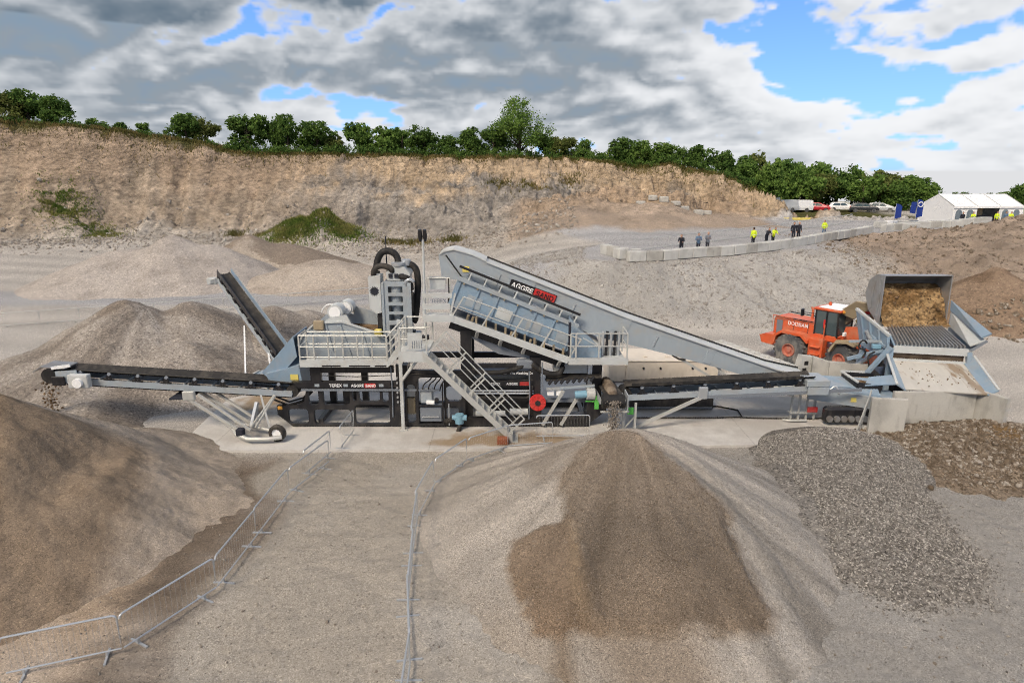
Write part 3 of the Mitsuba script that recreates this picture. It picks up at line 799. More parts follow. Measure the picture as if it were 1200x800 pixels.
hx = np.arange(-26, -6, 0.1); hy = np.arange(10, 29, 0.1)
_X, _Y = np.meshgrid(hx, hy)
_w, _v = nfbm(P3(_X, _Y, 0.55), 4, 84) - 0.5, nfbm(P3(_X, _Y, 2.2), 3, 85) - 0.5
_k = np.clip((-11.3 - 0.26 * (_Y - 17) - _X + 1.8 * _w) / 0.9 + 0.5, 0, 1)[..., None]
_far = np.clip((_Y - 20.6 - 0.12 * (_X + 14) + 1.2 * _w) / 0.8, 0, 1)[..., None]
_a = np.array((0.30, 0.252, 0.205)) * (1 + 0.6 * _v[..., None]) * (1 - _k) + _k * np.array((0.205, 0.158, 0.116)) * (1 + 0.5 * _v[..., None])
_a = _a * (1 - _far) + _far * (np.array((0.28, 0.238, 0.197)) * (1 + 0.5 * _v[..., None]))
_br = np.clip((-13.9 - _X) / 0.8 - (_Y - 16.0) / 1.4, 0, 1)[..., None] * 0.6
_a = _a * (1 - _br) + _br * np.array((0.235, 0.165, 0.095))
LEFT_MAP = ColourMap(-26, 10, 0.1, np.clip(_a, 0.03, 0.6))
soil('soil_left', lambda p, n: LEFT_MAP.at(p), f=36, contrast=0.7, bump=0.012)
hp = thing('sand_heap', 'large dark brown damp sand heap filling the left edge in the foreground', 'sand heap')
put('slope', heap_mesh(-25, -7, 11, 28, 0.085, z_left), 'soil_left', hp, smooth=True)


# --- the grey stockpile under the two stacking conveyors
def z_mid(X, Y):
    z = cone(X, Y, -22.6, 37.0, 3.75, 0.58, 0.35)
    z = smax(z, cone(X, Y, -19.6, 38.6, 3.35, 0.55, 0.5), 0.25)
    z = smax(z, cone(X, Y, -18.0, 34.0, 1.9, 0.40, 0.7), 0.4)
    z = smax(z, cone(X, Y, -22.5, 31.5, 1.35, 0.33, 0.9), 0.4)
    z = smax(z, cone(X, Y, -26.0, 34.0, 1.4, 0.33, 0.9), 0.4)
    z = smax(z, cone(X, Y, -19.8, 27.6, 0.75, 0.30, 0.8), 0.3)
    return z + 0.4 * rills(X, Y, -21.5, 37.4, 91, 11) + 0.25 * (nfbm(P3(X, Y, 0.9), 4, 92) - 0.5) + 0.09 * (nfbm(P3(X, Y, 4), 3, 93) - 0.5)


def mid_c(p, n):
    a = fbm(p.x * 0.45, p.y * 0.45, p.z * 0.45, 4)
    th = dr.atan2(p.y - 37.4, p.x + 21.5)
    b = fbm(dr.cos(th) * 6, dr.sin(th) * 6, 0.3, 3)
    c = mix((0.175, 0.152, 0.132), (0.30, 0.27, 0.24), smoothstep(0.35, 0.65, 0.5 * a + 0.5 * b))
    pk = smoothstep(1.5, 0.6, dr.sqrt(dr.square(p.x + 22.9) + dr.square(p.y - 36.6)))
    return mix(c, (0.135, 0.105, 0.08), 0.55 * pk)


soil('soil_mid', mid_c, f=13, contrast=0.9, bump=0.035)
hp = thing('sand_heap', 'grey brown stockpile with a pointed dark peak behind the long left conveyor', 'sand heap')
put('slope', heap_mesh(-36, -9.5, 25.2, 46, 0.14, z_mid), 'soil_mid', hp, smooth=True)


def z_mid2(X, Y):
    z = smax(cone(X, Y, -15.2, 40.3, 2.75, 0.56, 0.4), cone(X, Y, -13.6, 41.6, 2.2, 0.52, 0.5), 0.3)
    return z + 0.3 * rills(X, Y, -15, 40.5, 95, 10) + 0.2 * (nfbm(P3(X, Y, 1.1), 4, 96) - 0.5)


hp = thing('sand_heap', 'small brown sand heap under the raised head of the steep left conveyor', 'sand heap')
put('slope', heap_mesh(-22, -7, 34, 48, 0.16, z_mid2), 'soil_mid', hp, smooth=True)


# --- heaps at the back
def back_c(base, dark):
    def f(p, n):
        a = fbm(p.x * 0.5, p.y * 0.5, p.z * 0.9, 4)
        return mix(dark, base, smoothstep(0.25, 0.6, a))
    return f


soil('soil_back', back_c((0.37, 0.335, 0.305), (0.29, 0.26, 0.235)), f=8, contrast=0.5, bump=0.05)
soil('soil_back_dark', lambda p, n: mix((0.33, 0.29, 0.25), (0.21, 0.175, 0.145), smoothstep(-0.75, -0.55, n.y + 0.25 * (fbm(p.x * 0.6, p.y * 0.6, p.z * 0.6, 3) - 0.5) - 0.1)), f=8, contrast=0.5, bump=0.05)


def z_b1(X, Y):
    z = cone(X, Y, -34.6, 66.5, 4.7, 0.58, 0.5)
    z = smax(z, cone(X, Y, -39.5, 66, 3.3, 0.42, 1.2), 0.8)
    z = smax(z, cone(X, Y, -31.5, 67.5, 3.6, 0.50, 0.9), 0.6)
    return z + 0.5 * rills(X, Y, -35.5, 66.5, 101, 10) + 0.3 * (nfbm(P3(X, Y, 0.6), 3, 102) - 0.5)


hp = thing('gravel_heap', 'wide pale gravel heap at the back left below the cliff', 'gravel heap')
put('slope', heap_mesh(-52, -20, 55, 78, 0.28, z_b1), 'soil_back', hp, smooth=True)


def z_b2(X, Y):
    z = smax(cone(X, Y, -30.0, 74.5, 4.0, 0.72, 0.4, 1.3, 1.0), cone(X, Y, -26.5, 75.5, 2.9, 0.5, 0.8, 1.5, 1), 0.5)
    cut = 1.9 * (Y - 70.6 + 0.6 * (nfbm(P3(X, 0 * Y, 0.7), 3, 3) - 0.5))      # the face a loader has dug
    return np.minimum(z, cut) + 0.2 * (nfbm(P3(X, Y, 0.8), 3, 103) - 0.5)


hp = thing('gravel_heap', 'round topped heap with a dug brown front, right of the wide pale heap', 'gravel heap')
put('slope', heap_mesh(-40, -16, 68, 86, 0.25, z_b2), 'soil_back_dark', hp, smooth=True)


def z_b3(X, Y):
    z = smax(cone(X, Y, -18.8, 64.8, 2.5, 0.40, 0.8, 1.3, 0.85), cone(X, Y, -15.2, 66, 1.8, 0.38, 0.8, 1.2, .85), 0.5)
    return z + 0.35 * rills(X, Y, -18, 65, 104, 9) + 0.3 * (nfbm(P3(X, Y, 0.7), 3, 105) - 0.5)


soil('soil_back_tan', back_c((0.37, 0.325, 0.28), (0.29, 0.25, 0.215)), f=8, contrast=0.5, bump=0.05)
hp = thing('sand_heap', 'low tan heap on the floor behind the cyclone tower', 'sand heap')
put('slope', heap_mesh(-31, -5, 57, 74, 0.28, z_b3), 'soil_back_tan', hp, smooth=True)


def z_spoil(X, Y):
    z = smax(cone(X, Y, 36.4, 48.2, 3.9, 0.62, 0.5), cone(X, Y, 42.0, 48.0, 3.4, 0.55, 0.9), 0.4)
    return z + 0.4 * rills(X, Y, 38, 48.5, 106, 10) + 0.35 * (nfbm(P3(X, Y, 0.8), 4, 107) - 0.5)


soil('soil_spoil', back_c((0.225, 0.165, 0.12), (0.145, 0.10, 0.068)), f=9, contrast=0.6, bump=0.05)
hp = thing('spoil_heap', 'dark brown heap of dug soil at the right edge behind the hopper', 'soil heap')
put('slope', heap_mesh(27, 54, 37, 58, 0.2, z_spoil), 'soil_spoil', hp, smooth=True)
n = 500
px, py = rng.uniform(29, 44, n), rng.uniform(39.5, 45, n)
pz = z_spoil(px, py); g = ground(px, py, True); ok = pz > g - 0.5
put('stone', stones(np.stack([px, py, np.maximum(pz, g) + 0.03], -1)[ok], np.exp(rng.normal(-2.1, 0.5, ok.sum())).clip(0.05, 0.4), rng, STONE_IC), 'stone_tan', hp, kind='stuff')

n = 5000
px, py = rng.uniform(30, 62, n), rng.uniform(44, 74, n)
g = ground(px, py)
ok = (g > 0.4) & (g > z_spoil(px, py))
put('spoil_stones', stones(np.stack([px, py, g + 0.02], -1)[ok], np.exp(rng.normal(-2.6, 0.5, ok.sum())).clip(0.04, 0.4), rng, STONE_IC), 'stone_tan', kind='stuff', label='stones and clods lying over the brown bank at the right', cat='stones')
# loose stone on the ramp's bank and at the foot of the cliff
n = 15000
px, py = rng.uniform(-3, 34, n), rng.uniform(44.5, 66, n)
g = ground(px, py)
ok = (g > 0.0) & (g < 3.75)
scene_stones = stones(np.stack([px, py, g + 0.02], -1)[ok], np.exp(rng.normal(-2.95, 0.45, ok.sum())).clip(0.03, 0.3), rng, STONE_IC)
stone_mat('stone_bank', ((0.22, 0.20, 0.18), (0.30, 0.28, 0.26), (0.48, 0.46, 0.43)), 4)
put('bank_stones', scene_stones, 'stone_bank', kind='stuff', label='loose grey stone lying all over the bank below the upper road', cat='stones')
n = 5000
px = rng.uniform(-85, 8, n); py = np.interp(px, CX, FY) + rng.normal(-3, 4.0, n)
g = ground(px, py)
stone_mat('stone_scree', ((0.22, 0.19, 0.16), (0.30, 0.27, 0.24), (0.42, 0.40, 0.37)), 2)
put('scree', stones(np.stack([px, py, g + 0.05], -1), np.exp(rng.normal(-2.1, 0.5, n)).clip(0.06, 0.6), rng, STONE_IC), 'stone_scree', kind='stuff', label='rubble and fallen rocks scattered along the foot of the cliff', cat='rocks')
n = 2600
px, py = rng.uniform(-16, 16, n), rng.uniform(10, 24.3, n)
put('loose_stones', stones(np.stack([px, py, ground(px, py) + 0.008], -1), np.exp(rng.normal(-3.7, 0.35, n)).clip(0.012, 0.07), rng, STONE_IC), 'stone_fine', kind='stuff', label='pebbles strewn over the sandy ground in the foreground', cat='stones')
# ------------------------------------------------------------------ the washing plant
G, BG, PALEP, GV, ZN, BK, RB = 'paint_grey', 'paint_blue_grey', 'paint_pale', 'galvanised', 'zinc', 'black_paint', 'rubber'


def lettering(s, height, o, ex, ez, depth=0.012, bold=True):
    """text starting at o, running along ex, upright along ez"""
    m = text_mesh(s, height, depth, bold)
    v = np.array(m.vertices)
    ex, ez = unit(ex), unit(ez)
    n = np.cross(ex, ez)
    return trimesh.Trimesh(np.asarray(o, float) + v[:, :1] * ex + v[:, 1:2] * ez + v[:, 2:3] * n, m.faces, process=False)


def rail_run(parent, p, q, h=1.05, posts=4, mid=(0.55,), r=0.028, name='handrail', material=GV, lean=None, ends=True):
    """a handrail along the edge p-q: posts, top rail, knee rail"""
    p, q = np.asarray(p, float), np.asarray(q, float)
    up = np.array([0, 0, 1.0]) if lean is None else unit(lean)
    hr = put(name, MB().tube([p + up * h, q + up * h], r, 6), material, parent, smooth=40)
    for k in mid:
        put('knee_rail', MB().tube([p + up * h * k, q + up * h * k], r * 0.85, 6), material, parent, smooth=40)
    for i in range(posts):
        b = p + (q - p) * (i / (posts - 1))
        put('post', MB().bar(b, b + up * h, 0.06, 0.06), material, parent)
    return hr


wp = thing('washing_plant', 'grey and black stone washing plant with stairs, cyclone tower and inclined screen on the slab', 'washing plant')


def side_plate(y0, y1):
    out = Polygon([(-10.36, 1.0), (-10.36, 0.58), (-9.72, 0.02), (3.42, 0.02), (3.42, 0.42), (-2.05, 0.42), (-2.05, 2.0), (-1.55, 2.62), (-1.9, 2.62), (-4.55, 2.62), (-4.55, 2.86), (-5.05, 2.86), (-5.05, 2.1), (-8.32, 2.1), (-8.32, 2.86), (-8.78, 2.86), (-8.78, 2.1), (-9.62, 2.1), (-9.62, 1.82), (-9.0, 1.82), (-9.15, 1.15), (-9.5, 1.0)])
    wins = [(-9.9, 0.16, -9.0, 0.84), (-8.76, 0.14, -7.12, 0.82), (-6.94, 0.14, -5.4, 1.04), (-8.95, 1.02, -8.5, 1.78), (-8.3, 1.02, -7.12, 1.78), (-6.72, 1.18, -5.8, 1.78), (-7.0, 1.2, -6.82, 1.78), (-5.7, 1.18, -5.42, 1.78), (-4.62, 0.2, -4.24, 1.98), (-4.1, 0.2, -2.98, 2.3), (-2.9, 0.3, -2.35, 0.95), (-2.9, 1.2, -2.2, 1.9)]
    for a, b, c, d in wins:
        r = min(0.16, (c - a) * 0.4, (d - b) * 0.4)
        out = out.difference(sbox(a + r, b + r, c - r, d - r).buffer(r, quad_segs=4))
    return MB().prism(out, y0, y1)


ch = put('chassis_side', side_plate(26.9, 27.1), BK, wp)
m = MB().box(-4.95, -4.62, 26.86, 26.9, 0.4, 2.5)
put('rib', m, BK, ch)
m = MB().box(-9.9, 3.42, 29.3, 29.5, 0.05, 0.3)
for x in (-8.55, -7.0, -5.0): m.box(x - 0.15, x + 0.15, 29.3, 29.5, 0.3, 2.6)
ch2 = put('rear_frame', m, BK, wp)
for x in (-8.55, -5.0, -2.2, 0.4, 3.2):
    put('cross_member', MB().box(x - 0.1, x + 0.1, 27.1, 29.3, 0.1, 0.3), BK, wp)
for x in (-8.55, -4.8):
    put('cross_member', MB().box(x - 0.1, x + 0.1, 27.1, 29.3, 2.4, 2.6), BK, wp)
# the name strip along the frame
st = put('name_strip', MB().box(-9.55, -5.3, 26.84, 26.9, 1.83, 2.08), BK, wp, label='black strip with small white and red lettering along the frame')
put('lettering', lettering('TEREX', 0.13, (-7.98, 26.835, 1.89), (1, 0, 0), (0, 0, 1)), 'white_paint', st)
put('lettering', lettering('AGGRE', 0.12, (-7.02, 26.835, 1.89), (1, 0, 0), (0, 0, 1)), 'white_paint', st)
rp = put('red_panel', MB().box(-6.42, -5.95, 26.825, 26.84, 1.86, 2.05), 'red_paint', st)
put('lettering', lettering('SAND', 0.12, (-6.39, 26.82, 1.89), (1, 0, 0), (0, 0, 1)), 'white_paint', st)
for x in (-8.5, -7.25, -5.7):
    put('clip', MB().box(x - 0.1, x + 0.1, 26.83, 26.84, 1.9, 2.02), G, st)
m = MB()
m.box(-8.4, -5.15, 26.95, 27.05, 2.5, 2.82)
put('upper_beam', m, BK, wp)
put('upper_beam', MB().box(-8.9, -4.6, 29.2, 29.3, 2.45, 2.8), BK, wp)
put('cable_tray', MB().box(-9.2, -3.2, 26.78, 26.86, 1.72, 1.79), 'grey_cloth', wp)
lp = put('side_lamp', MB().rbox(-10.32, -10.12, 26.85, 26.9, 0.82, 0.98, 0.02), 'lamp_glass', wp)
m = MB().box(-7.55, -6.95, 27.4, 27.9, 1.0, 1.55)
put('valve_box', m, BK, wp)

# walkway on the left
wk = put('walkway', MB().box(-9.05, -5.3, 26.5, 27.55, 2.92, 2.99).box(-9.05, -5.3, 26.46, 26.5, 2.9, 3.22), PALEP, wp)
rail_run(wk, (-9.02, 26.5, 3.2), (-5.32, 26.5, 3.2), 1.08, 7, (0.12, 0.55))
rail_run(wk, (-9.02, 27.5, 3.0), (-5.32, 27.5, 3.0), 1.2, 4)
rail_run(wk, (-9.02, 26.5, 3.2), (-9.02, 27.5, 3.2), 1.08, 2)
for x in (-8.2, -6.9, -5.7):
    put('bracket', MB().bar((x, 26.6, 2.92), (x, 27.3, 2.62), 0.08), BK, wk)
for a, b in ((-8.1, -7.3), (-6.95, -6.05), (-5.85, -5.35)):
    put('slot', MB().box(a, b, 26.455, 26.46, 2.92, 2.985), 'dark_void', wk)
# steps from it to the middle platform
sh = put('short_stair', MB().plate([(-5.3, 26.45, 2.9), (-4.6, 26.45, 3.6), (-4.6, 26.45, 3.95), (-5.3, 26.45, 3.25)], 0.04), PALEP, wp)
put('stringer', MB().plate([(-5.3, 27.3, 2.9), (-4.6, 27.3, 3.6), (-4.6, 27.3, 3.95), (-5.3, 27.3, 3.25)], 0.04), PALEP, sh)
for i in range(4):
    put('tread', MB().box(-5.28 + i * 0.17, -5.08 + i * 0.17, 26.47, 27.28, 3.08 + i * 0.19, 3.11 + i * 0.19), GV, sh)
for y in (26.45, 27.3):
    rail_run(sh, (-5.3, y, 3.2), (-4.6, y, 3.95), 1.0, 2, (0.33, 0.66))
# middle platform, its post and brace
mp = put('platform', MB().box(-4.6, -3.42, 25.25, 27.4, 3.72, 3.86).box(-4.6, -3.42, 25.21, 25.25, 3.5, 3.95), PALEP, wp)
m = MB().box(-4.2, -3.62, 25.19, 25.22, 4.02, 4.72)
put('gate', m, PALEP, mp)
for i in range(5):
    put('bar', MB().box(-4.02 + 0.09 * i, -4.0 + 0.09 * i, 25.17, 25.19, 4.08, 4.4), 'grey_cloth', mp)
rail_run(mp, (-4.52, 25.25, 3.9), (-3.45, 25.25, 3.9), 1.0, 2)
rail_run(mp, (-4.55, 25.25, 3.9), (-4.55, 26.4, 3.9), 1.0, 2)
rail_run(mp, (-4.55, 27.38, 3.9), (-3.45, 27.38, 3.9), 1.0, 2)
put('prop_post', MB().box(-4.84, -4.7, 26.5, 26.64, 0.01, 4.95), PALEP, wp)
put('prop_foot', MB().box(-4.95, -4.59, 26.39, 26.75, 0.0, 0.035), PALEP, wp)
put('prop_brace', MB().bar((-4.72, 26.5, 2.3), (-3.7, 25.8, 3.7), 0.1), PALEP, wp)
put('prop_brace', MB().bar((-4.72, 26.55, 2.3), (-3.7, 27.2, 3.7), 0.09), PALEP, wp)
# main stair
S0, S1 = np.array([-3.62, 0, 3.82]), np.array([0.02, 0, 0.14])
sd = unit(S1 - S0); sn = np.array([-sd[2], 0, sd[0]]) * -1
sn = np.array([0.707, 0, 0.707]) if True else sn
stair = None
for y in (25.2, 26.0):
    a, b = S0 + [0, y, 0], S1 + [0, y, 0]
    w = np.array([0, 0, 0.17])
    pl = MB().plate([a + w, a - w, b - w * 1.05, b + w * 0.9], 0.045)
    k = put('stair_stringer', pl, GV, wp)
    stair = stair or k
for i in range(15):
    c = S0 + (S1 - S0) * ((i + 0.6) / 15)
    put('tread', MB().box(c[0] - 0.12, c[0] + 0.12, 25.23, 25.97, c[2] - 0.015, c[2] + 0.015), GV, stair)
for y in (25.2, 26.0):
    p, q = S0 + [0.25, y, 0.1], S1 + [-0.15, y, 0.25]
    rail_run(stair, p, q, 0.92, 5, (0.5,), lean=(0.70, 0, 0.71), r=0.025)
put('stair_foot', MB().box(-0.3, 0.25, 25.15, 26.05, 0.0, 0.03), GV, wp)

# dewatering screen body behind the left walkway
body = Polygon([(-9.55, 2.55), (-9.55, 3.45), (-9.3, 3.95), (-8.7, 4.5), (-7.5, 4.55), (-6.0, 4.05), (-5.55, 3.7), (-5.55, 2.55)])
dw = put('dewatering_screen', MB().prism(body, 27.95, 28.03).prism(body, 29.6, 29.68).box(-9.5, -5.6, 28.03, 29.6, 2.6, 3.3), G, wp)
m = MB()
e = list(body.exterior.coords)
for a, b in zip(e[1:7], e[2:7]):
    m.bar((a[0], 27.93, a[1]), (b[0], 27.93, b[1]), 0.14, 0.07)
put('flange', m, PALEP, dw)
for x, z0, z1, dx in ((-8.9, 2.6, 4.2, 0.0), (-7.9, 2.6, 4.5, 0.35), (-7.1, 2.6, 4.4, 0.5), (-6.3, 2.6, 4.1, 0.35)):
    put('rib', MB().bar((x, 27.92, z0), (x - dx, 27.92, z1), 0.07, 0.07), G, dw)
put('mud_bed', MB().plate([(-8.6, 28.05, 4.05), (-5.7, 28.05, 3.85), (-5.7, 29.6, 3.95), (-8.6, 29.6, 4.15)], 0.06), 'mud', dw, label='wet brown sand in the trough')
put('rear_wall', MB().plate([(-7.4, 29.62, 4.5), (-5.5, 29.62, 3.9), (-5.5, 29.62, 4.35), (-7.4, 29.62, 4.95)], 0.05), G, dw)
for x, y in ((-7.85, 28.1), (-7.6, 29.0)):
    v = put('vibrator', MB().cyl((x, y, 4.93), (x, y + 0.62, 4.93), 0.34, 18), PALEP, dw, smooth=40)
    put('cover', MB().cyl((x, y - 0.05, 4.93), (x, y, 4.93), 0.26, 18), 'white_paint', v, smooth=40)
m = MB(); m.tube(arc((-8.15, 28.6, 4.78), 0.42, 0.4, 3.0, 9, (1, 0, 0), (0, 0, 1)), 0.035, 6)
put('guard_hoop', m, 'white_paint', dw, smooth=True)
put('bracket', MB().plate([(-8.4, 27.98, 4.5), (-7.1, 27.98, 4.4), (-7.3, 27.98, 4.85), (-8.0, 27.98, 4.75)], 0.06), PALEP, dw)
put('junction_box', MB().rbox(-8.75, -8.3, 27.75, 27.95, 4.2, 4.62), 'tan_part', wp)
put('junction_box', MB().rbox(-6.05, -5.75, 27.6, 27.9, 3.95, 4.25), 'yellow_paint', wp)
# discharge chute on the left end
put('chute', MB().plate([(-9.55, 27.4, 4.0), (-9.45, 27.4, 3.1), (-10.55, 27.4, 1.9), (-11.05, 27.4, 2.35)], 0.05).plate([(-9.55, 29.3, 4.0), (-9.45, 29.3, 3.1), (-10.55, 29.3, 1.9), (-11.05, 29.3, 2.35)], 0.05).plate([(-9.55, 27.4, 4.0), (-11.05, 27.4, 2.35), (-11.05, 29.3, 2.35), (-9.55, 29.3, 4.0)], 0.05), BG, wp)
hb = put('hopper_box', MB().prism([(-10.85, 2.35), (-9.35, 2.75), (-9.2, 1.6), (-10.3, 1.25)], 27.2, 29.2), BG, wp)
put('label_plate', MB().box(-9.75, -9.4, 27.16, 27.19, 2.1, 2.35), 'yellow_paint', hb)
for z in (2.0, 1.75):
    m = MB(); m.tube([(-11.4, 27.1, z + .15), (-10.6, 27.05, z + .1), (-9.4, 27.0, z), (-5.0, 26.85, z - .1)], 0.025, 5)
    put('cable', m, RB, wp, smooth=True)
m = MB()
for i, (z, d) in enumerate(((1.05, 0), (0.98, 0.12), (1.12, 0.2))):
    m.tube([(-10.5, 27.0 + d, z + .2), (-9.9, 27.0 + d, z - .05), (-9.3, 27.1 + d, z + .1), (-8.9, 27.3 + d, z + .5)], 0.04, 6)
put('hose_bundle', m, RB, wp, smooth=True)

# cyclone tower
tp = sbox(-5.64, 3.9, -4.56, 6.35)
for z in (4.15, 4.62, 5.02, 5.44, 5.86):
    tp = tp.difference(sbox(-5.4, z, -4.8, z + 0.24).buffer(0.02))
tw = put('cyclone_tower', MB().prism(tp, 27.92, 28.0).prism(tp, 29.2, 29.28).box(-5.62, -5.54, 28.0, 29.2, 3.9, 6.3).box(-4.66, -4.58, 28.0, 29.2, 3.9, 6.3), G, wp)
put('side_flange', MB().box(-4.56, -4.40, 27.86, 27.93, 3.5, 6.3).box(-5.70, -5.6, 27.86, 27.93, 3.9, 6.3), G, tw)
put('leg', MB().box(-5.95, -5.72, 28.0, 28.25, 2.6, 5.1), BK, tw)
put('leg', MB().box(-4.55, -4.32, 28.1, 28.35, 2.6, 4.1), BK, tw)
for x, y in ((-5.1, 28.35), (-5.1, 28.9)):
    cy = put('cyclone', MB().tube([(x, y, 4.05), (x, y, 5.4), (x, y, 5.9), (x, y, 6.3)], [0.09, 0.3, 0.32, 0.32], 14), G, tw, smooth=40)
hd = put('top_box', MB().prism([(-5.45, 6.36), (-5.5, 6.7), (-5.2, 7.02), (-4.7, 6.95), (-4.45, 6.65), (-4.55, 6.36)], 28.1, 29.1), PALEP, tw)
for x in (-5.3, -5.05, -4.8):
    put('bolt_plate', MB().box(x - 0.08, x + 0.08, 28.04, 28.1, 6.48, 6.66), 'dark_cloth', hd)
put('flange', MB().cyl((-5.0, 28.3, 7.0), (-5.0, 28.3, 7.12), 0.3, 14).cyl((-4.7, 28.7, 6.95), (-4.7, 28.7, 7.2), 0.22, 14), ZN, hd, smooth=40)
pn = put('side_panel', MB().prism([(-6.24, 5.15), (-6.24, 6.55), (-5.72, 6.62), (-5.72, 4.98), (-5.95, 4.92)], 27.85, 28.6), PALEP, tw)
star = []
for i in range(32):
    r = 0.23 if i % 2 == 0 else 0.15
    star.append((-5.99 + r * math.cos(i * PI / 16), 5.93 + r * math.sin(i * PI / 16)))
put('star_emblem', MB().prism(star, 27.835, 27.85), 'dark_cloth', pn)


def hose(pts, r, name='hose'):
    pts = np.asarray(pts, float)
    t = np.linspace(0, len(pts) - 1, (len(pts) - 1) * 6 + 1)
    from scipy.interpolate import CubicSpline
    m = MB(); m.tube(CubicSpline(range(len(pts)), pts)(t), r, 10)
    return m


put('slurry_hose', hose([(-5.98, 28.7, 6.4), (-6.0, 28.7, 7.0), (-5.72, 28.7, 7.52), (-5.25, 28.7, 7.5), (-5.05, 28.6, 7.05)], 0.15), RB, tw, smooth=True)
put('slurry_hose', hose([(-6.02, 28.15, 6.45), (-6.02, 28.1, 6.75), (-5.8, 28.1, 6.98), (-5.4, 28.1, 6.95), (-5.25, 28.15, 6.75)], 0.13), RB, tw, smooth=True)
put('slurry_hose', hose([(-4.75, 28.7, 7.0), (-4.45, 28.7, 6.95), (-4.22, 28.65, 6.6), (-4.22, 28.6, 5.8), (-4.3, 28.5, 4.9), (-4.42, 28.45, 4.45)], 0.15), RB, tw, smooth=True)
put('slurry_hose', hose([(-4.9, 28.05, 6.55), (-4.6, 28.0, 6.5), (-4.42, 28.0, 6.2), (-4.42, 28.0, 5.4), (-4.42, 28.0, 4.6)], 0.12), RB, tw, smooth=True)
put('elbow', hose([(-4.62, 28.0, 6.15), (-4.6, 27.95, 6.35), (-4.45, 27.95, 6.42), (-4.3, 28.0, 6.3)], 0.09), ZN, tw, smooth=True)
put('pump_box', MB().rbox(-4.6, -4.1, 27.9, 28.6, 3.2, 4.0), G, tw)
ae = put('aerial', MB().cyl((-5.6, 28.9, 6.4), (-5.6, 28.9, 8.2), 0.025, 6), 'dark_cloth', tw)
ms = put('lamp_mast', MB().tube([(-3.78, 27.5, 3.9), (-3.78, 27.5, 4.2), (-3.76, 27.5, 8.2)], [0.09, 0.06, 0.05], 10), PALEP, wp, smooth=40)
for dx in (-0.1, 0.1):
    put('lamp', MB().tube([(-3.76 + dx, 27.5, 8.12), (-3.76 + dx, 27.45, 8.3), (-3.76 + dx, 27.4, 8.62)], [0.05, 0.1, 0.08], 8), BK, ms, smooth=40)
put('collar', MB().cyl((-3.78, 27.5, 3.87), (-3.78, 27.5, 4.05), 0.16, 10), BK, ms)

# upper platform at the head of the screen
up_ = put('upper_platform', MB().box(-3.75, -2.55, 26.7, 28.0, 4.86, 4.95), PALEP, wp)
for z0, z1, x1 in ((4.84, 5.14, -2.45), (5.38, 5.62, -2.6), (5.86, 6.06, -2.5)):
    kp = put('kick_panel', MB().box(-3.72, x1, 26.64, 26.69, z0, z1), PALEP, up_)
put('lettering', lettering('TEREX', 0.15, (-3.4, 26.635, 5.67), (1, 0, 0), (0, 0, 1)), 'grey_cloth', kp)
put('post', MB().box(-3.76, -3.69, 26.69, 26.76, 4.9, 6.1), PALEP, up_)
put('post', MB().bar((-2.62, 26.72, 5.05), (-2.38, 26.72, 6.05), 0.08), PALEP, up_)
put('panel', MB().box(-3.6, -2.9, 27.95, 28.0, 6.0, 6.55), PALEP, up_)
rail_run(up_, (-3.7, 27.9, 5.0), (-2.7, 27.9, 5.0), 1.5, 2)

# inclined screen
U0, U1 = np.array([-2.78, 0, 5.42]), np.array([2.42, 0, 3.30])          # lower edge of its side
du = unit(U1 - U0); dn = np.array([-du[2], 0, du[0]])
hs = 1.18


def on_side(a, b, y):
    """point a of the way down the screen, b above its lower edge"""
    p = U0 + (U1 - U0) * a + dn * b
    return np.array([p[0], y, p[2]])


sc = put('screen_box', MB().plate([on_side(0, 0, 27.55), on_side(1, 0, 27.55), on_side(1, hs, 27.55), on_side(0, hs, 27.55)], 0.06).plate([on_side(0, 0, 29.3), on_side(1, 0, 29.3), on_side(1, hs, 29.3), on_side(0, hs, 29.3)], 0.06)
         .plate([on_side(0, .3, 27.58), on_side(1, .3, 27.58), on_side(1, .3, 29.27), on_side(0, .3, 29.27)], 0.08).plate([on_side(0.01, 0, 27.6), on_side(0.01, hs, 27.6), on_side(0.01, hs, 29.27), on_side(0.01, 0, 29.27)], 0.06), BG, wp)
fl = put('top_flange', MB().bar(on_side(0, hs + 0.06, 27.52), on_side(1.0, hs + 0.06, 27.52), 0.24, 0.16), G, sc)
for i in range(7):
    a = 0.03 + 0.157 * i
    put('side_rib', MB().bar(on_side(a, 0.02, 27.49), on_side(a, hs - 0.02, 27.49), 0.08, 0.06), BG, sc)
for i in range(8):
    a = 0.08 + 0.125 * i
    put('spray_bracket', MB().bar(on_side(a, hs + 0.14, 27.5), on_side(a + 0.005, hs + 0.52, 27.5), 0.06, 0.06), PALEP, sc)
    put('spray_bar', MB().cyl(on_side(a, hs + 0.3, 27.5), on_side(a, hs + 0.3, 29.2), 0.05, 8), BK, sc)
put('spray_frame', MB().bar(on_side(-0.02, hs + 0.56, 27.5), on_side(0.98, hs + 0.56, 27.5), 0.1, 0.1), BK, sc)
for i in range(4):
    a = 0.12 + 0.25 * i
    put('door_plate', MB().plate([on_side(a, 0.25, 27.5), on_side(a + 0.12, 0.25, 27.5), on_side(a + 0.12, 0.75, 27.5), on_side(a, 0.75, 27.5)], 0.03), G if i != 1 else PALEP, sc)
for i in range(9):
    a = 0.06 + 0.11 * i
    put('clamp', MB().bar(on_side(a, hs - 0.1, 27.44), on_side(a, hs - 0.02, 27.44), 0.08, 0.06), 'tan_part', sc)
for a in (0.2, 0.56, 0.72):
    for d in (-0.02, 0.02):
        put('spring', MB().cyl(on_side(a + d, -0.32, 27.42), on_side(a + d, -0.06, 27.42), 0.06, 9), 'tan_part', sc, smooth=40)
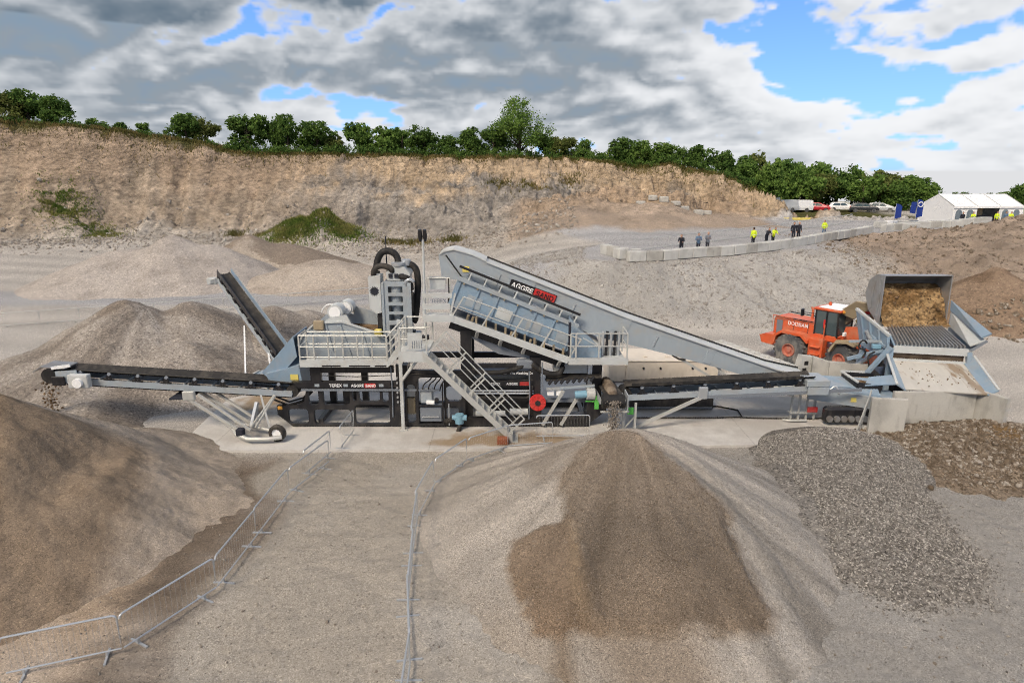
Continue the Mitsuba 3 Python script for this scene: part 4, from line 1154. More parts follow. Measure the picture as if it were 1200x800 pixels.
put('under_trough', MB().prism([(-2.7, 4.95), (1.5, 3.3), (1.3, 2.95), (-0.6, 3.25), (-2.6, 4.5)], 27.3, 29.2), 'grey_cloth', wp)
put('under_frame', MB().bar((-2.7, 27.35, 4.55), (2.3, 27.35, 2.75), 0.2, 0.26).bar((-2.7, 29.2, 4.55), (2.3, 29.2, 2.75), 0.2, 0.26), BK, wp)
# inclined walkway along it
W0, W1 = np.array([-2.55, 26.72, 4.98]), np.array([2.42, 26.72, 3.14])
iw = put('inclined_walkway', MB().bar(W0 + [0, 0.4, -0.08], W1 + [0, 0.4, -0.08], 0.78, 0.06).bar(W0 + [0, -0.03, 0], W1 + [0, -0.03, 0], 0.05, 0.30), PALEP, wp)
wd = unit(W1 - W0); wn = np.array([-wd[2], 0, wd[0]])
rail_run(iw, W0 + wn * 0.14, W1 + wn * 0.14, 0.92, 5, (0.5,), lean=wn + np.array([0.22, 0, 0]))
for a in (0.22, 0.42, 0.62, 0.93):
    p = W0 + (W1 - W0) * a
    put('bracket', MB().bar(p + [0, 0.0, -0.16], p + [-0.08, 0.35, -0.5], 0.14, 0.1), GV, iw)
for a in np.linspace(0.2, 0.96, 10):
    p = W0 + (W1 - W0) * a
    put('lug', MB().bar(p + [0, 0.55, 0.0], p + [0.02, 0.55, 0.3], 0.09, 0.09), 'tan_part', iw)
# lower platform at its end
lpf = put('lower_platform', MB().box(2.42, 4.95, 26.7, 29.2, 2.96, 3.04).box(2.42, 4.98, 26.66, 26.7, 2.95, 3.25), PALEP, wp)
rail_run(lpf, (2.5, 26.68, 3.2), (4.92, 26.68, 3.2), 1.12, 3, (0.5,))
rail_run(lpf, (2.72, 26.68, 3.2), (2.74, 26.68, 3.2), 1.12, 2, (0.5,))
rail_run(lpf, (4.92, 26.68, 3.2), (4.92, 29.2, 3.2), 1.12, 3, (0.5,))
put('end_post', MB().box(2.42, 2.52, 26.8, 27.0, 2.9, 4.75), 'dark_cloth', wp)
ec = put('end_chute', MB().prism([(2.5, 3.06), (2.5, 4.85), (3.0, 4.25), (3.9, 3.45), (3.9, 3.06)], 27.4, 29.2), BG, wp)
put('top_plate', MB().plate([(3.1, 27.38, 3.95), (3.9, 27.38, 3.5), (3.9, 29.2, 3.55), (3.1, 29.2, 4.0)], 0.05), PALEP, ec)
for i in range(5):
    x = 4.0 + 0.18 * i
    put('spring_strut', MB().tube([(x, 27.8, 3.05), (x + .04, 27.8, 4.15)], 0.06, 8), (ZN, BK)[i % 2], wp, smooth=40)
    put('spring_strut', MB().tube([(x, 28.4, 3.05), (x - .1, 28.4, 4.3)], 0.05, 8), (PALEP, ZN)[i % 2], wp, smooth=40)

# supports and works under the screen
for x, y in ((-2.0, 27.3), (-2.0, 29.1), (1.02, 27.2), (1.02, 29.1), (3.75, 27.6), (3.75, 29.1)):
    put('column', MB().box(x - 0.24, x + 0.24, y - 0.12, y + 0.12, 0.4, 4.35 if x < 0 else (3.15 if x < 2 else 2.95)), BK, wp)
put('beam', MB().box(-3.9, 3.6, 29.15, 29.35, 2.55, 2.8), BK, wp)
put('beam', MB().box(-1.8, 0.9, 27.12, 27.25, 2.66, 2.86), BK, wp)
put('gearbox', MB().rbox(0.2, 0.95, 27.0, 27.4, 2.6, 3.05, 0.1), 'grey_cloth', wp)
m = hose([(-1.7, 27.2, 2.62), (-0.9, 27.0, 2.48), (0.0, 27.0, 2.62), (0.5, 27.1, 2.8)], 0.1)
put('water_hose', m, RB, wp, smooth=True)
put('water_hose', hose([(0.9, 27.0, 2.9), (1.5, 26.95, 2.5), (2.0, 27.0, 2.45), (2.2, 27.1, 2.75)], 0.12), RB, wp, smooth=True)
put('water_hose', hose([(-1.6, 26.95, 1.35), (0.2, 26.95, 1.35), (0.75, 26.95, 1.4), (0.9, 27.0, 1.9)], 0.06), RB, wp, smooth=True)
tk = put('sump_tank', MB().prism([(-1.85, 2.1), (1.2, 2.1), (1.0, 1.0), (0.4, 0.5), (-1.2, 0.5), (-1.85, 1.1)], 27.3, 29.2), BK, wp)
for z, x0, x1 in ((1.62, -1.9, 0.95), (1.50, -1.9, 0.95), (1.28, -1.9, 0.9)):
    put('pipe', MB().cyl((x0, 27.1, z), (x1, 27.1, z), 0.045, 8), ZN if z > 1.3 else 'grey_cloth', wp, smooth=40)
bd = put('name_board', MB().box(-1.75, 0.98, 27.06, 27.1, 2.36, 2.54), BK, wp)
put('lettering', lettering('WWW.TEREX.COM', 0.085, (-1.3, 27.055, 2.41), (1, 0, 0), (0, 0, 1)), 'white_paint', bd)
put('lettering', lettering('The Washing Co', 0.095, (-0.1, 27.055, 2.405), (1, 0, 0), (0, 0, 1)), 'white_paint', bd)
bd = put('name_board', MB().box(-1.2, 0.9, 27.06, 27.1, 1.86, 2.06), BK, wp)
put('lettering', lettering('TEREX', 0.10, (-0.95, 27.055, 1.91), (1, 0, 0), (0, 0, 1)), 'white_paint', bd)
put('lettering', lettering('AGGRE', 0.11, (-0.25, 27.055, 1.905), (1, 0, 0), (0, 0, 1)), 'white_paint', bd)
put('red_panel', MB().box(0.34, 0.74, 27.05, 27.06, 1.88, 2.04), 'red_paint', bd)
rl = put('hose_reel', MB().cyl((1.12, 26.62, 1.22), (1.12, 26.8, 1.22), 0.36, 24), 'red_paint', wp, smooth=40, label='red disc of the hose reel')
put('hub', MB().cyl((1.12, 26.58, 1.22), (1.12, 26.62, 1.22), 0.12, 14), BK, rl, smooth=40)
for i in range(8):
    a = i * PI / 4
    put('spoke', MB().bar((1.12 + 0.12 * math.cos(a), 26.61, 1.22 + 0.12 * math.sin(a)), (1.12 + 0.34 * math.cos(a), 26.61, 1.22 + 0.34 * math.sin(a)), 0.03, 0.02), 'red_paint', rl)
put('bracket', MB().box(0.95, 1.3, 26.8, 27.0, 0.4, 1.5), BK, rl)
for x in (1.55, 1.95):
    put('control_box', MB().rbox(x, x + 0.3, 26.9, 27.1, 1.45, 1.78, 0.02), 'white_paint', wp)
# power pack in the bay under the stair
pk = put('power_pack', MB().box(-4.15, -3.0, 26.75, 26.82, 0.12, 0.2).box(-4.15, -4.09, 26.75, 26.82, 0.12, 2.1).box(-3.06, -3.0, 26.75, 26.82, 0.12, 2.1).box(-4.15, -3.0, 26.75, 26.82, 1.0, 1.06), BK, wp)
put('lower_panel', MB().rbox(-4.05, -3.1, 26.8, 27.4, 0.28, 0.95), 'grey_cloth', pk)
put('upper_panel', MB().rbox(-4.02, -3.5, 26.86, 27.4, 1.12, 1.7), G, pk)
put('gauge', MB().cyl((-3.3, 26.8, 1.3), (-3.3, 26.84, 1.3), 0.1, 12), BK, pk, smooth=40)
put('rail', MB().box(-3.95, -3.2, 26.74, 26.78, 0.5, 0.55), ZN, pk)
put('oil_filter', MB().cyl((-3.75, 26.82, 1.18), (-3.4, 26.82, 1.18), 0.1, 10), 'white_paint', pk, smooth=40)
for i in range(4):
    put('hydraulic_line', hose([(-3.9 + .25 * i, 26.85, 1.7), (-3.8 + .25 * i, 26.75, 2.05), (-3.6 + .22 * i, 26.8, 2.2), (-3.5 + .2 * i, 27.0, 2.35)], 0.028), RB, pk, smooth=True)
put('cabinet', MB().rbox(-4.68, -4.22, 27.2, 27.6, 1.3, 2.1), PALEP, wp)
put('cabinet', MB().rbox(-4.66, -4.3, 27.15, 27.5, 0.5, 1.25), 'tan_part', wp)
# pump below the stair
vp = put('pump', MB().cyl((-2.3, 26.6, 0.3), (-2.3, 26.6, 0.72), 0.19, 12), 'light_blue', wp, smooth=40, label='light blue pump body')
put('flange', MB().cyl((-2.62, 26.6, 0.55), (-1.98, 26.6, 0.55), 0.13, 12), 'light_blue', vp, smooth=40)
put('outlet', hose([(-2.3, 26.58, 0.3), (-2.3, 26.5, 0.12), (-2.35, 26.35, 0.02)], 0.1), RB, vp, smooth=True)
put('inlet', hose([(-2.9, 26.8, 0.3), (-2.75, 26.62, 0.42), (-2.55, 26.6, 0.5)], 0.12), RB, vp, smooth=True)
put('stand_pipe', MB().cyl((-2.75, 26.6, 0.2), (-2.75, 26.6, 1.2), 0.03, 6), ZN, vp)
for x in (-1.9, -1.3, -0.6, 0.1, 0.7):
    put('tank_leg', MB().box(x - .05, x + .05, 27.2, 27.3, 0.4, 1.0), BK, wp)
for x0, x1, z, r in ((-1.6, -0.3, 0.62, 0.13), (-0.1, 0.7, 0.7, 0.15)):
    put('drain_pipe', MB().cyl((x0, 26.95, z), (x1, 26.95, z), r, 12), PALEP, wp, smooth=40)
# end of the plant: white panel, belt drive, legs
put('water_panel', MB().box(1.85, 3.35, 27.5, 28.3, 2.3, 2.94), PALEP, wp)
put('panel_post', MB().box(3.37, 3.55, 27.45, 27.6, 1.7, 2.94), 'white_paint', wp)
put('side_beam', MB().box(1.4, 4.0, 27.2, 27.35, 1.05, 1.2), 'grey_cloth', wp)
rb_ = put('roller_bed', MB().bar((1.5, 26.85, 1.78), (3.6, 26.85, 1.95), 0.08, 0.1).bar((1.5, 28.2, 1.78), (3.6, 28.2, 1.95), 0.08, 0.1), G, wp)
for i in range(8):
    x = 1.6 + 0.26 * i
    put('roller', MB().cyl((x, 26.86, 2.0 + .02 * i), (x + 0.14, 26.86, 2.2 + .02 * i), 0.07, 8), BK, rb_, smooth=40)
put('belt', MB().bar((1.5, 27.5, 2.12), (3.9, 27.5, 2.3), 1.2, 0.04), RB, rb_)
for x in (2.1, 2.9):
    put('slanted_leg', MB().bar((x - 0.75, 26.75, 0.15), (x + 0.15, 26.85, 1.72), 0.09, 0.13), GV, wp)
put('drive_drum', MB().cyl((3.25, 26.7, 1.62), (3.6, 26.7, 1.62), 0.26, 14), PALEP, wp, smooth=40)
put('drive_motor', MB().cyl((2.75, 26.75, 1.55), (3.25, 26.75, 1.6), 0.17, 12), 'light_blue', wp, smooth=40)
put('under_chute', MB().prism([(3.3, 1.25), (4.15, 1.2), (4.15, 0.75), (3.4, 0.15), (3.3, 0.15)], 26.9, 28.2), BK, wp)
put('weight_rack', MB().box(1.6, 3.2, 26.8, 27.2, 0.42, 0.62), BK, wp)
for i in range(12):
    put('bar', MB().box(1.65 + i * 0.13, 1.69 + i * 0.13, 26.76, 26.8, 0.12, 0.62), BK, wp)
gp = put('grease_point', MB().box(3.6, 3.78, 26.6, 26.7, 0.95, 1.55), 'green_paint', wp, label='bright green bracket')
put('arm', MB().box(3.2, 3.6, 26.62, 26.66, 1.28, 1.33), 'green_paint', gp)


# ------------------------------------------------------------------ conveyors
def conveyor(key, P, Q, half, sides, belt, n_idlers, beam=0.26, mat_=G, belt_up=0.32, skirts=True):
    """P tail, Q head (x, y, z) of the beam centreline"""
    P, Q = np.asarray(P, float), np.asarray(Q, float)
    d = unit(Q - P)
    side = unit(np.cross(d, [0, 0, 1]))
    up = np.cross(side, d)
    for s in (-1, 1):
        put('side_beam', MB().bar(P + side * s * half, Q + side * s * half, 0.07, beam, up), mat_, key)
    for i in range(n_idlers + 1):
        c = P + (Q - P) * i / n_idlers
        put('cross_bar', MB().bar(c - side * half, c + side * half, 0.06, 0.08, up), mat_, key)
    # troughed carrying belt and flat return belt
    bm = MB()
    h = half * 0.92
    for a, b in (((-h, 0.16), (-h * 0.36, 0.0)), ((-h * 0.36, 0.0), (h * 0.36, 0.0)), ((h * 0.36, 0.0), (h, 0.16))):
        o = [P + side * a[0] + up * (belt_up + a[1]), Q + side * a[0] + up * (belt_up + a[1]), Q + side * b[0] + up * (belt_up + b[1]), P + side * b[0] + up * (belt_up + b[1])]
        bm.plate(o, 0.03)
    bm.plate([P - side * h - up * 0.19, Q - side * h - up * 0.19, Q + side * h - up * 0.19, P + side * h - up * 0.19], 0.025)
    put('belt', bm, belt, key)
    for i in range(n_idlers):
        c = P + (Q - P) * (i + 0.5) / n_idlers
        for s in (1, -1):
            b = MB()
            o = c + side * s * (half * 1.02)
            b.bar(o - d * 0.1 + up * 0.12, o - d * 0.03 + up * 0.34, 0.05, 0.09).bar(o + d * 0.1 + up * 0.12, o + d * 0.03 + up * 0.34, 0.05, 0.09).bar(o - d * 0.22 + up * 0.16, o + d * 0.22 + up * 0.16, 0.05, 0.07, up)
            ib = put('idler', b, BK, key)
            put('roller', MB().cyl(c + side * s * half * 1.0 + up * (belt_up + 0.08), c + side * s * half * 0.36 + up * (belt_up - 0.09), 0.075, 9), 'grey_cloth', ib, smooth=40)
        put('roller', MB().cyl(c - side * half * 0.34 + up * (belt_up - 0.1), c + side * half * 0.34 + up * (belt_up - 0.1), 0.075, 9), 'grey_cloth', ib, smooth=40)
    for nm, c in (('tail_drum', P), ('head_drum', Q)):
        put(nm, MB().cyl(c - side * half * 0.95 + up * 0.09, c + side * half * 0.95 + up * 0.09, 0.26, 16), RB, key, smooth=40)
    return P, Q, d, side, up


# long left conveyor
lc = thing('stacking_conveyor', 'long light grey conveyor reaching out to the left edge on a wheeled strut', 'conveyor')
P, Q, d, side, up = conveyor(lc, (-9.6, 27.2, 1.62), (-18.9, 26.6, 2.42), 0.5, None, RB, 8)
hd = put('head_hood', MB().plate([(-18.9, 26.15, 2.92), (-19.9, 26.15, 3.0), (-19.9, 27.05, 3.0), (-18.9, 27.05, 2.92)], 0.05).plate([(-19.9, 26.15, 3.0), (-20.25, 26.15, 2.78), (-20.25, 27.05, 2.78), (-19.9, 27.05, 3.0)], 0.05).plate([(-18.9, 27.05, 2.92), (-19.9, 27.05, 3.0), (-20.2, 27.05, 2.75), (-19.3, 27.05, 2.3)], 0.05), 'worn_steel', lc)
put('head_panel', MB().plate([(-18.3, 26.03, 2.9), (-19.2, 26.03, 2.85), (-19.2, 26.03, 2.4), (-18.3, 26.03, 2.25)], 0.06), G, lc)
dm = put('drive_motor', MB().rbox(-18.55, -17.7, 25.72, 26.0, 2.2, 2.78), PALEP, lc)
put('shaft_cover', MB().cyl((-18.1, 25.6, 2.45), (-18.1, 25.72, 2.45), 0.2, 14), 'white_paint', dm, smooth=40)
put('bearing', MB().rbox(-19.35, -18.8, 25.9, 26.0, 2.25, 2.65), BK, lc)
put('head_roller', MB().cyl((-19.55, 26.08, 2.62), (-19.55, 27.1, 2.62), 0.32, 18), RB, lc, smooth=40)
put('hood_stiffener', MB().bar((-19.3, 25.98, 3.0), (-18.5, 25.98, 3.12), 0.05, 0.12), 'white_paint', lc)
for y in (26.2, 27.2):
    put('strut', MB().bar((-14.05, y, 1.7), (-11.35, y - 0.9, 0.42), 0.09, 0.12), GV, lc)
    put('strut', MB().bar((-13.4, y, 1.75), (-10.95, y - 0.9, 0.5), 0.08, 0.1), GV, lc)
for x0, x1 in ((-11.1, -10.3), (-10.3, -10.9), (-10.9, -10.25)):
    put('leg_brace', MB().bar((x0, 25.7, 0.45), (x1, 26.6, 1.6), 0.07, 0.07), GV, lc)
put('leg_tube', MB().bar((-11.15, 25.9, 0.4), (-11.0, 26.4, 1.35), 0.14, 0.14), ZN, lc)
put('pivot_bracket', MB().rbox(-14.0, -13.5, 26.0, 26.2, 1.55, 1.95), GV, lc)
put('pivot_bracket', MB().rbox(-14.6, -13.7, 26.02, 27.3, 1.58, 1.66), 'dark_cloth', lc)
sk = MB(); sk.tube([(-11.9, 25.7, 0.55), (-11.55, 25.3, 0.32), (-11.0, 25.02, 0.22), (-10.2, 25.02, 0.22), (-9.6, 25.15, 0.26)], 0.10, 8)
sk.tube([(-11.9, 26.1, 0.55), (-11.3, 26.15, 0.35), (-9.7, 25.55, 0.28)], 0.08, 8)
put('skid_frame', sk, GV, lc, smooth=True)
put('hub_plate', MB().rbox(-11.5, -11.2, 25.1, 25.4, 0.3, 0.6), 'dark_cloth', lc)


def wheel_mesh(r, w, rim=0.55):
    prof = [(rim * r, -w / 2), (r * 0.9, -w / 2), (r, -w * 0.36), (r, w * 0.36), (r * 0.9, w / 2), (rim * r, w / 2), (rim * r, -w / 2)]
    m = trimesh.creation.revolve(np.array(prof), sections=28)
    return m


def place_wheel(m, c, ax):
    """turn a wheel whose axis is z so that its axis is ax"""
    R = trimesh.geometry.align_vectors([0, 0, 1], unit(ax))
    m = m.copy(); m.apply_transform(R); m.apply_translation(c)
    return m


jw = put('jockey_wheel', place_wheel(wheel_mesh(0.36, 0.22), (-9.85, 25.35, 0.36), (0.12, 1, 0)), RB, lc, smooth=40)
put('rim', place_wheel(trimesh.creation.revolve(np.array([(0.0, -0.05), (0.14, -0.05), (0.20, -0.1), (0.205, 0.1), (0.0, 0.06), (0.0, -0.05)]), sections=20), (-9.85, 25.35, 0.36), (0.12, 1, 0)), 'white_paint', jw, smooth=40)

# falling wet sand at its head
rngf = np.random.default_rng(3)
n = 130
t = rngf.random(n) ** 0.8
fs = np.stack([-20.0 + rngf.normal(0, .10, n) - 0.06 * t, 26.6 + rngf.normal(0, .28, n), 2.55 - 2.2 * t], -1)
put('falling_sand', stones(fs, rngf.uniform(0.025, 0.075, n), rngf, STONE_IC), 'mud', kind='stuff', label='clumps of wet sand dropping from the head of the left conveyor', cat='sand')

# steep conveyor behind it
bc = thing('stacking_conveyor', 'steep narrow conveyor rising to the back left above the small sand heap', 'conveyor')
P, Q, d, side, up = conveyor(bc, (-10.9, 29.6, 2.2), (-15.95, 35.6, 5.15), 0.32, None, RB, 8)
for s in (-1, 1):
    o = side * s * 0.37 + up * 0.42
    put('wind_cover', MB().plate([P + o, Q + o, Q + o + up * 0.25, P + o + up * 0.25], 0.03), BK if s < 0 else BG, bc)
put('head_motor', MB().rbox(-16.75, -16.25, 35.2, 35.7, 4.95, 5.3), PALEP, bc)
put('head_bracket', MB().bar(Q - side * 0.75, Q + side * 0.75, 0.16, 0.2), PALEP, bc)
for s in (-1, 1):
    a = P + (Q - P) * 0.45 + side * s * 0.5 - up * 0.15
    put('stay', MB().bar(a, (-11.6 + 0.6 * s, 28.3, 1.9), 0.07, 0.07), 'white_paint', bc)
put('stay', MB().bar(P + (Q - P) * 0.2 + side * 0.5, (-10.6, 28.0, 2.3), 0.06, 0.06), 'white_paint', bc)
put('foot_frame', MB().bar((-12.3, 27.9, 1.75), (-10.4, 28.0, 2.35), 0.08, 0.12).bar((-12.3, 27.9, 1.75), (-12.0, 29.4, 1.8), 0.08, 0.12), PALEP, bc)
put('tail_tray', MB().plate([(-12.2, 27.9, 1.7), (-10.6, 27.7, 1.9), (-10.3, 29.4, 2.0), (-11.9, 29.5, 1.8)], 0.06), BG, bc)

# the long inclined feed conveyor
fc = thing('feed_conveyor', 'long blue grey inclined conveyor with a black and red name sign above the screen', 'conveyor')
up_edge = [(-3.12, 7.50), (-2.92, 7.62), (-2.5, 7.70), (-1.7, 7.47), (-1.12, 7.20), (5.16, 4.70), (11.9, 2.34), (13.5, 1.98)]
lo_edge = [(13.5, 1.80), (11.0, 1.92), (7.38, 2.95), (3.85, 3.85), (0.9, 5.05), (-0.9, 5.62), (-2.0, 6.35), (-3.0, 6.5)]
for y in (27.96, 29.26):
    put('side_plate', MB().prism(up_edge + lo_edge, y, y + 0.06), G, fc)
hc = MB()
for a, b in zip([(-3.12, 7.50), (-2.92, 7.62), (-2.5, 7.70), (-1.7, 7.47)], [(-2.92, 7.62), (-2.5, 7.70), (-1.7, 7.47), (-1.12, 7.20)]):
    hc.plate([(a[0], 27.9, a[1] + .03), (b[0], 27.9, b[1] + .03), (b[0], 29.36, b[1] + .03), (a[0], 29.36, a[1] + .03)], 0.05)
put('head_cover', hc, PALEP, fc)
put('head_end', MB().plate([(-3.14, 27.96, 7.5), (-3.02, 27.96, 6.4), (-3.02, 29.3, 6.4), (-3.14, 29.3, 7.5)], 0.05), G, fc)
for a, b in (((-1.12, 7.20), (5.16, 4.70)), ((5.16, 4.70), (11.9, 2.34)), ((11.9, 2.34), (13.5, 1.98))):
    put('top_flange', MB().bar((a[0], 27.94, a[1]), (b[0], 27.94, b[1]), 0.14, 0.05), PALEP, fc)
    put('belt_edge', MB().bar((a[0], 29.3, a[1] + .04), (b[0], 29.3, b[1] + .04), 0.04, 0.07), RB, fc)
    put('belt_cover', MB().plate([(a[0], 28.05, a[1] - .05), (b[0], 28.05, b[1] - .05), (b[0], 29.25, b[1] - .03), (a[0], 29.25, a[1] - .03)], 0.02), PALEP, fc)
    put('belt', MB().plate([(a[0], 28.05, a[1] - .34), (b[0], 28.05, b[1] - .34 + .2 * (b[0] > 13)), (b[0], 29.2, b[1] - .34 + .2 * (b[0] > 13)), (a[0], 29.2, a[1] - .34)], 0.04), 'belt_dusty', fc)
put('under_cover', MB().plate([(11.0, 28.0, 1.95), (7.38, 28.0, 2.98), (7.38, 29.26, 2.98), (11.0, 29.26, 1.95)], 0.04).plate([(7.38, 28.0, 2.98), (3.85, 28.0, 3.9), (3.85, 29.26, 3.9), (7.38, 29.26, 2.98)], 0.04).plate([(3.85, 28.0, 3.9), (-0.9, 28.0, 5.66), (-0.9, 29.26, 5.66), (3.85, 29.26, 3.9)], 0.04), 'grey_cloth', fc)
for x, z in ((5.16, 4.70), (0.9, 6.38), (9.0, 3.35)):
    put('joint_plate', MB().bar((x, 27.94, z - 0.02), (x - 0.28, 27.94, z - 0.72), 0.04, 0.34), G, fc)
hk = unit((1, 0, -0.372))
hn = np.array([-hk[2], 0, hk[0]])
sg = put('name_sign', MB().plate([np.array([-0.02, 27.93, 6.46]), np.array([1.98, 27.93, 5.72]), np.array([1.98, 27.93, 5.72]) - hn * 0.40, np.array([-0.02, 27.93, 6.46]) - hn * 0.40], 0.03), 'sign_black', fc, label='black sign reading AGGRESAND in white on black and red')
put('red_field', MB().plate([np.array([1.02, 27.91, 6.045]), np.array([1.94, 27.91, 5.705]), np.array([1.94, 27.91, 5.705]) - hn * 0.33, np.array([1.02, 27.91, 6.045]) - hn * 0.33], 0.012), 'red_paint', sg)
o = np.array([-0.02, 27.912, 6.46])
put('lettering', lettering('AGGRE', 0.215, o + hk * 0.07 - hn * 0.31, hk, hn, 0.014), 'white_paint', sg)
put('lettering', lettering('SAND', 0.215, o + hk * 1.2 - hn * 0.31 + np.array([0, -0.012, 0]), hk, hn, 0.014), 'sign_black', sg)
put('warning_label', MB().box(-2.15, -1.85, 27.93, 27.96, 6.75, 7.0), 'yellow_paint', fc)
put('cable', MB().tube([(-2.85, 27.9, 7.5), (-2.5, 27.88, 7.0), (-2.1, 27.86, 6.45), (-2.05, 27.8, 6.0)], 0.03, 6), RB, fc, smooth=True)
put('cable', MB().tube([(-2.75, 27.9, 6.5), (-2.75, 27.85, 5.8), (-2.8, 27.8, 5.2)], 0.03, 6), RB, fc, smooth=True)
put('sag_chain', MB().tube([(7.2, 28.0, 3.0), (7.5, 27.98, 2.82), (7.8, 28.0, 2.8)], 0.05, 6), RB, fc)
put('hydraulic_ram', MB().bar((0.9, 27.9, 5.35), (2.2, 27.9, 4.45), 0.09, 0.09), 'white_paint', fc)
put('support_leg', MB().bar((7.6, 28.1, 2.8), (9.1, 28.1, 1.9), 0.08, 0.1).bar((9.1, 28.1, 2.6), (9.9, 28.1, 1.8), 0.08, 0.1), GV, fc)

# the low conveyor that runs back from the hopper
rc = thing('transfer_conveyor', 'low horizontal conveyor with a black belt running from the hopper to the plant', 'conveyor')
P, Q, d, side, up = conveyor(rc, (5.0, 27.2, 1.42), (13.2, 27.2, 1.86), 0.45, None, RB, 6, belt_up=0.36)
put('lower_beam', MB().bar((8.0, 26.72, 1.45), (15.2, 26.72, 1.80), 0.08, 0.14), 'grey_cloth', rc)
put('upper_belt', MB().bar((5.2, 26.72, 2.02), (12.6, 26.72, 2.36), 0.05, 0.13), RB, rc)
put('strut', MB().bar((8.3, 26.66, 1.5), (5.3, 26.5, 0.1), 0.1, 0.14), GV, rc)
put('strut_bracket', MB().rbox(8.1, 8.5, 26.6, 26.72, 1.4, 1.95), ZN, rc)
put('tail_box', MB().rbox(12.75, 13.75, 26.6, 27.8, 1.95, 2.25), G, rc)
put('tail_plate', MB().box(12.8, 13.7, 26.56, 26.6, 1.62, 1.95), G, rc)

# discharge conveyor towards the gravel heap
dc = thing('discharge_conveyor', 'short conveyor with its round head drum above the gravel heap', 'conveyor')
for x in (3.72, 4.78):
    put('side_frame', MB().bar((x, 25.75, 1.62), (x, 28.2, 1.42), 0.07, 0.24), ZN, dc)
put('belt', MB().plate([(3.85, 25.75, 1.92), (4.65, 25.75, 1.92), (4.65, 28.2, 1.7), (3.85, 28.2, 1.7)], 0.04), RB, dc)
put('gravel_load', MB().tube([(4.25, 25.7, 1.9), (4.25, 26.5, 1.9), (4.25, 28.0, 1.75)], [0.2, 0.26, 0.24], 9), 'soil_pad', dc, smooth=True)
hd = put('head_drum', MB().cyl((3.78, 25.72, 1.64), (4.72, 25.72, 1.64), 0.30, 20), RB, dc, smooth=40)
put('guard', MB().plate([(4.82, 25.4, 1.3), (4.82, 26.2, 1.3), (4.82, 26.2, 2.0), (4.82, 25.4, 2.0)], 0.04), ZN, dc)
put('scraper', MB().bar((3.7, 25.5, 1.25), (4.9, 25.5, 1.25), 0.05, 0.07), GV, dc)
for x in (4.75, 5.25):
    put('leg', MB().bar((x, 25.9, 0.05), (x, 25.9, 1.5), 0.09, 0.09), GV, dc)
put('leg_brace', MB().bar((4.75, 25.9, 0.3), (5.25, 25.9, 0.9), 0.05, 0.05), GV, dc)
put('foot_plate', MB().box(4.4, 5.8, 25.6, 26.2, 0.0, 0.07), GV, dc)
put('bracket', MB().box(4.9, 5.15, 25.82, 25.88, 1.0, 1.3), 'green_paint', dc, label='green bracket')
n = 700
t = rngf.random(n)
fs = np.stack([4.25 + rngf.normal(0, .13, n), 25.38 - 0.12 * t + rngf.normal(0, .08, n), 1.75 - 1.35 * t ** 1.3], -1)
put('falling_gravel', stones(fs, rngf.uniform(0.014, 0.04, n), rngf, STONE_IC), 'stone_fine', kind='stuff', label='stream of gravel falling from the head drum onto the gravel heap', cat='gravel')

# boxes on the slab behind
gb = thing('equipment_container', 'cream coloured flat roofed steel container behind the inclined conveyor', 'container')
put('shell', MB().rbox(6.1, 11.0, 33.0, 35.4, 0.05, 1.20, 0.04), 'cream_paint', gb)
put('roof_plate', MB().rbox(6.05, 11.05, 32.95, 35.45, 1.20, 1.28, 0.02), 'cream_paint', gb)
put('end_panel', MB().rbox(5.2, 6.1, 33.1, 35.2, 0.05, 1.0, 0.03), 'cream_paint', gb)
for x in (7.0, 7.9, 9.6, 10.3):
    put('bolt', MB().cyl((x, 32.94, .85), (x, 33.0, .85), 0.06, 8), BK, gb)
for x in (7.2, 8.4, 9.6):
    put('lifting_lug', MB().rbox(x - .1, x + .1, 33.6, 33.8, 1.28, 1.34, 0.015), 'cream_paint', gb)
bb = thing('power_unit', 'long low black box lying on the slab under the low conveyor', 'power unit')
put('case', MB().rbox(5.6, 9.5, 29.0, 30.4, 0.08, 0.78, 0.04), BK, bb)
put('base_rail', MB().box(5.6, 9.5, 28.96, 29.0, 0.08, 0.16).box(5.6, 9.5, 28.96, 29.0, 0.66, 0.74), 'grey_cloth', bb)
put('end_cap', MB().box(9.5, 9.56, 29.05, 30.35, 0.05, 0.85), BK, bb)
k = thing('hose', 'thin dark hose looping over the slab to the hopper', 'hose')
put('hose', MB().tube([(x, y, 0.04) for x, y in ((5.6, 27.9), (7.5, 27.9), (9.3, 27.9), (10.6, 28.0), (10.7, 28.9), (9.9, 29.4), (9.4, 29.4))], 0.035, 6), RB, k, smooth=True)
put('hose', MB().tube([(x, y, 0.035) for x, y in ((10.5, 27.95), (11.6, 27.85), (12.8, 27.8), (13.8, 27.8), (14.4, 27.9))], 0.035, 6), RB, k, smooth=True)
for i, (x0, x1, z) in enumerate(((-8.3, -5.2, 2.42), (-4.6, -2.1, 2.5), (-1.6, 0.9, 2.22))):
    put('conduit', MB().tube([(x0, 26.84, z), ((x0 + x1) / 2, 26.83, z - .06), (x1, 26.84, z)], 0.022, 5), RB, wp, smooth=True)
for x, z0, z1 in ((-5.25, 0.5, 2.8), (-4.75, 0.4, 2.5), (1.3, 0.6, 3.0), (0.75, 0.4, 2.6)):
    put('down_pipe', MB().tube([(x, 26.83, z0), (x + .03, 26.82, (z0 + z1) / 2), (x, 26.84, z1)], 0.03, 6), 'grey_cloth', wp, smooth=True)
for i in range(6):
    put('manifold_valve', MB().cyl((-5.0, 26.78, 1.2 + .22 * i), (-5.0, 26.88, 1.2 + .22 * i), 0.045, 8), ZN, wp, smooth=40)
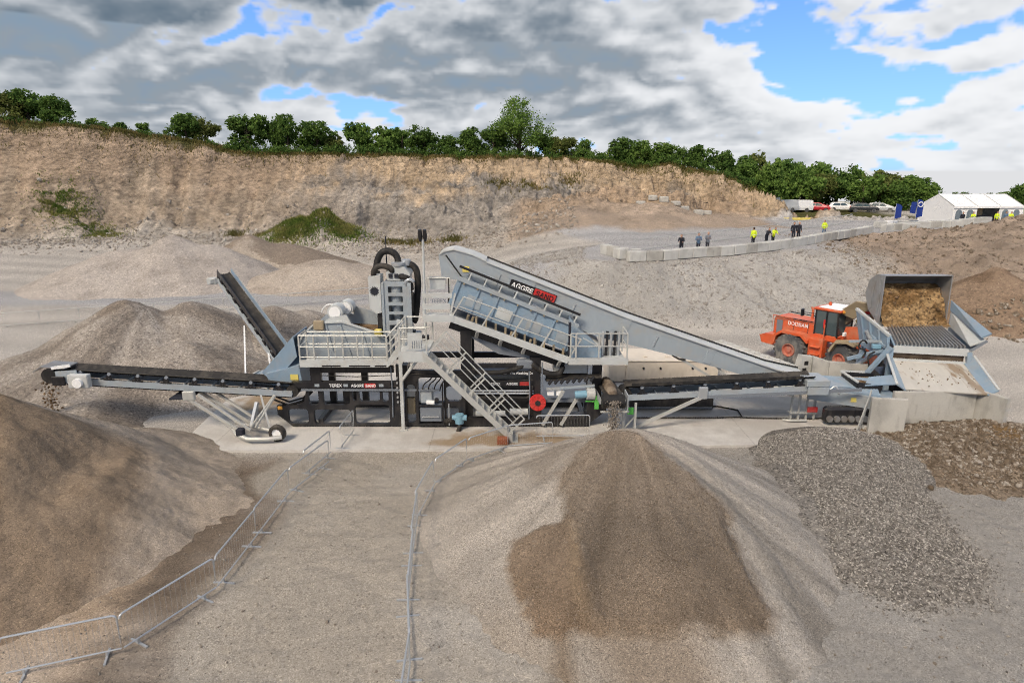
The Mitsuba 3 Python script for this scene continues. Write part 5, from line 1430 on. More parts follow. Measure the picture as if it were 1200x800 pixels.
for x in (-3.2, -0.5, 2.8, 6.5, 10.0):
    z = 7.05 - (x + 1.12) * 0.398 if x > -1.2 else 7.2
    put('bolt_row', MB().bar((x, 27.93, z - .15), (x - .2, 27.93, z - .62), 0.03, 0.03), ZN, fc) if x > -1.2 and x < 9 else None
# ------------------------------------------------------------------ the tipping hopper
HA = 12.0
hop = thing('feed_hopper', 'blue grey steel hopper with a tipping grid and a pale sloping reject chute', 'hopper', at(19.5, 29.2, 0, -HA))
gf = put('grid_frame', MB().box(-1.55, 1.6, -0.12, -0.02, 2.72, 3.05), PALEP, hop)
for i in range(19):
    x = -1.4 + 2.85 * i / 18
    put('grid_bar', MB().bar((x, -0.02, 3.1), (x * 0.86 + 0.25, 2.9, 3.42), 0.055, 0.16), 'worn_steel', gf)
for y in (0.5, 1.4, 2.3):
    put('cross_bar', MB().bar((-1.5, y, 2.98 + y * 0.11), (1.6, y, 2.98 + y * 0.11), 0.06, 0.1), 'worn_steel', gf)
put('feed_soil', MB().plate([(-1.4, 0.1, 2.72), (1.4, 0.1, 2.72), (1.4, 2.9, 2.95), (-1.4, 2.9, 2.95)], 0.06), 'mud', hop)
put('slot_plate', MB().box(-1.5, 1.5, 0.02, 0.06, 2.3, 2.72), 'mud_dark', hop)
put('lower_beam', MB().box(-1.62, 1.62, -0.14, -0.02, 2.28, 2.44), PALEP, hop)
ct = put('reject_chute', MB().plate([(-1.5, -0.1, 2.32), (1.5, -0.1, 2.32), (1.62, -2.35, 1.62), (-1.62, -2.35, 1.62)], 0.06), 'chute_steel', hop, label='pale worn sloping steel chute streaked with brown soil')
for s in (-1, 1):
    put('chute_side', MB().plate([(s * 1.5, -0.1, 2.35), (s * 1.85, -0.1, 2.75), (s * 2.0, -2.4, 1.85), (s * 1.62, -2.4, 1.6)], 0.06), BG, ct)
    put('side_flange', MB().bar((s * 1.85, -0.1, 2.75), (s * 2.0, -2.4, 1.87), 0.1, 0.06), PALEP, ct)
rs = np.random.default_rng(8)
n = 45
cx_ = rs.uniform(-1.3, 1.5, n); cy_ = rs.uniform(-2.2, -0.2, n)
put('caught_soil', stones(np.stack([cx_, cy_, 2.32 + (cy_ + 0.1) * 0.31 + 0.05], -1), rs.uniform(0.015, 0.045, n), rs), 'mud', ct, kind='stuff')
put('left_wall', MB().plate([(-1.5, -0.05, 3.05), (-1.75, -0.05, 3.5), (-2.55, 2.6, 4.22), (-1.4, 2.9, 3.35)], 0.08), BG, hop)
lw = put('left_rim', MB().bar((-1.78, -0.05, 3.5), (-2.58, 2.6, 4.22), 0.14, 0.12), PALEP, hop)
put('left_apron', MB().plate([(-1.78, -0.05, 3.44), (-2.58, 2.6, 4.16), (-2.2, 2.6, 2.4), (-1.7, 0.0, 2.2)], 0.06), BG, hop)
for i in range(4):
    a = i / 3.5
    p = np.array([-1.84 - 0.72 * a, -0.05 + 2.5 * a, 3.42 + 0.68 * a])
    put('wall_rib', MB().bar(p + [-0.02, 0, 0], (-1.72 - 0.4 * a, 0.0 + 2.5 * a, 2.3), 0.09, 0.12), BG, hop)
put('wall_rib', MB().bar((-1.85, 0.1, 2.9), (-2.35, 2.5, 3.3), 0.08, 0.12), BG, hop)
hi = np.array([[math.cos(math.radians(HA)), -math.sin(math.radians(HA)), 0], [math.sin(math.radians(HA)), math.cos(math.radians(HA)), 0], [0, 0, 1]])


def hl(x, y, z):
    return hi @ (np.array([x, y, z]) - [19.5, 29.2, 0])


put('right_wall', MB().plate([hl(21.3, 29.1, 3.1), hl(21.85, 28.9, 3.42), hl(22.35, 32.3, 4.1), hl(22.2, 32.0, 3.35)], 0.06), PALEP, hop)
put('right_wing', MB().plate([hl(21.62, 28.9, 3.56), hl(21.98, 28.8, 3.78), hl(22.4, 32.5, 4.6), hl(22.3, 32.3, 4.12)], 0.06), BG, hop)
put('right_apron', MB().plate([hl(21.85, 28.9, 3.40), hl(21.35, 29.1, 2.9), hl(22.2, 32.0, 2.3), hl(22.35, 32.3, 4.05)], 0.05), BG, hop)
put('right_prop', MB().bar((1.7, 0, 2.95), (2.25, -0.15, 3.5), 0.1, 0.1), 'grey_cloth', hop)
put('hopper_body', MB().prism([(-1.5, 3.0), (1.6, 3.0), (0.8, 1.3), (-0.8, 1.3)], 0.2, 2.9), BG, hop)
for a, b in (((-1.65, -0.05, 2.9), (-1.75, -0.5, 0.05)), ((1.65, -0.05, 2.9), (1.75, -0.5, 0.05)), ((-1.9, 2.6, 3.0), (-2.3, 2.8, 0.05)), ((1.9, 2.6, 3.0), (2.2, 2.8, 0.05))):
    put('leg', MB().bar(a, b, 0.2, 0.2), BG, hop)
put('front_leg', MB().bar((-1.7, -0.15, 3.0), (-2.75, -0.25, 1.45), 0.3, 0.12), BG, hop)
put('front_brace', MB().bar((-1.75, 0.3, 2.75), (-3.3, 0.6, 2.1), 0.2, 0.14), BG, hop)
put('front_brace', MB().bar((-1.75, 0.5, 3.1), (-3.0, 1.6, 2.75), 0.16, 0.12), G, hop)
put('ram', MB().cyl((-2.9, 0.9, 1.6), (-1.95, 0.4, 2.7), 0.1, 10), ZN, hop, smooth=40)
put('ram', MB().cyl((-1.9, 1.2, 2.5), (-2.4, 1.3, 3.4), 0.09, 10), ZN, hop, smooth=40)
put('control_plate', MB().rbox(-2.35, -1.95, 0.25, 0.5, 2.75, 2.95), 'light_blue', hop)
put('hydraulic_hose', hose([(-2.6, 0.3, 3.0), (-2.9, 0.2, 3.1), (-2.95, 0.2, 2.8), (-2.7, 0.2, 2.7), (-2.75, 0.25, 2.3)], 0.04), RB, hop, smooth=True)
put('hydraulic_hose', hose([(-2.2, 0.3, 2.6), (-2.5, 0.2, 2.3), (-2.4, 0.2, 1.9), (-2.6, 0.3, 1.5)], 0.035), RB, hop, smooth=True)
put('underside', MB().box(-1.6, 1.6, 0.6, 2.4, 0.25, 1.3), BK, hop)

# feeder unit at the foot of the hopper
fd = thing('feeder_unit', 'blue grey feeder with a black open box on crawler rollers beside the concrete wall', 'feeder')
put('side_plate', MB().plate([(13.3, 27.5, 1.62), (13.3, 27.5, 1.1), (16.4, 26.9, 0.75), (16.3, 26.9, 1.35)], 0.08), G, fd)
put('trough', MB().plate([(13.4, 29.0, 1.75), (13.4, 27.55, 1.65), (16.2, 26.95, 1.4), (16.6, 28.4, 1.75)], 0.08), BG, fd)
put('spill_plate', MB().plate([(13.7, 28.2, 1.95), (13.7, 27.5, 1.68), (15.2, 27.6, 1.6), (15.1, 28.4, 1.8)], 0.05), BG, fd)
hd = put('feed_box', MB().plate([(15.5, 27.6, 1.85), (16.5, 27.5, 1.75), (16.5, 27.5, 1.35), (15.5, 27.6, 1.45)], 0.05).plate([(15.5, 27.6, 1.85), (15.3, 28.7, 2.0), (15.3, 28.7, 1.4), (15.5, 27.6, 1.45)], 0.05).plate([(15.3, 28.7, 2.0), (16.7, 28.6, 1.95), (16.7, 28.6, 1.4), (15.3, 28.7, 1.4)], 0.05), BK, fd)
put('rim', MB().bar((15.47, 27.56, 1.87), (15.27, 28.74, 2.02), 0.1, 0.07).bar((15.27, 28.74, 2.02), (16.3, 28.66, 1.99), 0.1, 0.07), PALEP, hd)
put('flap', MB().plate([(15.75, 27.5, 1.72), (17.1, 27.3, 1.85), (17.2, 28.0, 2.05), (16.2, 28.1, 1.92)], 0.05), BG, hd)
put('soil', MB().plate([(15.5, 27.7, 1.6), (16.6, 27.6, 1.6), (16.6, 28.6, 1.75), (15.4, 28.7, 1.75)], 0.08), 'mud', hd)
put('track_frame', MB().rbox(13.9, 16.2, 27.0, 27.4, 0.12, 0.85, 0.1), BK, fd)
for i in range(7):
    put('track_roller', MB().cyl((14.1 + .32 * i, 26.9, 0.35), (14.1 + .32 * i, 27.0, 0.35), 0.14, 12), 'worn_steel', fd, smooth=40)
put('foot', MB().prism([(15.6, 0.02), (16.5, 0.02), (16.25, 0.15), (16.15, 0.9), (15.95, 0.9), (15.9, 0.2)], 26.78, 26.88), G, fd)
put('side_box', MB().rbox(16.3, 17.2, 27.0, 28.0, 0.4, 1.35, 0.05), BG, fd)
for x in (12.7, 13.05, 13.4, 13.75):
    put('step_post', MB().box(x - .04, x + .04, 27.7, 27.78, 0.05, 1.2), GV, fd)
put('step', MB().box(12.6, 13.85, 27.6, 27.9, 0.35, 0.4), GV, fd)
put('fire_box', MB().rbox(13.35, 13.8, 27.5, 27.6, 0.45, 0.7, 0.02), 'red_paint', fd)
put('tripod_foot', MB().tube([(12.3, 27.6, 0.05), (12.6, 27.4, 0.1), (13.3, 27.4, 0.12)], 0.06, 7), GV, fd, smooth=True)
put('notice', MB().box(15.0, 15.25, 27.08, 27.1, 1.1, 1.3), 'yellow_paint', fd)
put('chain', hose([(13.9, 27.4, 1.9), (14.1, 27.3, 1.6), (14.3, 27.3, 1.75), (14.5, 27.2, 1.45)], 0.04), ZN, fd, smooth=True)
ld = thing('ladder', 'narrow steel ladder leaning on the left end of the concrete wall', 'ladder')
for dx in (0, 0.42):
    put('stile', MB().bar((14.75 + dx, 25.95 + dx, 0.0), (15.35 + dx * .6, 26.25 + dx, 1.8), 0.05, 0.05), GV, ld)
for i in range(7):
    a = (i + 0.5) / 7
    put('rung', MB().bar((14.75 + .6 * a, 25.95 + .3 * a, 1.8 * a), (15.17 + .43 * a, 26.37 + .3 * a, 1.8 * a), 0.035, 0.035), GV, ld)

# ------------------------------------------------------------------ precast concrete walls
RW = 'precast concrete retaining wall units'


def wall_unit(p, q, h, label, t=0.14, h2=None, foot=0.0):
    p, q = np.asarray(p, float), np.asarray(q, float)
    d = unit(q - p); n = np.array([-d[1], d[0]])
    h2 = h if h2 is None else h2
    k = thing('concrete_wall', label, 'concrete wall', None, RW)
    v = []
    for a, hh in ((p, h), (q, h2)):
        for s, tt in ((-1, t), (1, t)):
            v += [(*(a + n * s * tt * 0.62), -0.1), (*(a + n * s * tt * 0.5), hh - 0.02), (*(a + n * s * tt * 0.4), hh)]
    m = m3.Manifold.hull_points(np.array(v)).to_mesh()
    mb = MB(); mb.add(m.vert_properties[:, :3], m.tri_verts)
    put('stem', mb, 'concrete', k)
    if foot:
        f = MB()
        a, b = p, q
        f.frame_box((*a, -0.1), (*(b - a), 0), (*(n * foot), 0), (0, 0, 0.22))
        put('base_slab', f, 'concrete', k)
    return k


wall_unit((15.25, 25.95), (16.65, 25.75), 1.72, 'tall concrete wall panel at the left end of the retaining wall, nearest the ladder', 0.16, foot=0.9)
wall_unit((16.78, 26.98), (20.4, 26.98), 1.64, 'long low concrete wall panel under the pale reject chute', foot=0.8)
wall_unit((20.5, 27.3), (20.95, 25.8), 1.72, 'concrete wall panel set at an angle at the right end of the retaining wall', 0.2)
for i, (p, q, h, h2, lab) in enumerate([((14.95, 30.95), (15.7, 30.8), 2.12, 1.88, 'pale concrete panel with a sloping top beside the black slotted block, behind the feeder'), ((15.72, 30.8), (17.5, 30.4), 1.88, 1.85, 'long grey concrete panel between the feeder and the tyres of the wheel loader')]):
    wall_unit(p, q, h, lab, 0.2, h2)
k = thing('concrete_wall', 'pale concrete end piece with four dark slots, left of the panels behind the feeder', 'concrete wall', at(14.3, 31.0, 0, 10), RW)
put('stem', MB().prism([(-0.35, -0.1), (0.75, -0.1), (0.85, 2.0), (0.15, 2.1)], 0, 0.35), 'concrete_pale', k)
for i in range(4):
    put('slot', MB().box(0.0 + .07 * i + 0.1, 0.22 + .07 * i + 0.1, -0.012, 0.0, 0.55 + .35 * i, 0.75 + .35 * i), 'dark_void', k)


def block_mesh(L, W, H, studs=True, r=0.04):
    m = MB().rbox(-L / 2, L / 2, -W / 2, W / 2, 0, H, r)
    if studs:
        n = max(1, int(round(L / 0.8)))
        for i in range(n):
            x = -L / 2 + L * (i + .5) / n
            m.tm(trimesh.creation.cone(0.2, 0.0001) if False else trimesh.creation.cylinder(0.16, 0.1, sections=10), np.array([[1, 0, 0, x], [0, 1, 0, 0], [0, 0, 1, H + 0.045], [0, 0, 0, 1]]))
    return m


def blocks(pts, L, W, H, label, group, studs, zf=None, mats=('concrete_pale', 'concrete'), gap=0.03, name='concrete_block'):
    """blocks laid end to end along a polyline"""
    ls = LineString(pts)
    n = max(1, int(round(ls.length / L)))
    l = ls.length / n
    proto = ply(block_mesh(l - gap, W, H, studs).mesh())
    rg = np.random.default_rng(int(1000 * L + 10 * n))
    for i in range(n):
        c = ls.interpolate((i + .5) * l)
        a, b = ls.interpolate(i * l), ls.interpolate((i + 1) * l)
        ang = math.degrees(math.atan2(b.y - a.y, b.x - a.x))
        z = float(ground(np.array([c.x]), np.array([c.y]), False)[0]) if zf is None else zf
        k = numbered(name)
        d = dict(proto)
        d['to_world'] = at(c.x, c.y, z - 0.03, ang + rg.normal(0, 0.7))
        d['bsdf'] = {'type': 'ref', 'id': mats[1] if rg.random() < 0.25 else mats[0]}
        scene[k] = d
        labels[k] = {'label': label % ordn(i), 'category': 'concrete block', 'group': group}


blocks([(12.3, 37.6), (13.7, 34.4), (14.6, 32.3)], 1.5, 0.75, 1.3, 'studded concrete block in the row before the loader, %s from its far end', 'studded concrete blocks in a row behind the feed conveyor', True, -0.1)
blocks([(9.65, 54.05), (12.5, 54.9), (19.7, 58.3), (27, 62.9), (34, 68.6), (40.8, 74.6)], 1.55, 0.7, 0.85, 'pale concrete block along the edge of the upper road, %s from the left', 'concrete blocks edging the upper road', False)
blocks([(8.1, 57.6), (9.3, 54.3)], 1.3, 0.7, 0.85, 'pale concrete block closing the left end of the upper road row, %s from the back', 'concrete blocks closing the left end of the row', False)
blocks([(43.0, 76.0), (47.5, 78.3), (53.0, 79.5), (59.0, 81.3)], 1.6, 0.7, 0.8, 'concrete block in the pale row before the white marquee, %s from the left', 'concrete blocks before the marquee', False)
blocks([(44.5, 80.5), (50.5, 82.0)], 1.6, 0.6, 0.75, 'white block left of the marquee, %s from the left', 'white blocks left of the marquee', False, mats=('white_paint', 'concrete_pale'))
for i, (x, y) in enumerate(((46.2, 75.9), (52.0, 77.3), (10.0, 58.3), (11.0, 57.7))):
    k = put('concrete_block', block_mesh(1.7, 0.8, 0.8, False), 'concrete_pale', smooth=False, cat='concrete block', label=('single pale block standing before the row, left of the marquee', 'single pale block standing before the row, under the marquee front', 'small white block on the left end of the upper road', 'white block beside the small one at the left end of the upper road')[i])
    scene[k]['to_world'] = at(x, y, float(ground(np.array([x]), np.array([y]))[0]) - .02, 12, 1.0 if i < 2 else 0.5)

# ------------------------------------------------------------------ wheel loader
LA = math.degrees(math.atan2(-0.80, 0.60))
lo = thing('wheel_loader', 'orange wheel loader behind the concrete blocks, tipping its bucket into the hopper', 'wheel loader', at(17.42, 37.6, -0.1, LA, 1.07))
OR = 'orange_paint'


def loader_wheel(x, y, turn=0.0):
    r, w = 0.86, 0.66
    ax = (math.sin(turn), math.cos(turn), 0)
    prof = [(0.33, -w / 2 + .08), (0.46, -w / 2), (r * 0.93, -w / 2 + .02), (r * 0.97, -w * .4), (r * 0.97, w * .4), (r * 0.93, w / 2 - .02), (0.46, w / 2), (0.33, w / 2 - .08), (0.33, -w / 2 + .08)]
    k = put('wheel', place_wheel(trimesh.creation.revolve(np.array(prof), sections=30), (x, y, r), ax), 'tyre_rubber', lo, smooth=40)
    lug = MB()
    for i in range(22):
        a = i * 2 * PI / 22
        for s in (-1, 1):
            aa = a + (0.14 if s > 0 else 0)
            c = np.array([math.cos(aa) * r * 0.985, math.sin(aa) * r * 0.985, s * w * 0.24])
            e = np.array([math.cos(aa + .12) * r * 0.985, math.sin(aa + .12) * r * 0.985, s * w * 0.02])
            o = np.array([math.cos(aa) * r * 0.985, math.sin(aa) * r * 0.985, s * w * 0.49])
            lug.bar(o, e, 0.13, 0.07, c)
    put('tread', place_wheel(lug.mesh(), (x, y, r), ax), 'tyre_rubber', k)
    rp = [(0.0, -0.10), (0.12, -0.13), (0.15, -0.05), (0.28, -0.03), (0.33, -0.19), (0.36, -0.19), (0.36, 0.2), (0.33, 0.2), (0.0, 0.12), (0.0, -0.10)]
    s = -1 if y < 0 else 1
    m = trimesh.creation.revolve(np.array([(a, b * (-s) if False else b) for a, b in rp]), sections=22)
    if y > 0:
        m.apply_transform(np.diag([1, 1, -1, 1]))
    c = np.array([x, y, r]) + np.array(ax) * s * 0.16
    put('rim', place_wheel(m, c, ax), 'rim_paint', k, smooth=40)
    return k


TURN = math.radians(-14)
loader_wheel(0, -1.1); loader_wheel(0, 1.1)
fxc = np.array([3.05, 0.16])
for s in (-1, 1):
    p = fxc + 1.1 * s * np.array([-math.sin(-TURN) * -1, math.cos(TURN)])
    loader_wheel(fxc[0] + s * 1.1 * math.sin(-TURN) * -1 * -1, 1.1 * s + fxc[1], -TURN)
put('counterweight', MB().prism([(-1.75, 0.95), (-1.9, 1.35), (-1.55, 1.5), (-0.9, 1.5), (-0.9, 0.9)], -1.25, 1.25), OR, lo)
hood_ = MB().rbox(-1.45, 1.15, -0.75, 0.75, 1.15, 2.45, 0.12)
hk_ = put('engine_hood', hood_, OR, lo, smooth=30)
put('hood_rail', MB().tube([(-1.3, -0.78, 2.5), (0.9, -0.78, 2.5)], 0.03, 6).tube([(-1.3, 0.78, 2.5), (0.9, 0.78, 2.5)], 0.03, 6), BK, hk_)
put('lettering', lettering('DOOSAN', 0.2, (-0.55, -0.77, 2.12), (1, 0, 0), (0, 0, 1)), 'white_paint', hk_)
put('grille', MB().box(-1.2, -0.85, -0.775, -0.752, 1.35, 2.3), 'grey_cloth', hk_)
put('vent', MB().box(-0.6, 0.6, -0.772, -0.752, 1.55, 1.85), 'dark_cloth', hk_)
put('exhaust', MB().tube([(0.3, 0.2, 2.4), (0.3, 0.2, 2.95), (0.2, 0.2, 3.1)], 0.07, 8), 'orange_paint', hk_, smooth=40)
put('air_filter', MB().cyl((0.75, 0.35, 2.4), (0.75, 0.35, 2.95), 0.17, 12), 'grey_cloth', hk_, smooth=40)
put('rear_fender', MB().prism([(-1.05, 1.0), (-0.95, 1.6), (-0.6, 1.85), (0.6, 1.85), (0.95, 1.55), (0.95, 1.4), (0.55, 1.72), (-0.55, 1.72), (-0.85, 1.5), (-0.95, 1.0)], -1.35, -0.75).prism([(-1.05, 1.0), (-0.95, 1.6), (-0.6, 1.85), (0.6, 1.85), (0.95, 1.55), (0.95, 1.4), (0.55, 1.72), (-0.55, 1.72), (-0.85, 1.5), (-0.95, 1.0)], 0.75, 1.35), OR, lo)
put('rear_frame', MB().rbox(-0.9, 1.6, -0.6, 0.6, 0.6, 1.2, 0.05), OR, lo)
st_ = put('side_tank', MB().rbox(0.95, 1.75, -1.2, -0.7, 0.75, 1.75, 0.05), OR, lo)
for i in range(3):
    put('step', MB().box(1.1, 1.65, -1.38, -1.2, 0.5 + .4 * i, 0.55 + .4 * i), OR, st_)
put('grab_rail', MB().tube([(1.75, -1.25, 0.6), (1.78, -1.25, 2.6)], 0.03, 6), OR, st_)
cab = put('cab', MB().rbox(0.95, 2.25, -0.78, 0.78, 1.6, 1.95, 0.05), OR, lo)
put('roof', MB().rbox(0.85, 2.35, -0.86, 0.86, 3.22, 3.36, 0.05), OR, cab)
put('roof_top', MB().rbox(1.1, 2.3, -0.8, 0.8, 3.36, 3.41, 0.02), 'white_paint', cab)
for x, y in ((1.0, -0.75), (1.0, 0.75), (2.22, -0.75), (2.22, 0.75), (1.6, -0.77), (1.6, 0.77)):
    put('pillar', MB().bar((x, y, 1.9), (x + (0.0 if x < 2 else -0.05), y, 3.25), 0.08, 0.08), BK, cab)
put('window', MB().box(1.04, 1.58, -0.765, -0.745, 1.95, 3.22), 'window_glass', cab)
put('window', MB().box(1.64, 2.2, -0.765, -0.745, 1.95, 3.22), 'window_glass', cab)
put('window', MB().box(2.19, 2.21, -0.72, 0.72, 1.95, 3.22), 'window_glass', cab)
put('window', MB().box(1.02, 1.04, -0.72, 0.72, 1.95, 3.22), 'window_glass', cab)
put('window', MB().box(1.04, 2.2, 0.745, 0.765, 1.95, 3.22), 'window_glass', cab)
put('beacon', MB().tube([(1.3, 0, 3.4), (1.3, 0, 3.55), (1.3, 0, 3.6)], [0.08, 0.08, 0.03], 10), OR, cab, smooth=40)
put('seat_back', MB().rbox(1.45, 1.6, -0.79, -0.775, 2.3, 2.75, 0.005), 'red_paint', cab)
put('mirror', MB().bar((1.0, -0.8, 3.0), (0.55, -1.2, 3.05), 0.03, 0.03).rbox(0.45, 0.55, -1.4, -1.15, 2.85, 3.25), BK, cab)
for y in (-0.55, 0.55):
    put('work_lamp', MB().rbox(2.3, 2.4, y - .1, y + .1, 3.2, 3.34, .02), 'lamp_glass', cab)
    put('head_lamp', MB().rbox(2.6, 2.72, y * 1.6 - .12, y * 1.6 + .12, 2.1, 2.3, .02), 'white_paint', lo)
for y in (-0.9, 0.9):
    put('tail_lamp', MB().rbox(-1.92, -1.85, y - .15, y + .15, 1.12, 1.24, .01), 'red_paint', lo)
put('side_rail', MB().tube([(-1.35, -0.95, 1.6), (-1.35, -0.95, 2.55), (-0.2, -0.95, 2.55), (-0.2, -0.95, 1.9)], 0.025, 6), OR, lo)
put('hood_seam', MB().box(-0.2, -0.17, -0.76, -0.745, 1.3, 2.4), 'dark_cloth', hk_)
put('hood_seam', MB().box(0.62, 0.65, -0.76, -0.745, 1.3, 2.4), 'dark_cloth', hk_)
put('door_handle', MB().box(1.5, 1.56, -0.80, -0.77, 2.0, 2.06), BK, cab)
put('rear_panel', MB().box(-1.47, -1.45, -0.6, 0.6, 1.3, 2.3), 'dark_cloth', hk_)
put('front_frame', MB().rbox(1.9, 3.9, -0.55, 0.6, 0.6, 1.6, 0.08).prism([(2.3, 1.5), (2.5, 2.5), (3.0, 2.6), (3.7, 1.5)], -0.5, -0.38).prism([(2.3, 1.5), (2.5, 2.5), (3.0, 2.6), (3.7, 1.5)], 0.4, 0.52), OR, lo)
put('front_fender', MB().tube([(2.15, -1.15, 1.35), (2.45, -1.15, 1.85), (3.1, -1.15, 1.98), (3.6, -1.15, 1.85)], 0.07, 6).prism([(2.2, 1.3), (2.5, 1.85), (3.1, 1.95), (3.5, 1.85), (3.5, 1.78), (3.1, 1.88), (2.55, 1.78), (2.3, 1.28)], -1.5, -0.85), 'tan_part', lo)
# boom and bucket stand in world axes: the front frame is turned towards the hopper
INV = np.diag([1 / 1.07, 1 / 1.07, 1 / 1.07, 1]) @ np.linalg.inv(np.array([[math.cos(math.radians(LA)), -math.sin(math.radians(LA)), 0, 17.42], [math.sin(math.radians(LA)), math.cos(math.radians(LA)), 0, 37.6], [0, 0, 1, -0.1], [0, 0, 0, 1]]))


def here(mb):
    m = mb.mesh(); m.apply_transform(INV); return m


bm = MB()
for dx in (-0.55, 0.55):
    a, b, c = np.array([19.3 + dx, 36.2, 2.5]), np.array([19.8 + dx, 34.9, 3.75]), np.array([20.25 + dx, 33.7, 3.9])
    bm.bar(a, b, 0.16, 0.5).bar(b, c, 0.16, 0.4)
put('boom', here(bm), 'tan_part', lo)
put('boom_plate', here(MB().plate([(18.3, 35.6, 3.35), (18.7, 34.6, 4.15), (19.4, 33.9, 4.1), (18.9, 35.0, 3.1)], 0.1)), 'tan_part', lo)
put('lift_ram', here(MB().cyl((19.0, 36.0, 1.7), (19.6, 34.8, 3.3), 0.11, 10).cyl((20.2, 36.0, 1.7), (20.6, 34.8, 3.3), 0.11, 10)), ZN, lo, smooth=40)
put('linkage', here(MB().bar((19.6, 35.5, 3.2), (20.1, 34.2, 4.6), 0.2, 0.4).bar((20.1, 34.2, 4.6), (20.3, 33.6, 4.3), 0.16, 0.2)), 'red_paint', lo)
BX0, BX1 = 18.68, 22.06
bprof = [(32.15, 3.42), (33.3, 4.0), (33.75, 4.75), (33.55, 5.45), (33.0, 5.85), (32.2, 5.92)]


def xprism(pts, x0, x1):
    """polygon in the YZ plane from x0 to x1"""
    m = MB().prism(pts, 0, x1 - x0).mesh()
    v = np.array(m.vertices)
    return trimesh.Trimesh(np.stack([x1 - v[:, 1] if False else x0 + v[:, 1], v[:, 0], v[:, 2]], -1), m.faces[:, ::-1], process=False)


bk = MB()
for a, b in zip(bprof, bprof[1:]):
    bk.plate([(BX0, a[0], a[1]), (BX1, a[0], a[1]), (BX1, b[0], b[1]), (BX0, b[0], b[1])], 0.05)
bkt = put('bucket', here(bk), 'worn_steel', lo, label='wide worn steel bucket tipped forward')
for x in (BX0, BX1):
    put('side_plate', here(MB().tm(xprism(bprof, x - 0.025, x + 0.025))), 'worn_steel', bkt)
put('cutting_edge', here(MB().bar((BX0 - .05, 32.12, 3.4), (BX1 + .05, 32.12, 3.4), 0.16, 0.07)), 'worn_steel', bkt)
for i in range(2):
    put('side_rib', here(MB().bar((BX0 - 0.05, 32.5 + .6 * i, 3.8 + .3 * i), (BX0 - 0.05, 32.5 + .5 * i, 5.75 - .1 * i), 0.06, 0.14)), 'worn_steel', bkt)
# the load of soil sliding out of it
gxx, gtt = np.meshgrid(np.linspace(BX0 + 0.04, BX1 - 0.04, 70), np.linspace(0, 1, 60))
yy = np.interp(gtt, [0, .12, .75, 1], [31.7, 31.95, 32.85, 33.35]); zz = np.interp(gtt, [0, .12, .75, 1], [3.42, 3.58, 5.1, 5.35])
q = np.stack([gxx, yy, zz], -1)
nn = nfbm(q * 1.6, 4, 50) - 0.5; n2 = nfbm(q * 6, 3, 51) - 0.5
yy = yy - 0.42 * nn - 0.16 * n2; zz = zz + 0.25 * nn + 0.10 * n2
v = np.stack([gxx, yy, zz], -1).reshape(-1, 3); w = 70
i, j = np.meshgrid(np.arange(59), np.arange(69), indexing='ij'); a = (i * w + j).ravel()
f = np.vstack([np.stack([a, a + 1, a + w + 1], 1), np.stack([a, a + w + 1, a + w], 1)])
soil('soil_load', lambda p, n: mix((0.155, 0.095, 0.045), (0.30, 0.205, 0.11), smoothstep(0.35, 0.65, fbm(p.x * 1.7, p.y * 1.7, p.z * 1.7, 4))), f=10, contrast=0.8, bump=0.03)
sl = thing('soil_load', 'brown load of stony soil sliding out of the loader bucket', 'soil')
put('soil', (v, f), 'soil_load', sl, smooth=True)
n = 150
t = rs.random(n); xx = rs.uniform(BX0 + .1, BX1 - .1, n)
put('stone', stones(np.stack([xx, np.interp(t, [0, .12, .75, 1], [31.6, 31.9, 32.8, 33.2]) - 0.06, np.interp(t, [0, .12, .75, 1], [3.45, 3.64, 5.12, 5.4])], -1), np.exp(rs.normal(-3.2, 0.4, n)).clip(0.025, 0.10), rs), 'mud', sl, kind='stuff')

# ------------------------------------------------------------------ crowd barriers
def barrier_proto(L=2.3, rt=0.026):
    k = {}
    fr = MB()
    pts = [(-L / 2, 0, 0.14), (-L / 2, 0, 0.98)] + [tuple(p) for p in arc((-L / 2 + .1, 0, 0.98), 0.1, PI, PI / 2, 4)] + [tuple(p) for p in arc((L / 2 - .1, 0, 0.98), 0.1, PI / 2, 0, 4)] + [(L / 2, 0, 0.14)]
    fr.tube(pts, rt, 7)
    fr.tube([(-L / 2, 0, 0.17), (L / 2, 0, 0.17)], rt * 0.85, 7)
    k['frame'] = ply(fr.mesh(), smooth=50)
    b = MB()
    for i in range(17):
        x = -L / 2 + L * (i + 1) / 18
        b.tube([(x, 0, 0.17), (x, 0, 1.07)], 0.003, 4)
    k['infill_bars'] = ply(b.mesh(), smooth=50)
    for nm, x in (('foot', -L * 0.36), ('foot_001', L * 0.36)):
        k[nm] = ply(MB().bar((x, -0.3, 0.025), (x, 0.3, 0.025), 0.05, 0.04).bar((x, 0, 0.03), (x, 0, 0.17), 0.04, 0.04).mesh())
    return k


BAR = barrier_proto()
BAR_FAR = barrier_proto(2.3, 0.034)        # the stouter pattern used at the back


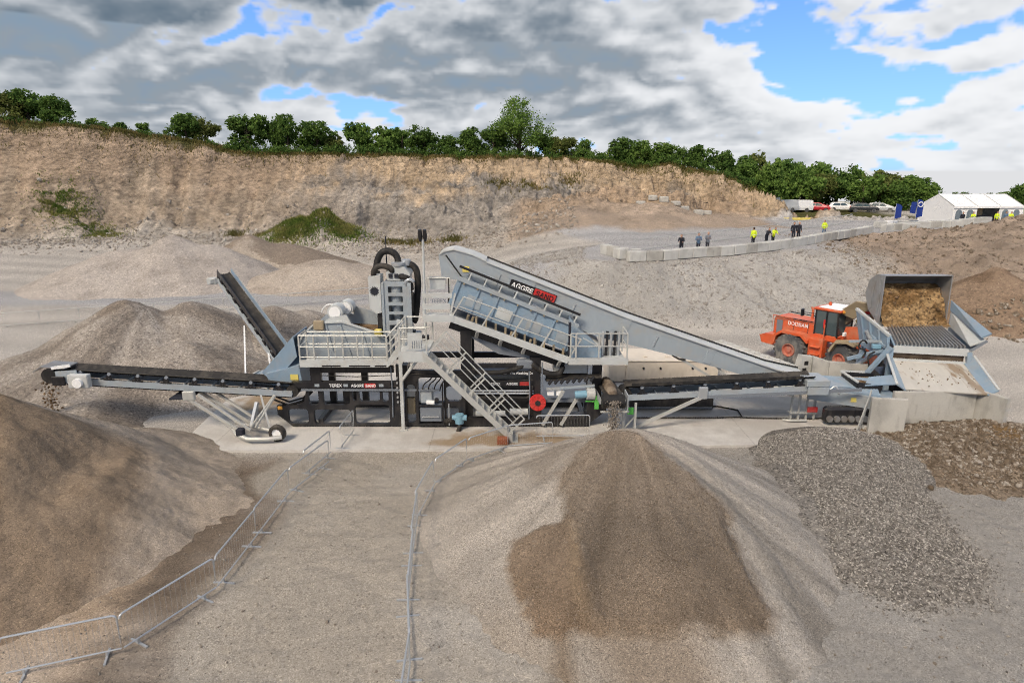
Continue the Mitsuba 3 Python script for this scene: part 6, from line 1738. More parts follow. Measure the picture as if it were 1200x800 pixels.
def barrier_line(pts, label, group, zf=None, lab_list=None, metal='zinc'):
    out = []
    for i, (a, b) in enumerate(zip(pts, pts[1:])):
        a, b = np.asarray(a, float), np.asarray(b, float)
        c = (a + b) / 2
        L = np.linalg.norm(b - a) - 0.05
        za, zb, zc = [float(ground(np.array([p[0]]), np.array([p[1]]), False)[0]) if zf is None else zf for p in (a, b, c)]
        for zfun in (z_central,):
            if zf is None:
                za, zb = max(za, float(zfun(a[:1], a[1:])[0])), max(zb, float(zfun(b[:1], b[1:])[0]))
        ang = math.degrees(math.atan2(b[1] - a[1], b[0] - a[0]))
        tilt = math.degrees(math.atan2(zb - za, np.linalg.norm(b - a)))
        rg = np.random.default_rng(int(abs(a[0]) * 100 + abs(a[1]) * 10))
        M = T().translate([c[0], c[1], (za + zb) / 2 - 0.01]) @ rotz(ang) @ T().rotate([0, 1, 0], -tilt) @ T().rotate([1, 0, 0], float(rg.normal(0, 1.6))) @ T().scale([L / 2.3, 1, 1])
        k = thing('crowd_barrier', lab_list[i] if lab_list else label % ordn(i), 'barrier', M, group)
        for nm, d in (BAR if metal == 'zinc' else BAR_FAR).items():
            dd = dict(d); dd['to_world'] = M; dd['bsdf'] = {'type': 'ref', 'id': metal}
            scene[k + '__' + nm] = dd
            if nm == 'infill_bars': labels[k + '__' + nm] = {'kind': 'stuff'}
        out.append(k)
    return out


barrier_line([(-11.45, 12.25), (-9.25, 13.05), (-8.05, 15.4), (-7.95, 17.95), (-7.85, 20.8), (-7.15, 23.3)], 'crowd barrier beside the dark sand heap, %s from the bottom left corner', 'crowd barriers in the left line')
barrier_line([(-6.95, 24.3), (-6.85, 26.2)], '', 'crowd barrier before the plant', 0.0, ['crowd barrier seen end on, standing on the slab before the black chassis'])
barrier_line([(-7.75, 22.2), (-7.3, 24.2)], '', 'crowd barrier before the plant', -.12, ['crowd barrier leaning behind the far end of the left line'])
barrier_line([(-2.25, 10.4), (-2.35, 12.5), (-2.75, 14.7), (-2.95, 16.9), (-3.1, 19.1), (-2.75, 21.2), (-1.75, 23.1), (-0.2, 24.75), (1.7, 25.1)], 'crowd barrier along the left edge of the gravel heap, %s from the bottom', 'crowd barriers in the middle line')
barrier_line([(1.0, 25.5), (3.3, 25.55)], '', 'crowd barrier before the plant', 0.0, ['crowd barrier on the slab right of the stair foot, before the slanted legs'])
a, b = np.array([-37.5, 46.2]), np.array([-12.0, 57.0])
barrier_line([tuple(a + (b - a) * i / 11) for i in range(12)], 'crowd barrier behind the grey stockpile at the far left, %s from the left', 'crowd barriers behind the stockpile', metal='galvanised')
a, b = np.array([11.0, 58.4]), np.array([45.5, 88.0])
barrier_line([tuple(a + (b - a) * i / 18) for i in range(19)], 'crowd barrier behind the people on the upper road, %s from the left', 'crowd barriers on the upper road', metal='galvanised')
k = put('traffic_cone_base', MB().rbox(-0.62, -0.15, 24.9, 25.25, 0.0, 0.28, 0.03), 'rust', smooth=False, cat='bucket', label='small rust brown tub on the slab beside the foot of the stair')
scene['rusty_tub'] = scene.pop(k); labels['rusty_tub'] = labels.pop(k)
# ------------------------------------------------------------------ people
def capsules(bones, fine=0.05):
    parts = []
    for (p, r), (q, s) in bones:
        parts.append(m3.Manifold.hull_points(np.vstack([trimesh.creation.icosphere(subdivisions=1, radius=r).vertices + p, trimesh.creation.icosphere(subdivisions=1, radius=s).vertices + q])))
    m = m3.Manifold.batch_boolean(parts, m3.OpType.Add)
    m = m.refine_to_length(fine).to_mesh()
    t = trimesh.Trimesh(m.vert_properties[:, :3], m.tri_verts)
    trimesh.smoothing.filter_taubin(t, iterations=8)
    return t


def J(x, y, z): return np.array([x, y, z], float)


def person_parts(pose):
    """facing +y; 1.76 m tall"""
    lean = {'stand': 0.0, 'look': 0.06, 'lean': 0.34, 'walk': 0.05}[pose]
    hip, ch, nk = J(0, 0, 0.94), J(0, lean * 0.55, 1.32), J(0, lean * 0.8, 1.50)
    hd = J(0, lean * 0.95 + 0.03, 1.64)
    step = 0.16 if pose == 'walk' else 0.03
    body, coat, legs, shoes, hands = [], [], [], [], []
    for s in (-1, 1):
        h, k, a = J(.09 * s, 0, .92), J(.10 * s, .03 + step * s * .5, .50), J(.11 * s, step * s - .02, .09)
        legs += [((h, .098), (k, .072)), ((k, .072), (a, .055))]
        shoes += [((a + J(0, -.03, -.03), .045), (a + J(0, .15, -.05), .038))]
        sh = ch + J(.19 * s, 0, .10)
        if pose == 'lean': el, wr = sh + J(.05 * s, .14, -.24), sh + J(-.02 * s, .34, -.28)
        elif pose == 'look': el, wr = sh + J(.06 * s, .06, -.26), sh + J(-.06 * s, .22, -.20)
        else: el, wr = sh + J(.06 * s, -.02 + .1 * step * s * 5, -.28), sh + J(.06 * s, .06, -.52)
        coat += [((sh, .068), (el, .055)), ((el, .055), (wr, .043))]
        body += [((wr, .036), (wr + unit(wr - el) * .09, .034))]
        f = unit(wr - el)
        for i in range(4):
            b0 = wr + f * .09 + J((i - 1.5) * .017, 0, 0)
            body += [((b0, .010), (b0 + f * (.06 + .012 * (i in (1, 2))) + J(0, .015, -.01), .008))]
        body += [((wr + f * .03, .014), (wr + f * .08 + J(-.045 * s, .02, 0), .010))]
        body += [((sh, .05), (el, .042)), ((el, .042), (wr, .034)), ((h, .08), (k, .055)), ((k, .055), (a, .042))]
    body += [((hip, .12), (ch, .13)), ((nk, .06), (hd, .06)), ((hd + J(0, .0, .03), .095), (hd + J(0, .03, -.06), .07)), ((hd + J(0, .1, 0), .018), (hd + J(0, .115, -.02), .018))]
    for s in (-1, 1):
        body += [((hd + J(.09 * s, 0, .0), .025), (hd + J(.095 * s, -.005, .02), .022))]
    coat += [((hip + J(0, 0, -.02), .155), (ch, .165)), ((ch, .165), (ch + J(0, 0, .1), .12)), ((ch + J(-.15, 0, .08), .075), (ch + J(.15, 0, .08), .075))]
    hair = [((hd + J(0, -.025, .055), .095), (hd + J(0, -.05, .01), .085))]
    return dict(body=capsules(body, .03), jacket=capsules(coat), trousers=capsules(legs), shoes=capsules(shoes), hair=capsules(hair))


POSES = {p: {k: ply(m, smooth=True) for k, m in person_parts(p).items()} for p in ('stand', 'look', 'lean', 'walk')}


def person(x, y, face, pose, jacket, trousers, hair, label, group=None, z=None, s=1.0):
    z = float(ground(np.array([x]), np.array([y]))[0]) if z is None else z
    M = at(x, y, z - 0.02, face, s)
    k = thing('person', label, 'person', M, group)
    for part, mm in (('body', 'skin'), ('jacket', jacket), ('trousers', trousers), ('shoes', 'dark_cloth'), ('hair', hair)):
        d = dict(POSES[pose][part]); d['to_world'] = M; d['bsdf'] = {'type': 'ref', 'id': mm}
        scene[f'{k}__{part}'] = d
    if jacket == 'hi_vis':
        put('reflective_band', MB().tube(arc((0, .03, 1.12), .185, 0, 2 * PI, 13, (1, 0, 0), (0, 1, 0)), .02, 6), 'white_paint', k)
    return k


person(14.9, 57.3, 160, 'lean', 'dark_cloth', 'dark_cloth', 'hair', 'person in black bending forward at the left end of the upper road, alone')
person(16.75, 58.6, 170, 'look', 'blue_cloth', 'dark_cloth', 'hair', 'person in a blue grey jacket, left one of the pair beside the stooping one')
person(17.75, 59.2, 185, 'look', 'grey_cloth', 'dark_cloth', 'skin', 'person in dark clothes, right one of the pair beside the blue grey jacket')
person(23.35, 63.2, 10, 'stand', 'hi_vis', 'dark_cloth', 'hair', 'person in a bright yellow hi-vis jacket and dark trousers, back turned', s=1.05)
person(25.0, 64.2, 200, 'lean', 'dark_cloth', 'dark_cloth', 'hair', 'person in dark clothes stooping between two yellow jackets')
person(25.8, 64.6, 190, 'lean', 'hi_vis', 'dark_cloth', 'hair', 'person in a yellow vest bending beside the stooping person in dark clothes')
person(29.2, 67.9, 175, 'stand', 'dark_cloth', 'dark_cloth', 'hair', 'tall person in black, left of the two close together', s=1.06)
person(29.9, 68.3, 185, 'stand', 'dark_cloth', 'dark_cloth', 'skin', 'person in black, right of the two close together', s=1.03)
person(34.6, 72.6, 120, 'walk', 'hi_vis', 'blue_cloth', 'hair', 'person in a yellow vest walking alone on the right part of the upper road')

# ------------------------------------------------------------------ marquee
TX, TY, TA = 55.2, 82.6, 4.0
TZ = float(ground(np.array([57.0]), np.array([86.0]), False)[0])
mq = thing('marquee', 'white marquee with a ridged roof and arched windows at the far right', 'marquee', at(TX, TY, TZ, TA))
W_, D_, EV, RG = 9.2, 6.2, 2.35, 3.75
mat('canvas', {'type': 'diffuse', 'reflectance': rgb(0.80, 0.81, 0.82)})
mat('clear_pvc', {'type': 'principled', 'base_color': rgb(0.16, 0.20, 0.24), 'roughness': 0.15})
for i in range(3):
    x0, x1 = W_ * i / 3, W_ * (i + 1) / 3
    for s, (ya, yb) in enumerate((((-0.12), D_ / 2), (D_ + .12, D_ / 2))):
        ss = 9
        xs_ = np.linspace(x0, x1, ss); ts = np.linspace(0, 1, 7)
        X, Tt = np.meshgrid(xs_, ts)
        sag = -0.10 * np.sin(np.pi * (X - x0) / (x1 - x0)) * np.sin(np.pi * np.clip(Tt, 0, 1))
        v = np.stack([X, ya + (yb - ya) * Tt, EV + (RG - EV) * Tt + sag], -1).reshape(-1, 3)
        ii, jj = np.meshgrid(np.arange(6), np.arange(ss - 1), indexing='ij'); a = (ii * ss + jj).ravel()
        f = np.vstack([np.stack([a, a + 1, a + ss + 1], 1), np.stack([a, a + ss + 1, a + ss], 1)])
        put('roof_panel', (v, f), 'canvas', mq, smooth=True)
put('valance', MB().box(-.02, W_ + .02, -.16, -.13, EV - 0.22, EV + .01), 'canvas', mq)
for x in (-.01, W_ + .01):
    put('gable', MB().tm(xprism([(0, 0), (0, EV), (D_ / 2, RG - .02), (D_, EV), (D_, 0)], x - .015, x + .015)), 'canvas', mq)
for i in range(4):
    x = W_ * i / 3
    for y in (0.0, D_):
        put('post', MB().box(x - .05, x + .05, y - .05, y + .05, 0, EV), 'white_paint', mq)
    put('rafter', MB().bar((x, -.13, EV + .03), (x, D_ / 2, RG + .03), .05, .05), 'galvanised', mq)
for i, (x0, x1) in enumerate(((0.06, 1.5), (1.5, 3.0), (6.2, 7.65), (7.65, 9.15))):
    wl = put('wall_panel', MB().box(x0, x1, -.02, 0.0, 0, EV - .2), 'canvas', mq)
    c = (x0 + x1) / 2
    arch = [(c - .42, .75), (c + .42, .75), (c + .42, 1.55)] + [(c + .42 * math.cos(t), 1.55 + .42 * math.sin(t)) for t in np.linspace(0.2, PI - .2, 7)] + [(c - .42, 1.55)]
    put('window', MB().prism(arch, -.04, -.02), 'clear_pvc', wl)
put('back_wall', MB().box(0, W_, D_ - .02, D_, 0, EV), 'canvas', mq)
put('floor', MB().box(0, W_, 0, D_, 0.0, 0.03), 'grey_cloth', mq)
put('table', MB().box(3.4, 5.8, 2.2, 2.9, 0.7, 0.75).box(3.5, 5.7, 2.3, 2.8, 0.03, 0.7), 'white_paint', mq)
put('notice_board', MB().box(4.1, 4.9, 1.2, 1.25, 1.2, 2.1), 'tan_part', mq)
ca, sa = math.cos(math.radians(TA)), math.sin(math.radians(TA))


def tent_pt(x, y): return TX + x * ca - y * sa, TY + x * sa + y * ca


for (x, y, pose, j, lab) in ((0.6, -1.0, 'stand', 'dark_cloth', 'person in black standing left in front of the marquee'), (2.1, -0.8, 'look', 'hi_vis', 'person in a yellow jacket before the left windows of the marquee'), (5.6, -0.4, 'stand', 'hi_vis', 'person in a yellow jacket in the open front of the marquee'), (7.0, -0.9, 'look', 'hi_vis', 'person in a yellow jacket before the right windows of the marquee'), (6.5, -0.7, 'stand', 'blue_cloth', 'person in blue between the yellow jackets at the marquee')):
    px_, py_ = tent_pt(x, y)
    person(px_, py_, 170, pose, j, 'dark_cloth', 'hair', lab, z=TZ)
# banners left of the marquee
for i, (x, y, h) in enumerate(((46.0, 79.2, 2.9), (49.2, 80.3, 3.3))):
    z = float(ground(np.array([x]), np.array([y]))[0])
    k = thing('banner', ('slim blue flag banner standing left of the marquee', 'blue round topped banner with a white ring, right of the slim one')[i], 'banner', at(x, y, z, 0))
    put('pole', MB().cyl((0, 0, 0), (0, 0, h), 0.03, 6), 'zinc', k)
    put('base', MB().rbox(-.3, .3, -.3, .3, 0, .08), 'dark_cloth', k)
    fl_ = put('flag', MB().prism([(0, 1.1), (0, h)] + [(.75 * math.sin(t), h - 0.4 + .4 * math.cos(t)) for t in np.linspace(0.2, 1.5, 6)] + [(.75, 1.3)], -.02, .02), 'banner_blue', k)
    if i:
        put('ring', MB().tube(arc((.38, -.05, h - .6), .28, 0, 2 * PI, 17), .06, 6), 'white_paint', fl_)
        put('side_flag', MB().prism([(-.1, 1.6), (-.1, h - .3), (-.7, h - .3), (-.8, 1.7)], -.02, .02), 'banner_blue', k)
k = put('yellow_barrier', MB().rbox(-1.9, 1.9, -.15, .15, 0, .32, .03), 'yellow_paint', cat='barrier', label='low yellow barrier lying on the upper road before the parked cars')
scene[k]['to_world'] = at(39.4, 91.0, float(ground(np.array([39.4]), np.array([91.0]))[0]), 4)

# ------------------------------------------------------------------ cars
def car_parts(kind):
    van = kind == 'van'
    L, W = (4.9, 1.9) if van else (4.3, 1.75)
    if van:
        pr_ = [(-2.4, .35), (-2.45, .9), (-2.42, 1.85), (-2.3, 1.95), (.9, 1.95), (1.25, 1.8), (1.85, 1.1), (2.35, .95), (2.45, .6), (2.4, .35)]
    else:
        pr_ = [(-2.1, .35), (-2.15, .75), (-2.05, .95), (-1.75, 1.4), (-1.3, 1.47), (.15, 1.46), (.5, 1.36), (1.1, .98), (1.9, .85), (2.12, .65), (2.1, .35)]
    # lower body full width, glasshouse narrower
    lo_ = [(x, min(z, .95 if not van else 1.05)) for x, z in pr_]
    low = m3.Manifold.hull_points(np.array([(x, s * (W / 2 - (.06 if z < .5 or z > .9 else 0)), z) for x, z in lo_ for s in (-1, 1)]))
    top = m3.Manifold.hull_points(np.array([(x * .985, s * (W / 2 - .05 - .16 * max(0, (z - .9) / .55) * (.5 if van else 1)), z) for x, z in pr_ if z > .8 for s in (-1, 1)]))
    m = (low + top)
    for x in (-1.3, 1.35):
        for s in (-1, 1):
            m = m - m3.Manifold.cylinder(.34, .37, circular_segments=20).rotate([90, 0, 0]).translate([x, s * (W / 2 - .17) + .17, .33])
    mm = m.to_mesh()
    body = trimesh.Trimesh(mm.vert_properties[:, :3], mm.tri_verts, process=False)
    P_ = {'body': (body, None)}
    g = MB()
    for s in (-1, 1):
        y0, y1 = s * (W / 2 - .055), s * (W / 2 - (.11 if van else .185))
        zs = (1.08, 1.72) if van else (.99, 1.38)
        quads = [[(.35, .95), (1.2, .82)]] if van else [[(-1.55, -1.25), (-.35, -.35)], [(-.28, -.28), (.8, .32)]]
        for (a0, a1), (b0, b1) in quads:
            g.plate([(a0, y0 * 1.004, zs[0]), (b0, y0 * 1.004, zs[0]), (b1, y1 * 1.004, zs[1]), (a1, y1 * 1.004, zs[1])], .03)
    fx = ((1.86, 1.12), (1.3, 1.76)) if van else ((1.08, 1.0), (.56, 1.36))
    g.plate([(fx[0][0] + .03, -W / 2 + .2, fx[0][1]), (fx[0][0] + .03, W / 2 - .2, fx[0][1]), (fx[1][0] + .04, W / 2 - .28, fx[1][1]), (fx[1][0] + .04, -W / 2 + .28, fx[1][1])], .03)
    bx = ((-2.43, 1.15), (-2.41, 1.7)) if van else ((-2.02, 1.0), (-1.78, 1.37))
    g.plate([(bx[0][0] - .02, -W / 2 + .25, bx[0][1]), (bx[0][0] - .02, W / 2 - .25, bx[0][1]), (bx[1][0] - .02, W / 2 - .3, bx[1][1]), (bx[1][0] - .02, -W / 2 + .3, bx[1][1])], .03)
    P_['windows'] = (g.mesh(), 'window_glass')
    i = 0
    for x in (-1.3, 1.35):
        for s in (-1, 1):
            P_['wheel' + (f'_{i:03d}' if i else '')] = (MB().cyl((x, s * (W / 2 - .2), .32), (x, s * (W / 2 - .01), .32), .32, 18).cyl((x, s * (W / 2 - .012), .32), (x, s * (W / 2 + .004), .32), .19, 14).mesh(), 'tyre_rubber')
            i += 1
    h = MB()
    i = 0
    for s in (-1, 1):
        P_['headlight' + ('_001' if s > 0 else '')] = (MB().rbox(2.0 + (.3 if van else 0), 2.14 + (.28 if van else 0), s * .62 - .16, s * .62 + .16, .66, .82, .03).mesh(), 'white_paint')
        P_['tail_light' + ('_001' if s > 0 else '')] = (MB().rbox(-2.2 - (.27 if van else 0), -2.0 - (.27 if van else 0), s * .72 - .1, s * .72 + .1, .72, 1.0, .03).mesh(), 'red_paint')
    return {k: (ply(m, smooth=30), mm) for k, (m, mm) in P_.items()}


for nm, c in (('car_white', (.72, .73, .74)), ('car_red', (.42, .02, .035)), ('car_dark', (.03, .033, .04)), ('car_silver', (.42, .44, .46))):
    mat(nm, {'type': 'principled', 'base_color': rgb(*c), 'roughness': 0.3, 'clearcoat': 0.8, 'specular': 0.5})
CARP = {k: car_parts(k) for k in ('car', 'van')}
for x, y, a, kind, col, lab in ((40.6, 106.5, 200, 'van', 'car_white', 'white van at the left end of the parked cars'), (44.0, 107.6, 195, 'van', 'car_silver', 'silver van, second from the left of the parked cars'), (47.2, 109.6, 190, 'van', 'car_white', 'white van, third of the parked cars, left of the red car'), (50.9, 110.2, -28, 'car', 'car_red', 'red car parked between the white vans and the white car'),
                               (55.0, 110.2, -20, 'car', 'car_white', 'white car parked right of the red car'), (57.6, 108.0, -25, 'car', 'car_dark', 'dark car parked right of the white car'), (61.2, 109.6, -30, 'car', 'car_silver', 'silver car at the right end of the parked cars')):
    M = at(x, y, float(ground(np.array([x]), np.array([y]))[0]), a)
    k = thing('parked_car' if kind == 'car' else 'parked_van', lab, kind, M, 'vehicles parked under the hedge')
    for part, (d, mm) in CARP[kind].items():
        d = dict(d); d['to_world'] = M; d['bsdf'] = {'type': 'ref', 'id': mm or col}
        scene[f'{k}__{part}'] = d

# ------------------------------------------------------------------ trees and plants
def leaf_fn(a, b, c):
    def f(p, n, uv):
        q = fbm(p.x * 0.55, p.y * 0.55, p.z * 0.55, 3)
        g = cell_rand(dr.floor(p.x * 2.3), dr.floor(p.y * 2.3), dr.floor(p.z * 2.3))
        return mix(mix(a, b, smoothstep(0.3, 0.7, q)), c, 0.55 * smoothstep(0.5, 1.0, g)) * (0.75 + 0.5 * g)
    return f


for nm, cs in (('leaf_dark', ((0.065, 0.125, 0.034), (0.105, 0.185, 0.045), (0.17, 0.24, 0.065))), ('leaf_mid', ((0.095, 0.175, 0.042), (0.15, 0.25, 0.058), (0.23, 0.31, 0.09))), ('leaf_olive', ((0.11, 0.145, 0.042), (0.15, 0.185, 0.055), (0.21, 0.20, 0.08)))):
    scene[nm] = {'type': 'principledthin', 'base_color': proc(leaf_fn(*cs)), 'roughness': 0.6, 'diff_trans': 0.7, 'spec_trans': 0.0}
flat('bark', (0.075, 0.06, 0.045), 0.9)


def leaf_cards(pts, size, rng, elong=1.5):
    n = len(pts)
    a = rng.normal(size=(n, 3)); a /= np.linalg.norm(a, axis=1, keepdims=True)
    b = np.cross(a, rng.normal(size=(n, 3))); b /= np.linalg.norm(b, axis=1, keepdims=True)
    s = (size * rng.uniform(0.6, 1.3, n))[:, None]
    p = np.asarray(pts)
    v = np.stack([p - a * s * elong * .5, p + b * s * .42, p + a * s * elong * .5, p - b * s * .42], 1).reshape(-1, 3)
    k = np.arange(n)[:, None] * 4
    return v, np.vstack([k + [0, 1, 2], k + [0, 2, 3]])


def crown(seed, nclump, nleaf, size, shape='round', base=0.22):
    """leaves of a crown about 1 wide and 1 tall"""
    rg = np.random.default_rng(seed)
    lobes = [np.array([0, 0, .6, .36])]
    if shape == 'big':
        lobes[0] = np.array([0, 0, .62, .26])
    for _ in range({'round': 7, 'tall': 11, 'big': 17}[shape]):
        t = rg.uniform(0, 2 * PI); r = rg.uniform(.12, .30 if shape != 'big' else .40)
        lobes.append(np.array([r * math.cos(t), r * math.sin(t), rg.uniform(base + .12, .84 if shape != 'big' else .92 - .5 * max(0, r - .2)), rg.uniform(.13, .24) if shape != 'big' else rg.uniform(.09, .17)]))
    pts = []
    for _ in range(nclump):
        l = lobes[rg.integers(len(lobes))]
        d = unit(rg.normal(size=3))
        c = l[:3] + d * l[3] * rg.uniform(.70, 1.05)
        c[2] = max(c[2], base * rg.uniform(.55, 1.3))
        pts.append(c + rg.normal(size=(nleaf, 3)) * rg.uniform(.022, .05))
    return leaf_cards(np.vstack(pts), size, rg), lobes


def trunk(lobes, r=0.03, rg=None):
    m = MB()
    m.tube([(0, 0, -0.06), (0.01, 0, .2), (0, .01, .45), (.02, 0, .72)], [r * 1.3, r, r * .7, r * .25], 7)
    for l in lobes[1:]:
        z0 = max(.12, l[2] - .28)
        m.tube([(0, 0, z0), (l[0] * .5, l[1] * .5, z0 + .14), (l[0], l[1], l[2])], [r * .5, r * .35, r * .12], 5)
    return m.mesh()


CROWNS = []
for sd, nc, nl, sz, shp, bs in ((1, 210, 22, .054, 'round', .05), (2, 190, 22, .054, 'round', .08), (3, 200, 22, .054, 'round', .06), (4, 220, 22, .054, 'round', .0), (5, 190, 22, .054, 'round', .02), (6, 150, 20, .054, 'tall', .12)):
    (cv, cf), lb = crown(sd, nc, nl, sz, shp, bs)
    CROWNS.append((ply((cv, cf)), ply(trunk(lb), smooth=True)))
(cv, cf), lb = crown(11, 340, 22, .023, 'big', .14)
BIG = (ply((cv, cf)), ply(trunk(lb, .022), smooth=True))
rgt = np.random.default_rng(17)


def tree(x, y, top, w, label, cat, group, var=None, leaf=None, name='tree'):
    z = float(ground(np.array([x]), np.array([y]), False)[0])
    h = max(top - z, 1.2)
    cr, tr = var if var else CROWNS[rgt.integers(len(CROWNS))]
    M = T().translate([x, y, z - 0.15]) @ rotz(float(rgt.uniform(0, 360))) @ T().scale([w * 1.18, w * 1.18, h * 1.06])
    k = thing(name, label, cat, M, group)
    for nm, d, mm in (('crown', cr, leaf or ('leaf_dark', 'leaf_mid', 'leaf_dark', 'leaf_olive')[rgt.integers(4)]), ('trunk', tr, 'bark')):
        d = dict(d); d['to_world'] = M; d['bsdf'] = {'type': 'ref', 'id': mm}
        scene[f'{k}__{nm}'] = d


RIM = [(-79.8, 109, 23, 5.4), (-78, 110.3, 23.6, 6.1), (-73.2, 110, 22.6, 4.9), (-67.5, 110.9, 19.3, 3), (-64.1, 111.6, 18.8, 2.2), (-60.9, 112.2, 18.6, 2), (-54.6, 113.8, 20.3, 5.1), (-52.2, 115.6, 19.6, 4.3), (-45.2, 116.1, 19.8, 6.4), (-41.3, 117.3, 19.5, 4.4), (-38.5, 116.5, 20.3, 4.4), (-33.4, 116.4, 19.2, 6.7), (-30.4, 116.3, 16.9, 3.5), (-26.4, 117.2, 19.1, 5.3), (-22.2, 116.1, 18.3, 5.8), (-19, 117, 18.1, 5), (-15, 116, 18, 5.5), (-11.1, 116, 16.9, 3.5), (-6.4, 115.6, 18, 5.2), (-3.2, 116.3, 17.8, 5),
       (1.4, 115.8, 22.8, 10.6), (5.7, 114.3, 17.2, 3.7), (8.7, 113.9, 16.3, 4.6), (12, 113.3, 16.1, 3.7), (15.4, 112.5, 14, 3.1), (18, 111.7, 16.3, 4.8), (21.1, 110.3, 15.8, 4.4), (24, 108.3, 15.4, 4.6), (27.1, 106.4, 14.6, 3), (29.8, 104.8, 14.8, 4.8), (32.6, 104.2, 14.1, 3.9)]
for i, (x, y, t, w) in enumerate(RIM):
    if w > 10:
        tree(x, y, t, w, 'tall airy tree rising well above all others on the cliff top', 'tree', None, BIG, 'leaf_mid')
    elif w < 3.2:
        tree(x, y, t, w, f'small bush on the cliff top, {ordn(i)} plant of the rim from the left', 'bush', 'bushes on the cliff top', name='bush')
    else:
        tree(x, y, t, w, f'leafy green tree on the cliff top, {ordn(i)} plant of the rim from the left', 'tree', 'trees on the cliff top')
HEDGE = [(38, 112, 13.2, 5.1), (43.3, 118, 13.7, 6), (41.8, 108, 12.6, 4.7), (48.7, 118, 12.2, 6), (49.1, 112.5, 11.6, 5.4), (56.1, 122, 11.9, 5.6), (56.8, 116, 11.3, 5.9), (63.6, 124, 11, 5.7), (63.4, 118, 10.9, 6), (68.7, 122, 10.4, 5.9), (68, 116, 10.1, 5.9), (73.2, 120, 9.8, 5.8), (71.8, 114, 9, 3.8), (45.5, 114, 11.0, 5), (53, 114.5, 10.6, 5), (60, 113.5, 10.0, 5), (36.5, 108, 11.8, 4.5), (65.5, 113, 8.8, 4.5)]
for i, (x, y, t, w) in enumerate(sorted(HEDGE)):
    tree(x, y, t, w * 1.15, f'dense green tree in the hedge behind the parked cars, {ordn(i)} from the left', 'tree', 'trees of the hedge behind the cars', leaf=('leaf_mid', 'leaf_dark', 'leaf_mid', 'leaf_olive')[i % 4], name='hedge_tree')
for i, (x, y, t, w) in enumerate([(74.6, 98, 8.8, 3), (75.5, 112, 7.6, 3.4), (78.6, 112, 7.2, 3.2), (81.5, 112, 7.5, 3.2), (85, 114, 7.4, 3.2), (89, 114, 7.8, 3.6)]):
    tree(x, y, t, w, ('dark round tree at the right edge beside the marquee' if i == 0 else f'low dark tree showing over the marquee roof, {ordn(i - 1)} from the left'), 'tree', None if i == 0 else 'low trees behind the marquee', leaf='leaf_dark', name='far_tree')

# undergrowth along the rim: one mass nobody could count
pts = []
for _ in range(520):
    x = rgt.uniform(-95, 35)
    if x < -48 and rgt.random() < 0.55:
        continue
    y = np.interp(x, CX, CY) + rgt.uniform(0.3, 3.5)
    z = float(ground(np.array([x]), np.array([y]), False)[0])
    h = rgt.uniform(.5, 1.7) if x > -48 else rgt.uniform(.3, .8)
    for _k in range(9):
        c = np.array([x, y, z]) + rgt.normal(size=3) * [.6, .6, .0] + [0, 0, h * rgt.uniform(.15, 1)]
        pts.append(c + rgt.normal(size=(10, 3)) * .18)
put('undergrowth', leaf_cards(np.vstack(pts), .24, rgt), 'leaf_dark', kind='stuff', label='low brambles and weeds under the trees along the cliff top', cat='undergrowth')


def blades(centres, spread, n, h, rg):
    """grass: thin bent triangles"""
    c = centres[rg.integers(len(centres), size=n)]
    p = np.stack([c[:, 0] + rg.normal(size=n) * c[:, 2] * spread, c[:, 1] + rg.normal(size=n) * c[:, 2] * spread * .7], -1)
    far = rg.random(n) < .25
    p = np.where(far[:, None], c[:, :2] + (p - c[:, :2]) * 1.9, p)
    z = ground(p[:, 0], p[:, 1])
    t = rg.uniform(0, 2 * PI, n); hh = h * rg.uniform(.5, 1.3, n); wv = .07
    q = np.stack([p[:, 0], p[:, 1], z - .05], -1)
    s = np.stack([np.cos(t), np.sin(t), 0 * t], -1) * wv
    tip = q + np.stack([rg.normal(size=n) * .3 * hh, rg.normal(size=n) * .3 * hh, hh], -1)
    return np.stack([q - s, q + s, tip], 1).reshape(-1, 3), np.arange(3 * n).reshape(-1, 3)


def grass_fn(a, b):
    def f(p, n, uv):
        q = fbm(p.x * 0.5, p.y * 0.5, p.z * 0.5, 3); g = cell_rand(dr.floor(p.x * 5), dr.floor(p.y * 5), dr.floor(p.z * 3))
        return mix(a, b, smoothstep(.35, .65, q)) * (.7 + .6 * g)
    return f


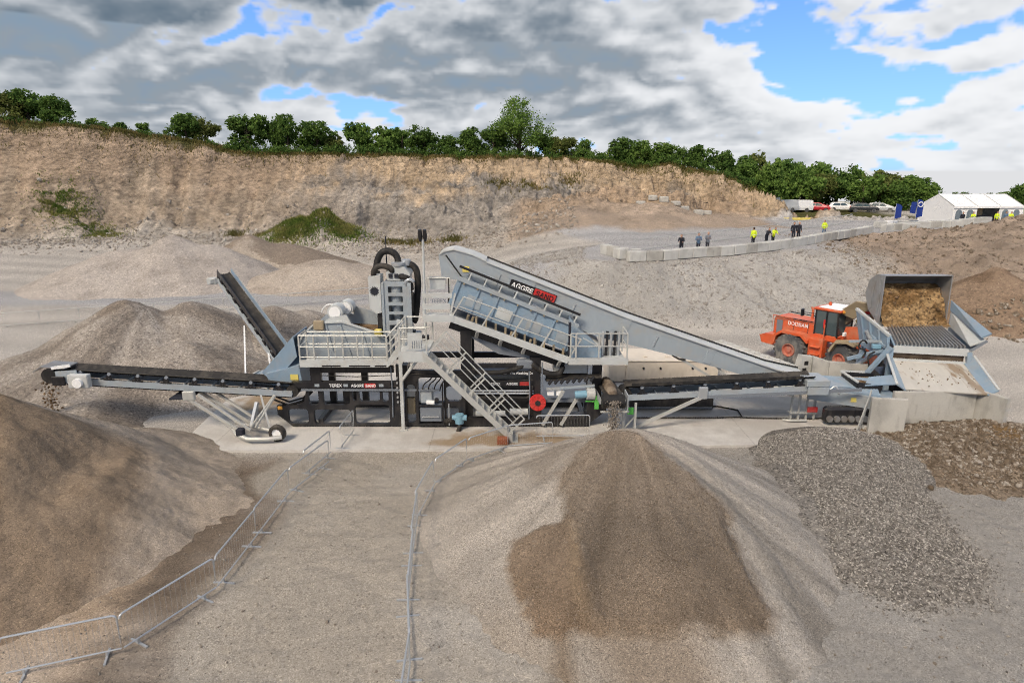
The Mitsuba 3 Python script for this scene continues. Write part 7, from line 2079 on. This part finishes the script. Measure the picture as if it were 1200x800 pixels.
for nm, a, b in (('grass_green', (.11, .16, .035), (.22, .22, .075)), ('grass_dry', (.12, .115, .04), (.22, .175, .075))):
    scene[nm] = {'type': 'principledthin', 'base_color': proc(grass_fn(a, b)), 'roughness': .7, 'diff_trans': .6, 'spec_trans': 0.0}
G1 = np.array([(-27.5, 91.5, 2.4), (-30.5, 93, 2.2), (-28.5, 90, 2.2), (-24.5, 91, 2.0), (-23, 89.8, 1.6), (-33.5, 94.5, 1.6), (-31, 90.5, 1.6)])
G2 = np.array([(-65.3, 99.5, 2.4), (-61.5, 98.5, 1.8), (-67.5, 100, 1.8), (-69.5, 99.5, 1.4)])
G3 = np.array([(x, np.interp(x, CX, CY) + .8, 1.5) for x in np.arange(-96, 36, 1.6)])
G4 = np.array([(-37.5, 97.5, .8), (-42, 99.5, .7), (-16, 89, .9), (-13, 88.5, .9), (3, 101, 1.2), (9, 104, 1.0), (-2, 104, 1.2), (-8, 89, .8)])
put('grass_patch', blades(G1, .62, 16000, .5, rgt), 'grass_green', kind='stuff', label='patch of rough green grass on the slope behind the cyclone tower', cat='grass')
put('grass_patch', blades(G2, .62, 7000, .35, rgt), 'grass_green', kind='stuff', label='patch of yellow green grass low on the cliff at the left', cat='grass')
put('rim_grass', blades(G3, .8, 30000, .6, rgt), 'grass_dry', kind='stuff', label='dry grass fringe hanging over the whole edge of the cliff', cat='grass')
put('weeds', blades(G4, .9, 2600, .6, rgt), 'grass_dry', kind='stuff', label='thin weeds dotted about the foot and face of the cliff', cat='grass')
# stacked blocks on the bench below the right part of the cliff
for i in range(7):
    x, y = 17.2 + 1.5 * i + .2 * (i % 2), 88.6 + .5 * math.sin(i * 2.1)
    k = put('stone_block', block_mesh(1.2, .8, .6 + .1 * (i % 3), False, .1), 'concrete', cat='stone block', group='grey blocks stored on the bench', label=f'rough grey block stored on the bench below the cliff, {ordn(i)} from the left')
    scene[k]['to_world'] = at(x, y, float(ground(np.array([x]), np.array([y]))[0]) - .1, 13 * math.sin(i * 5.0))
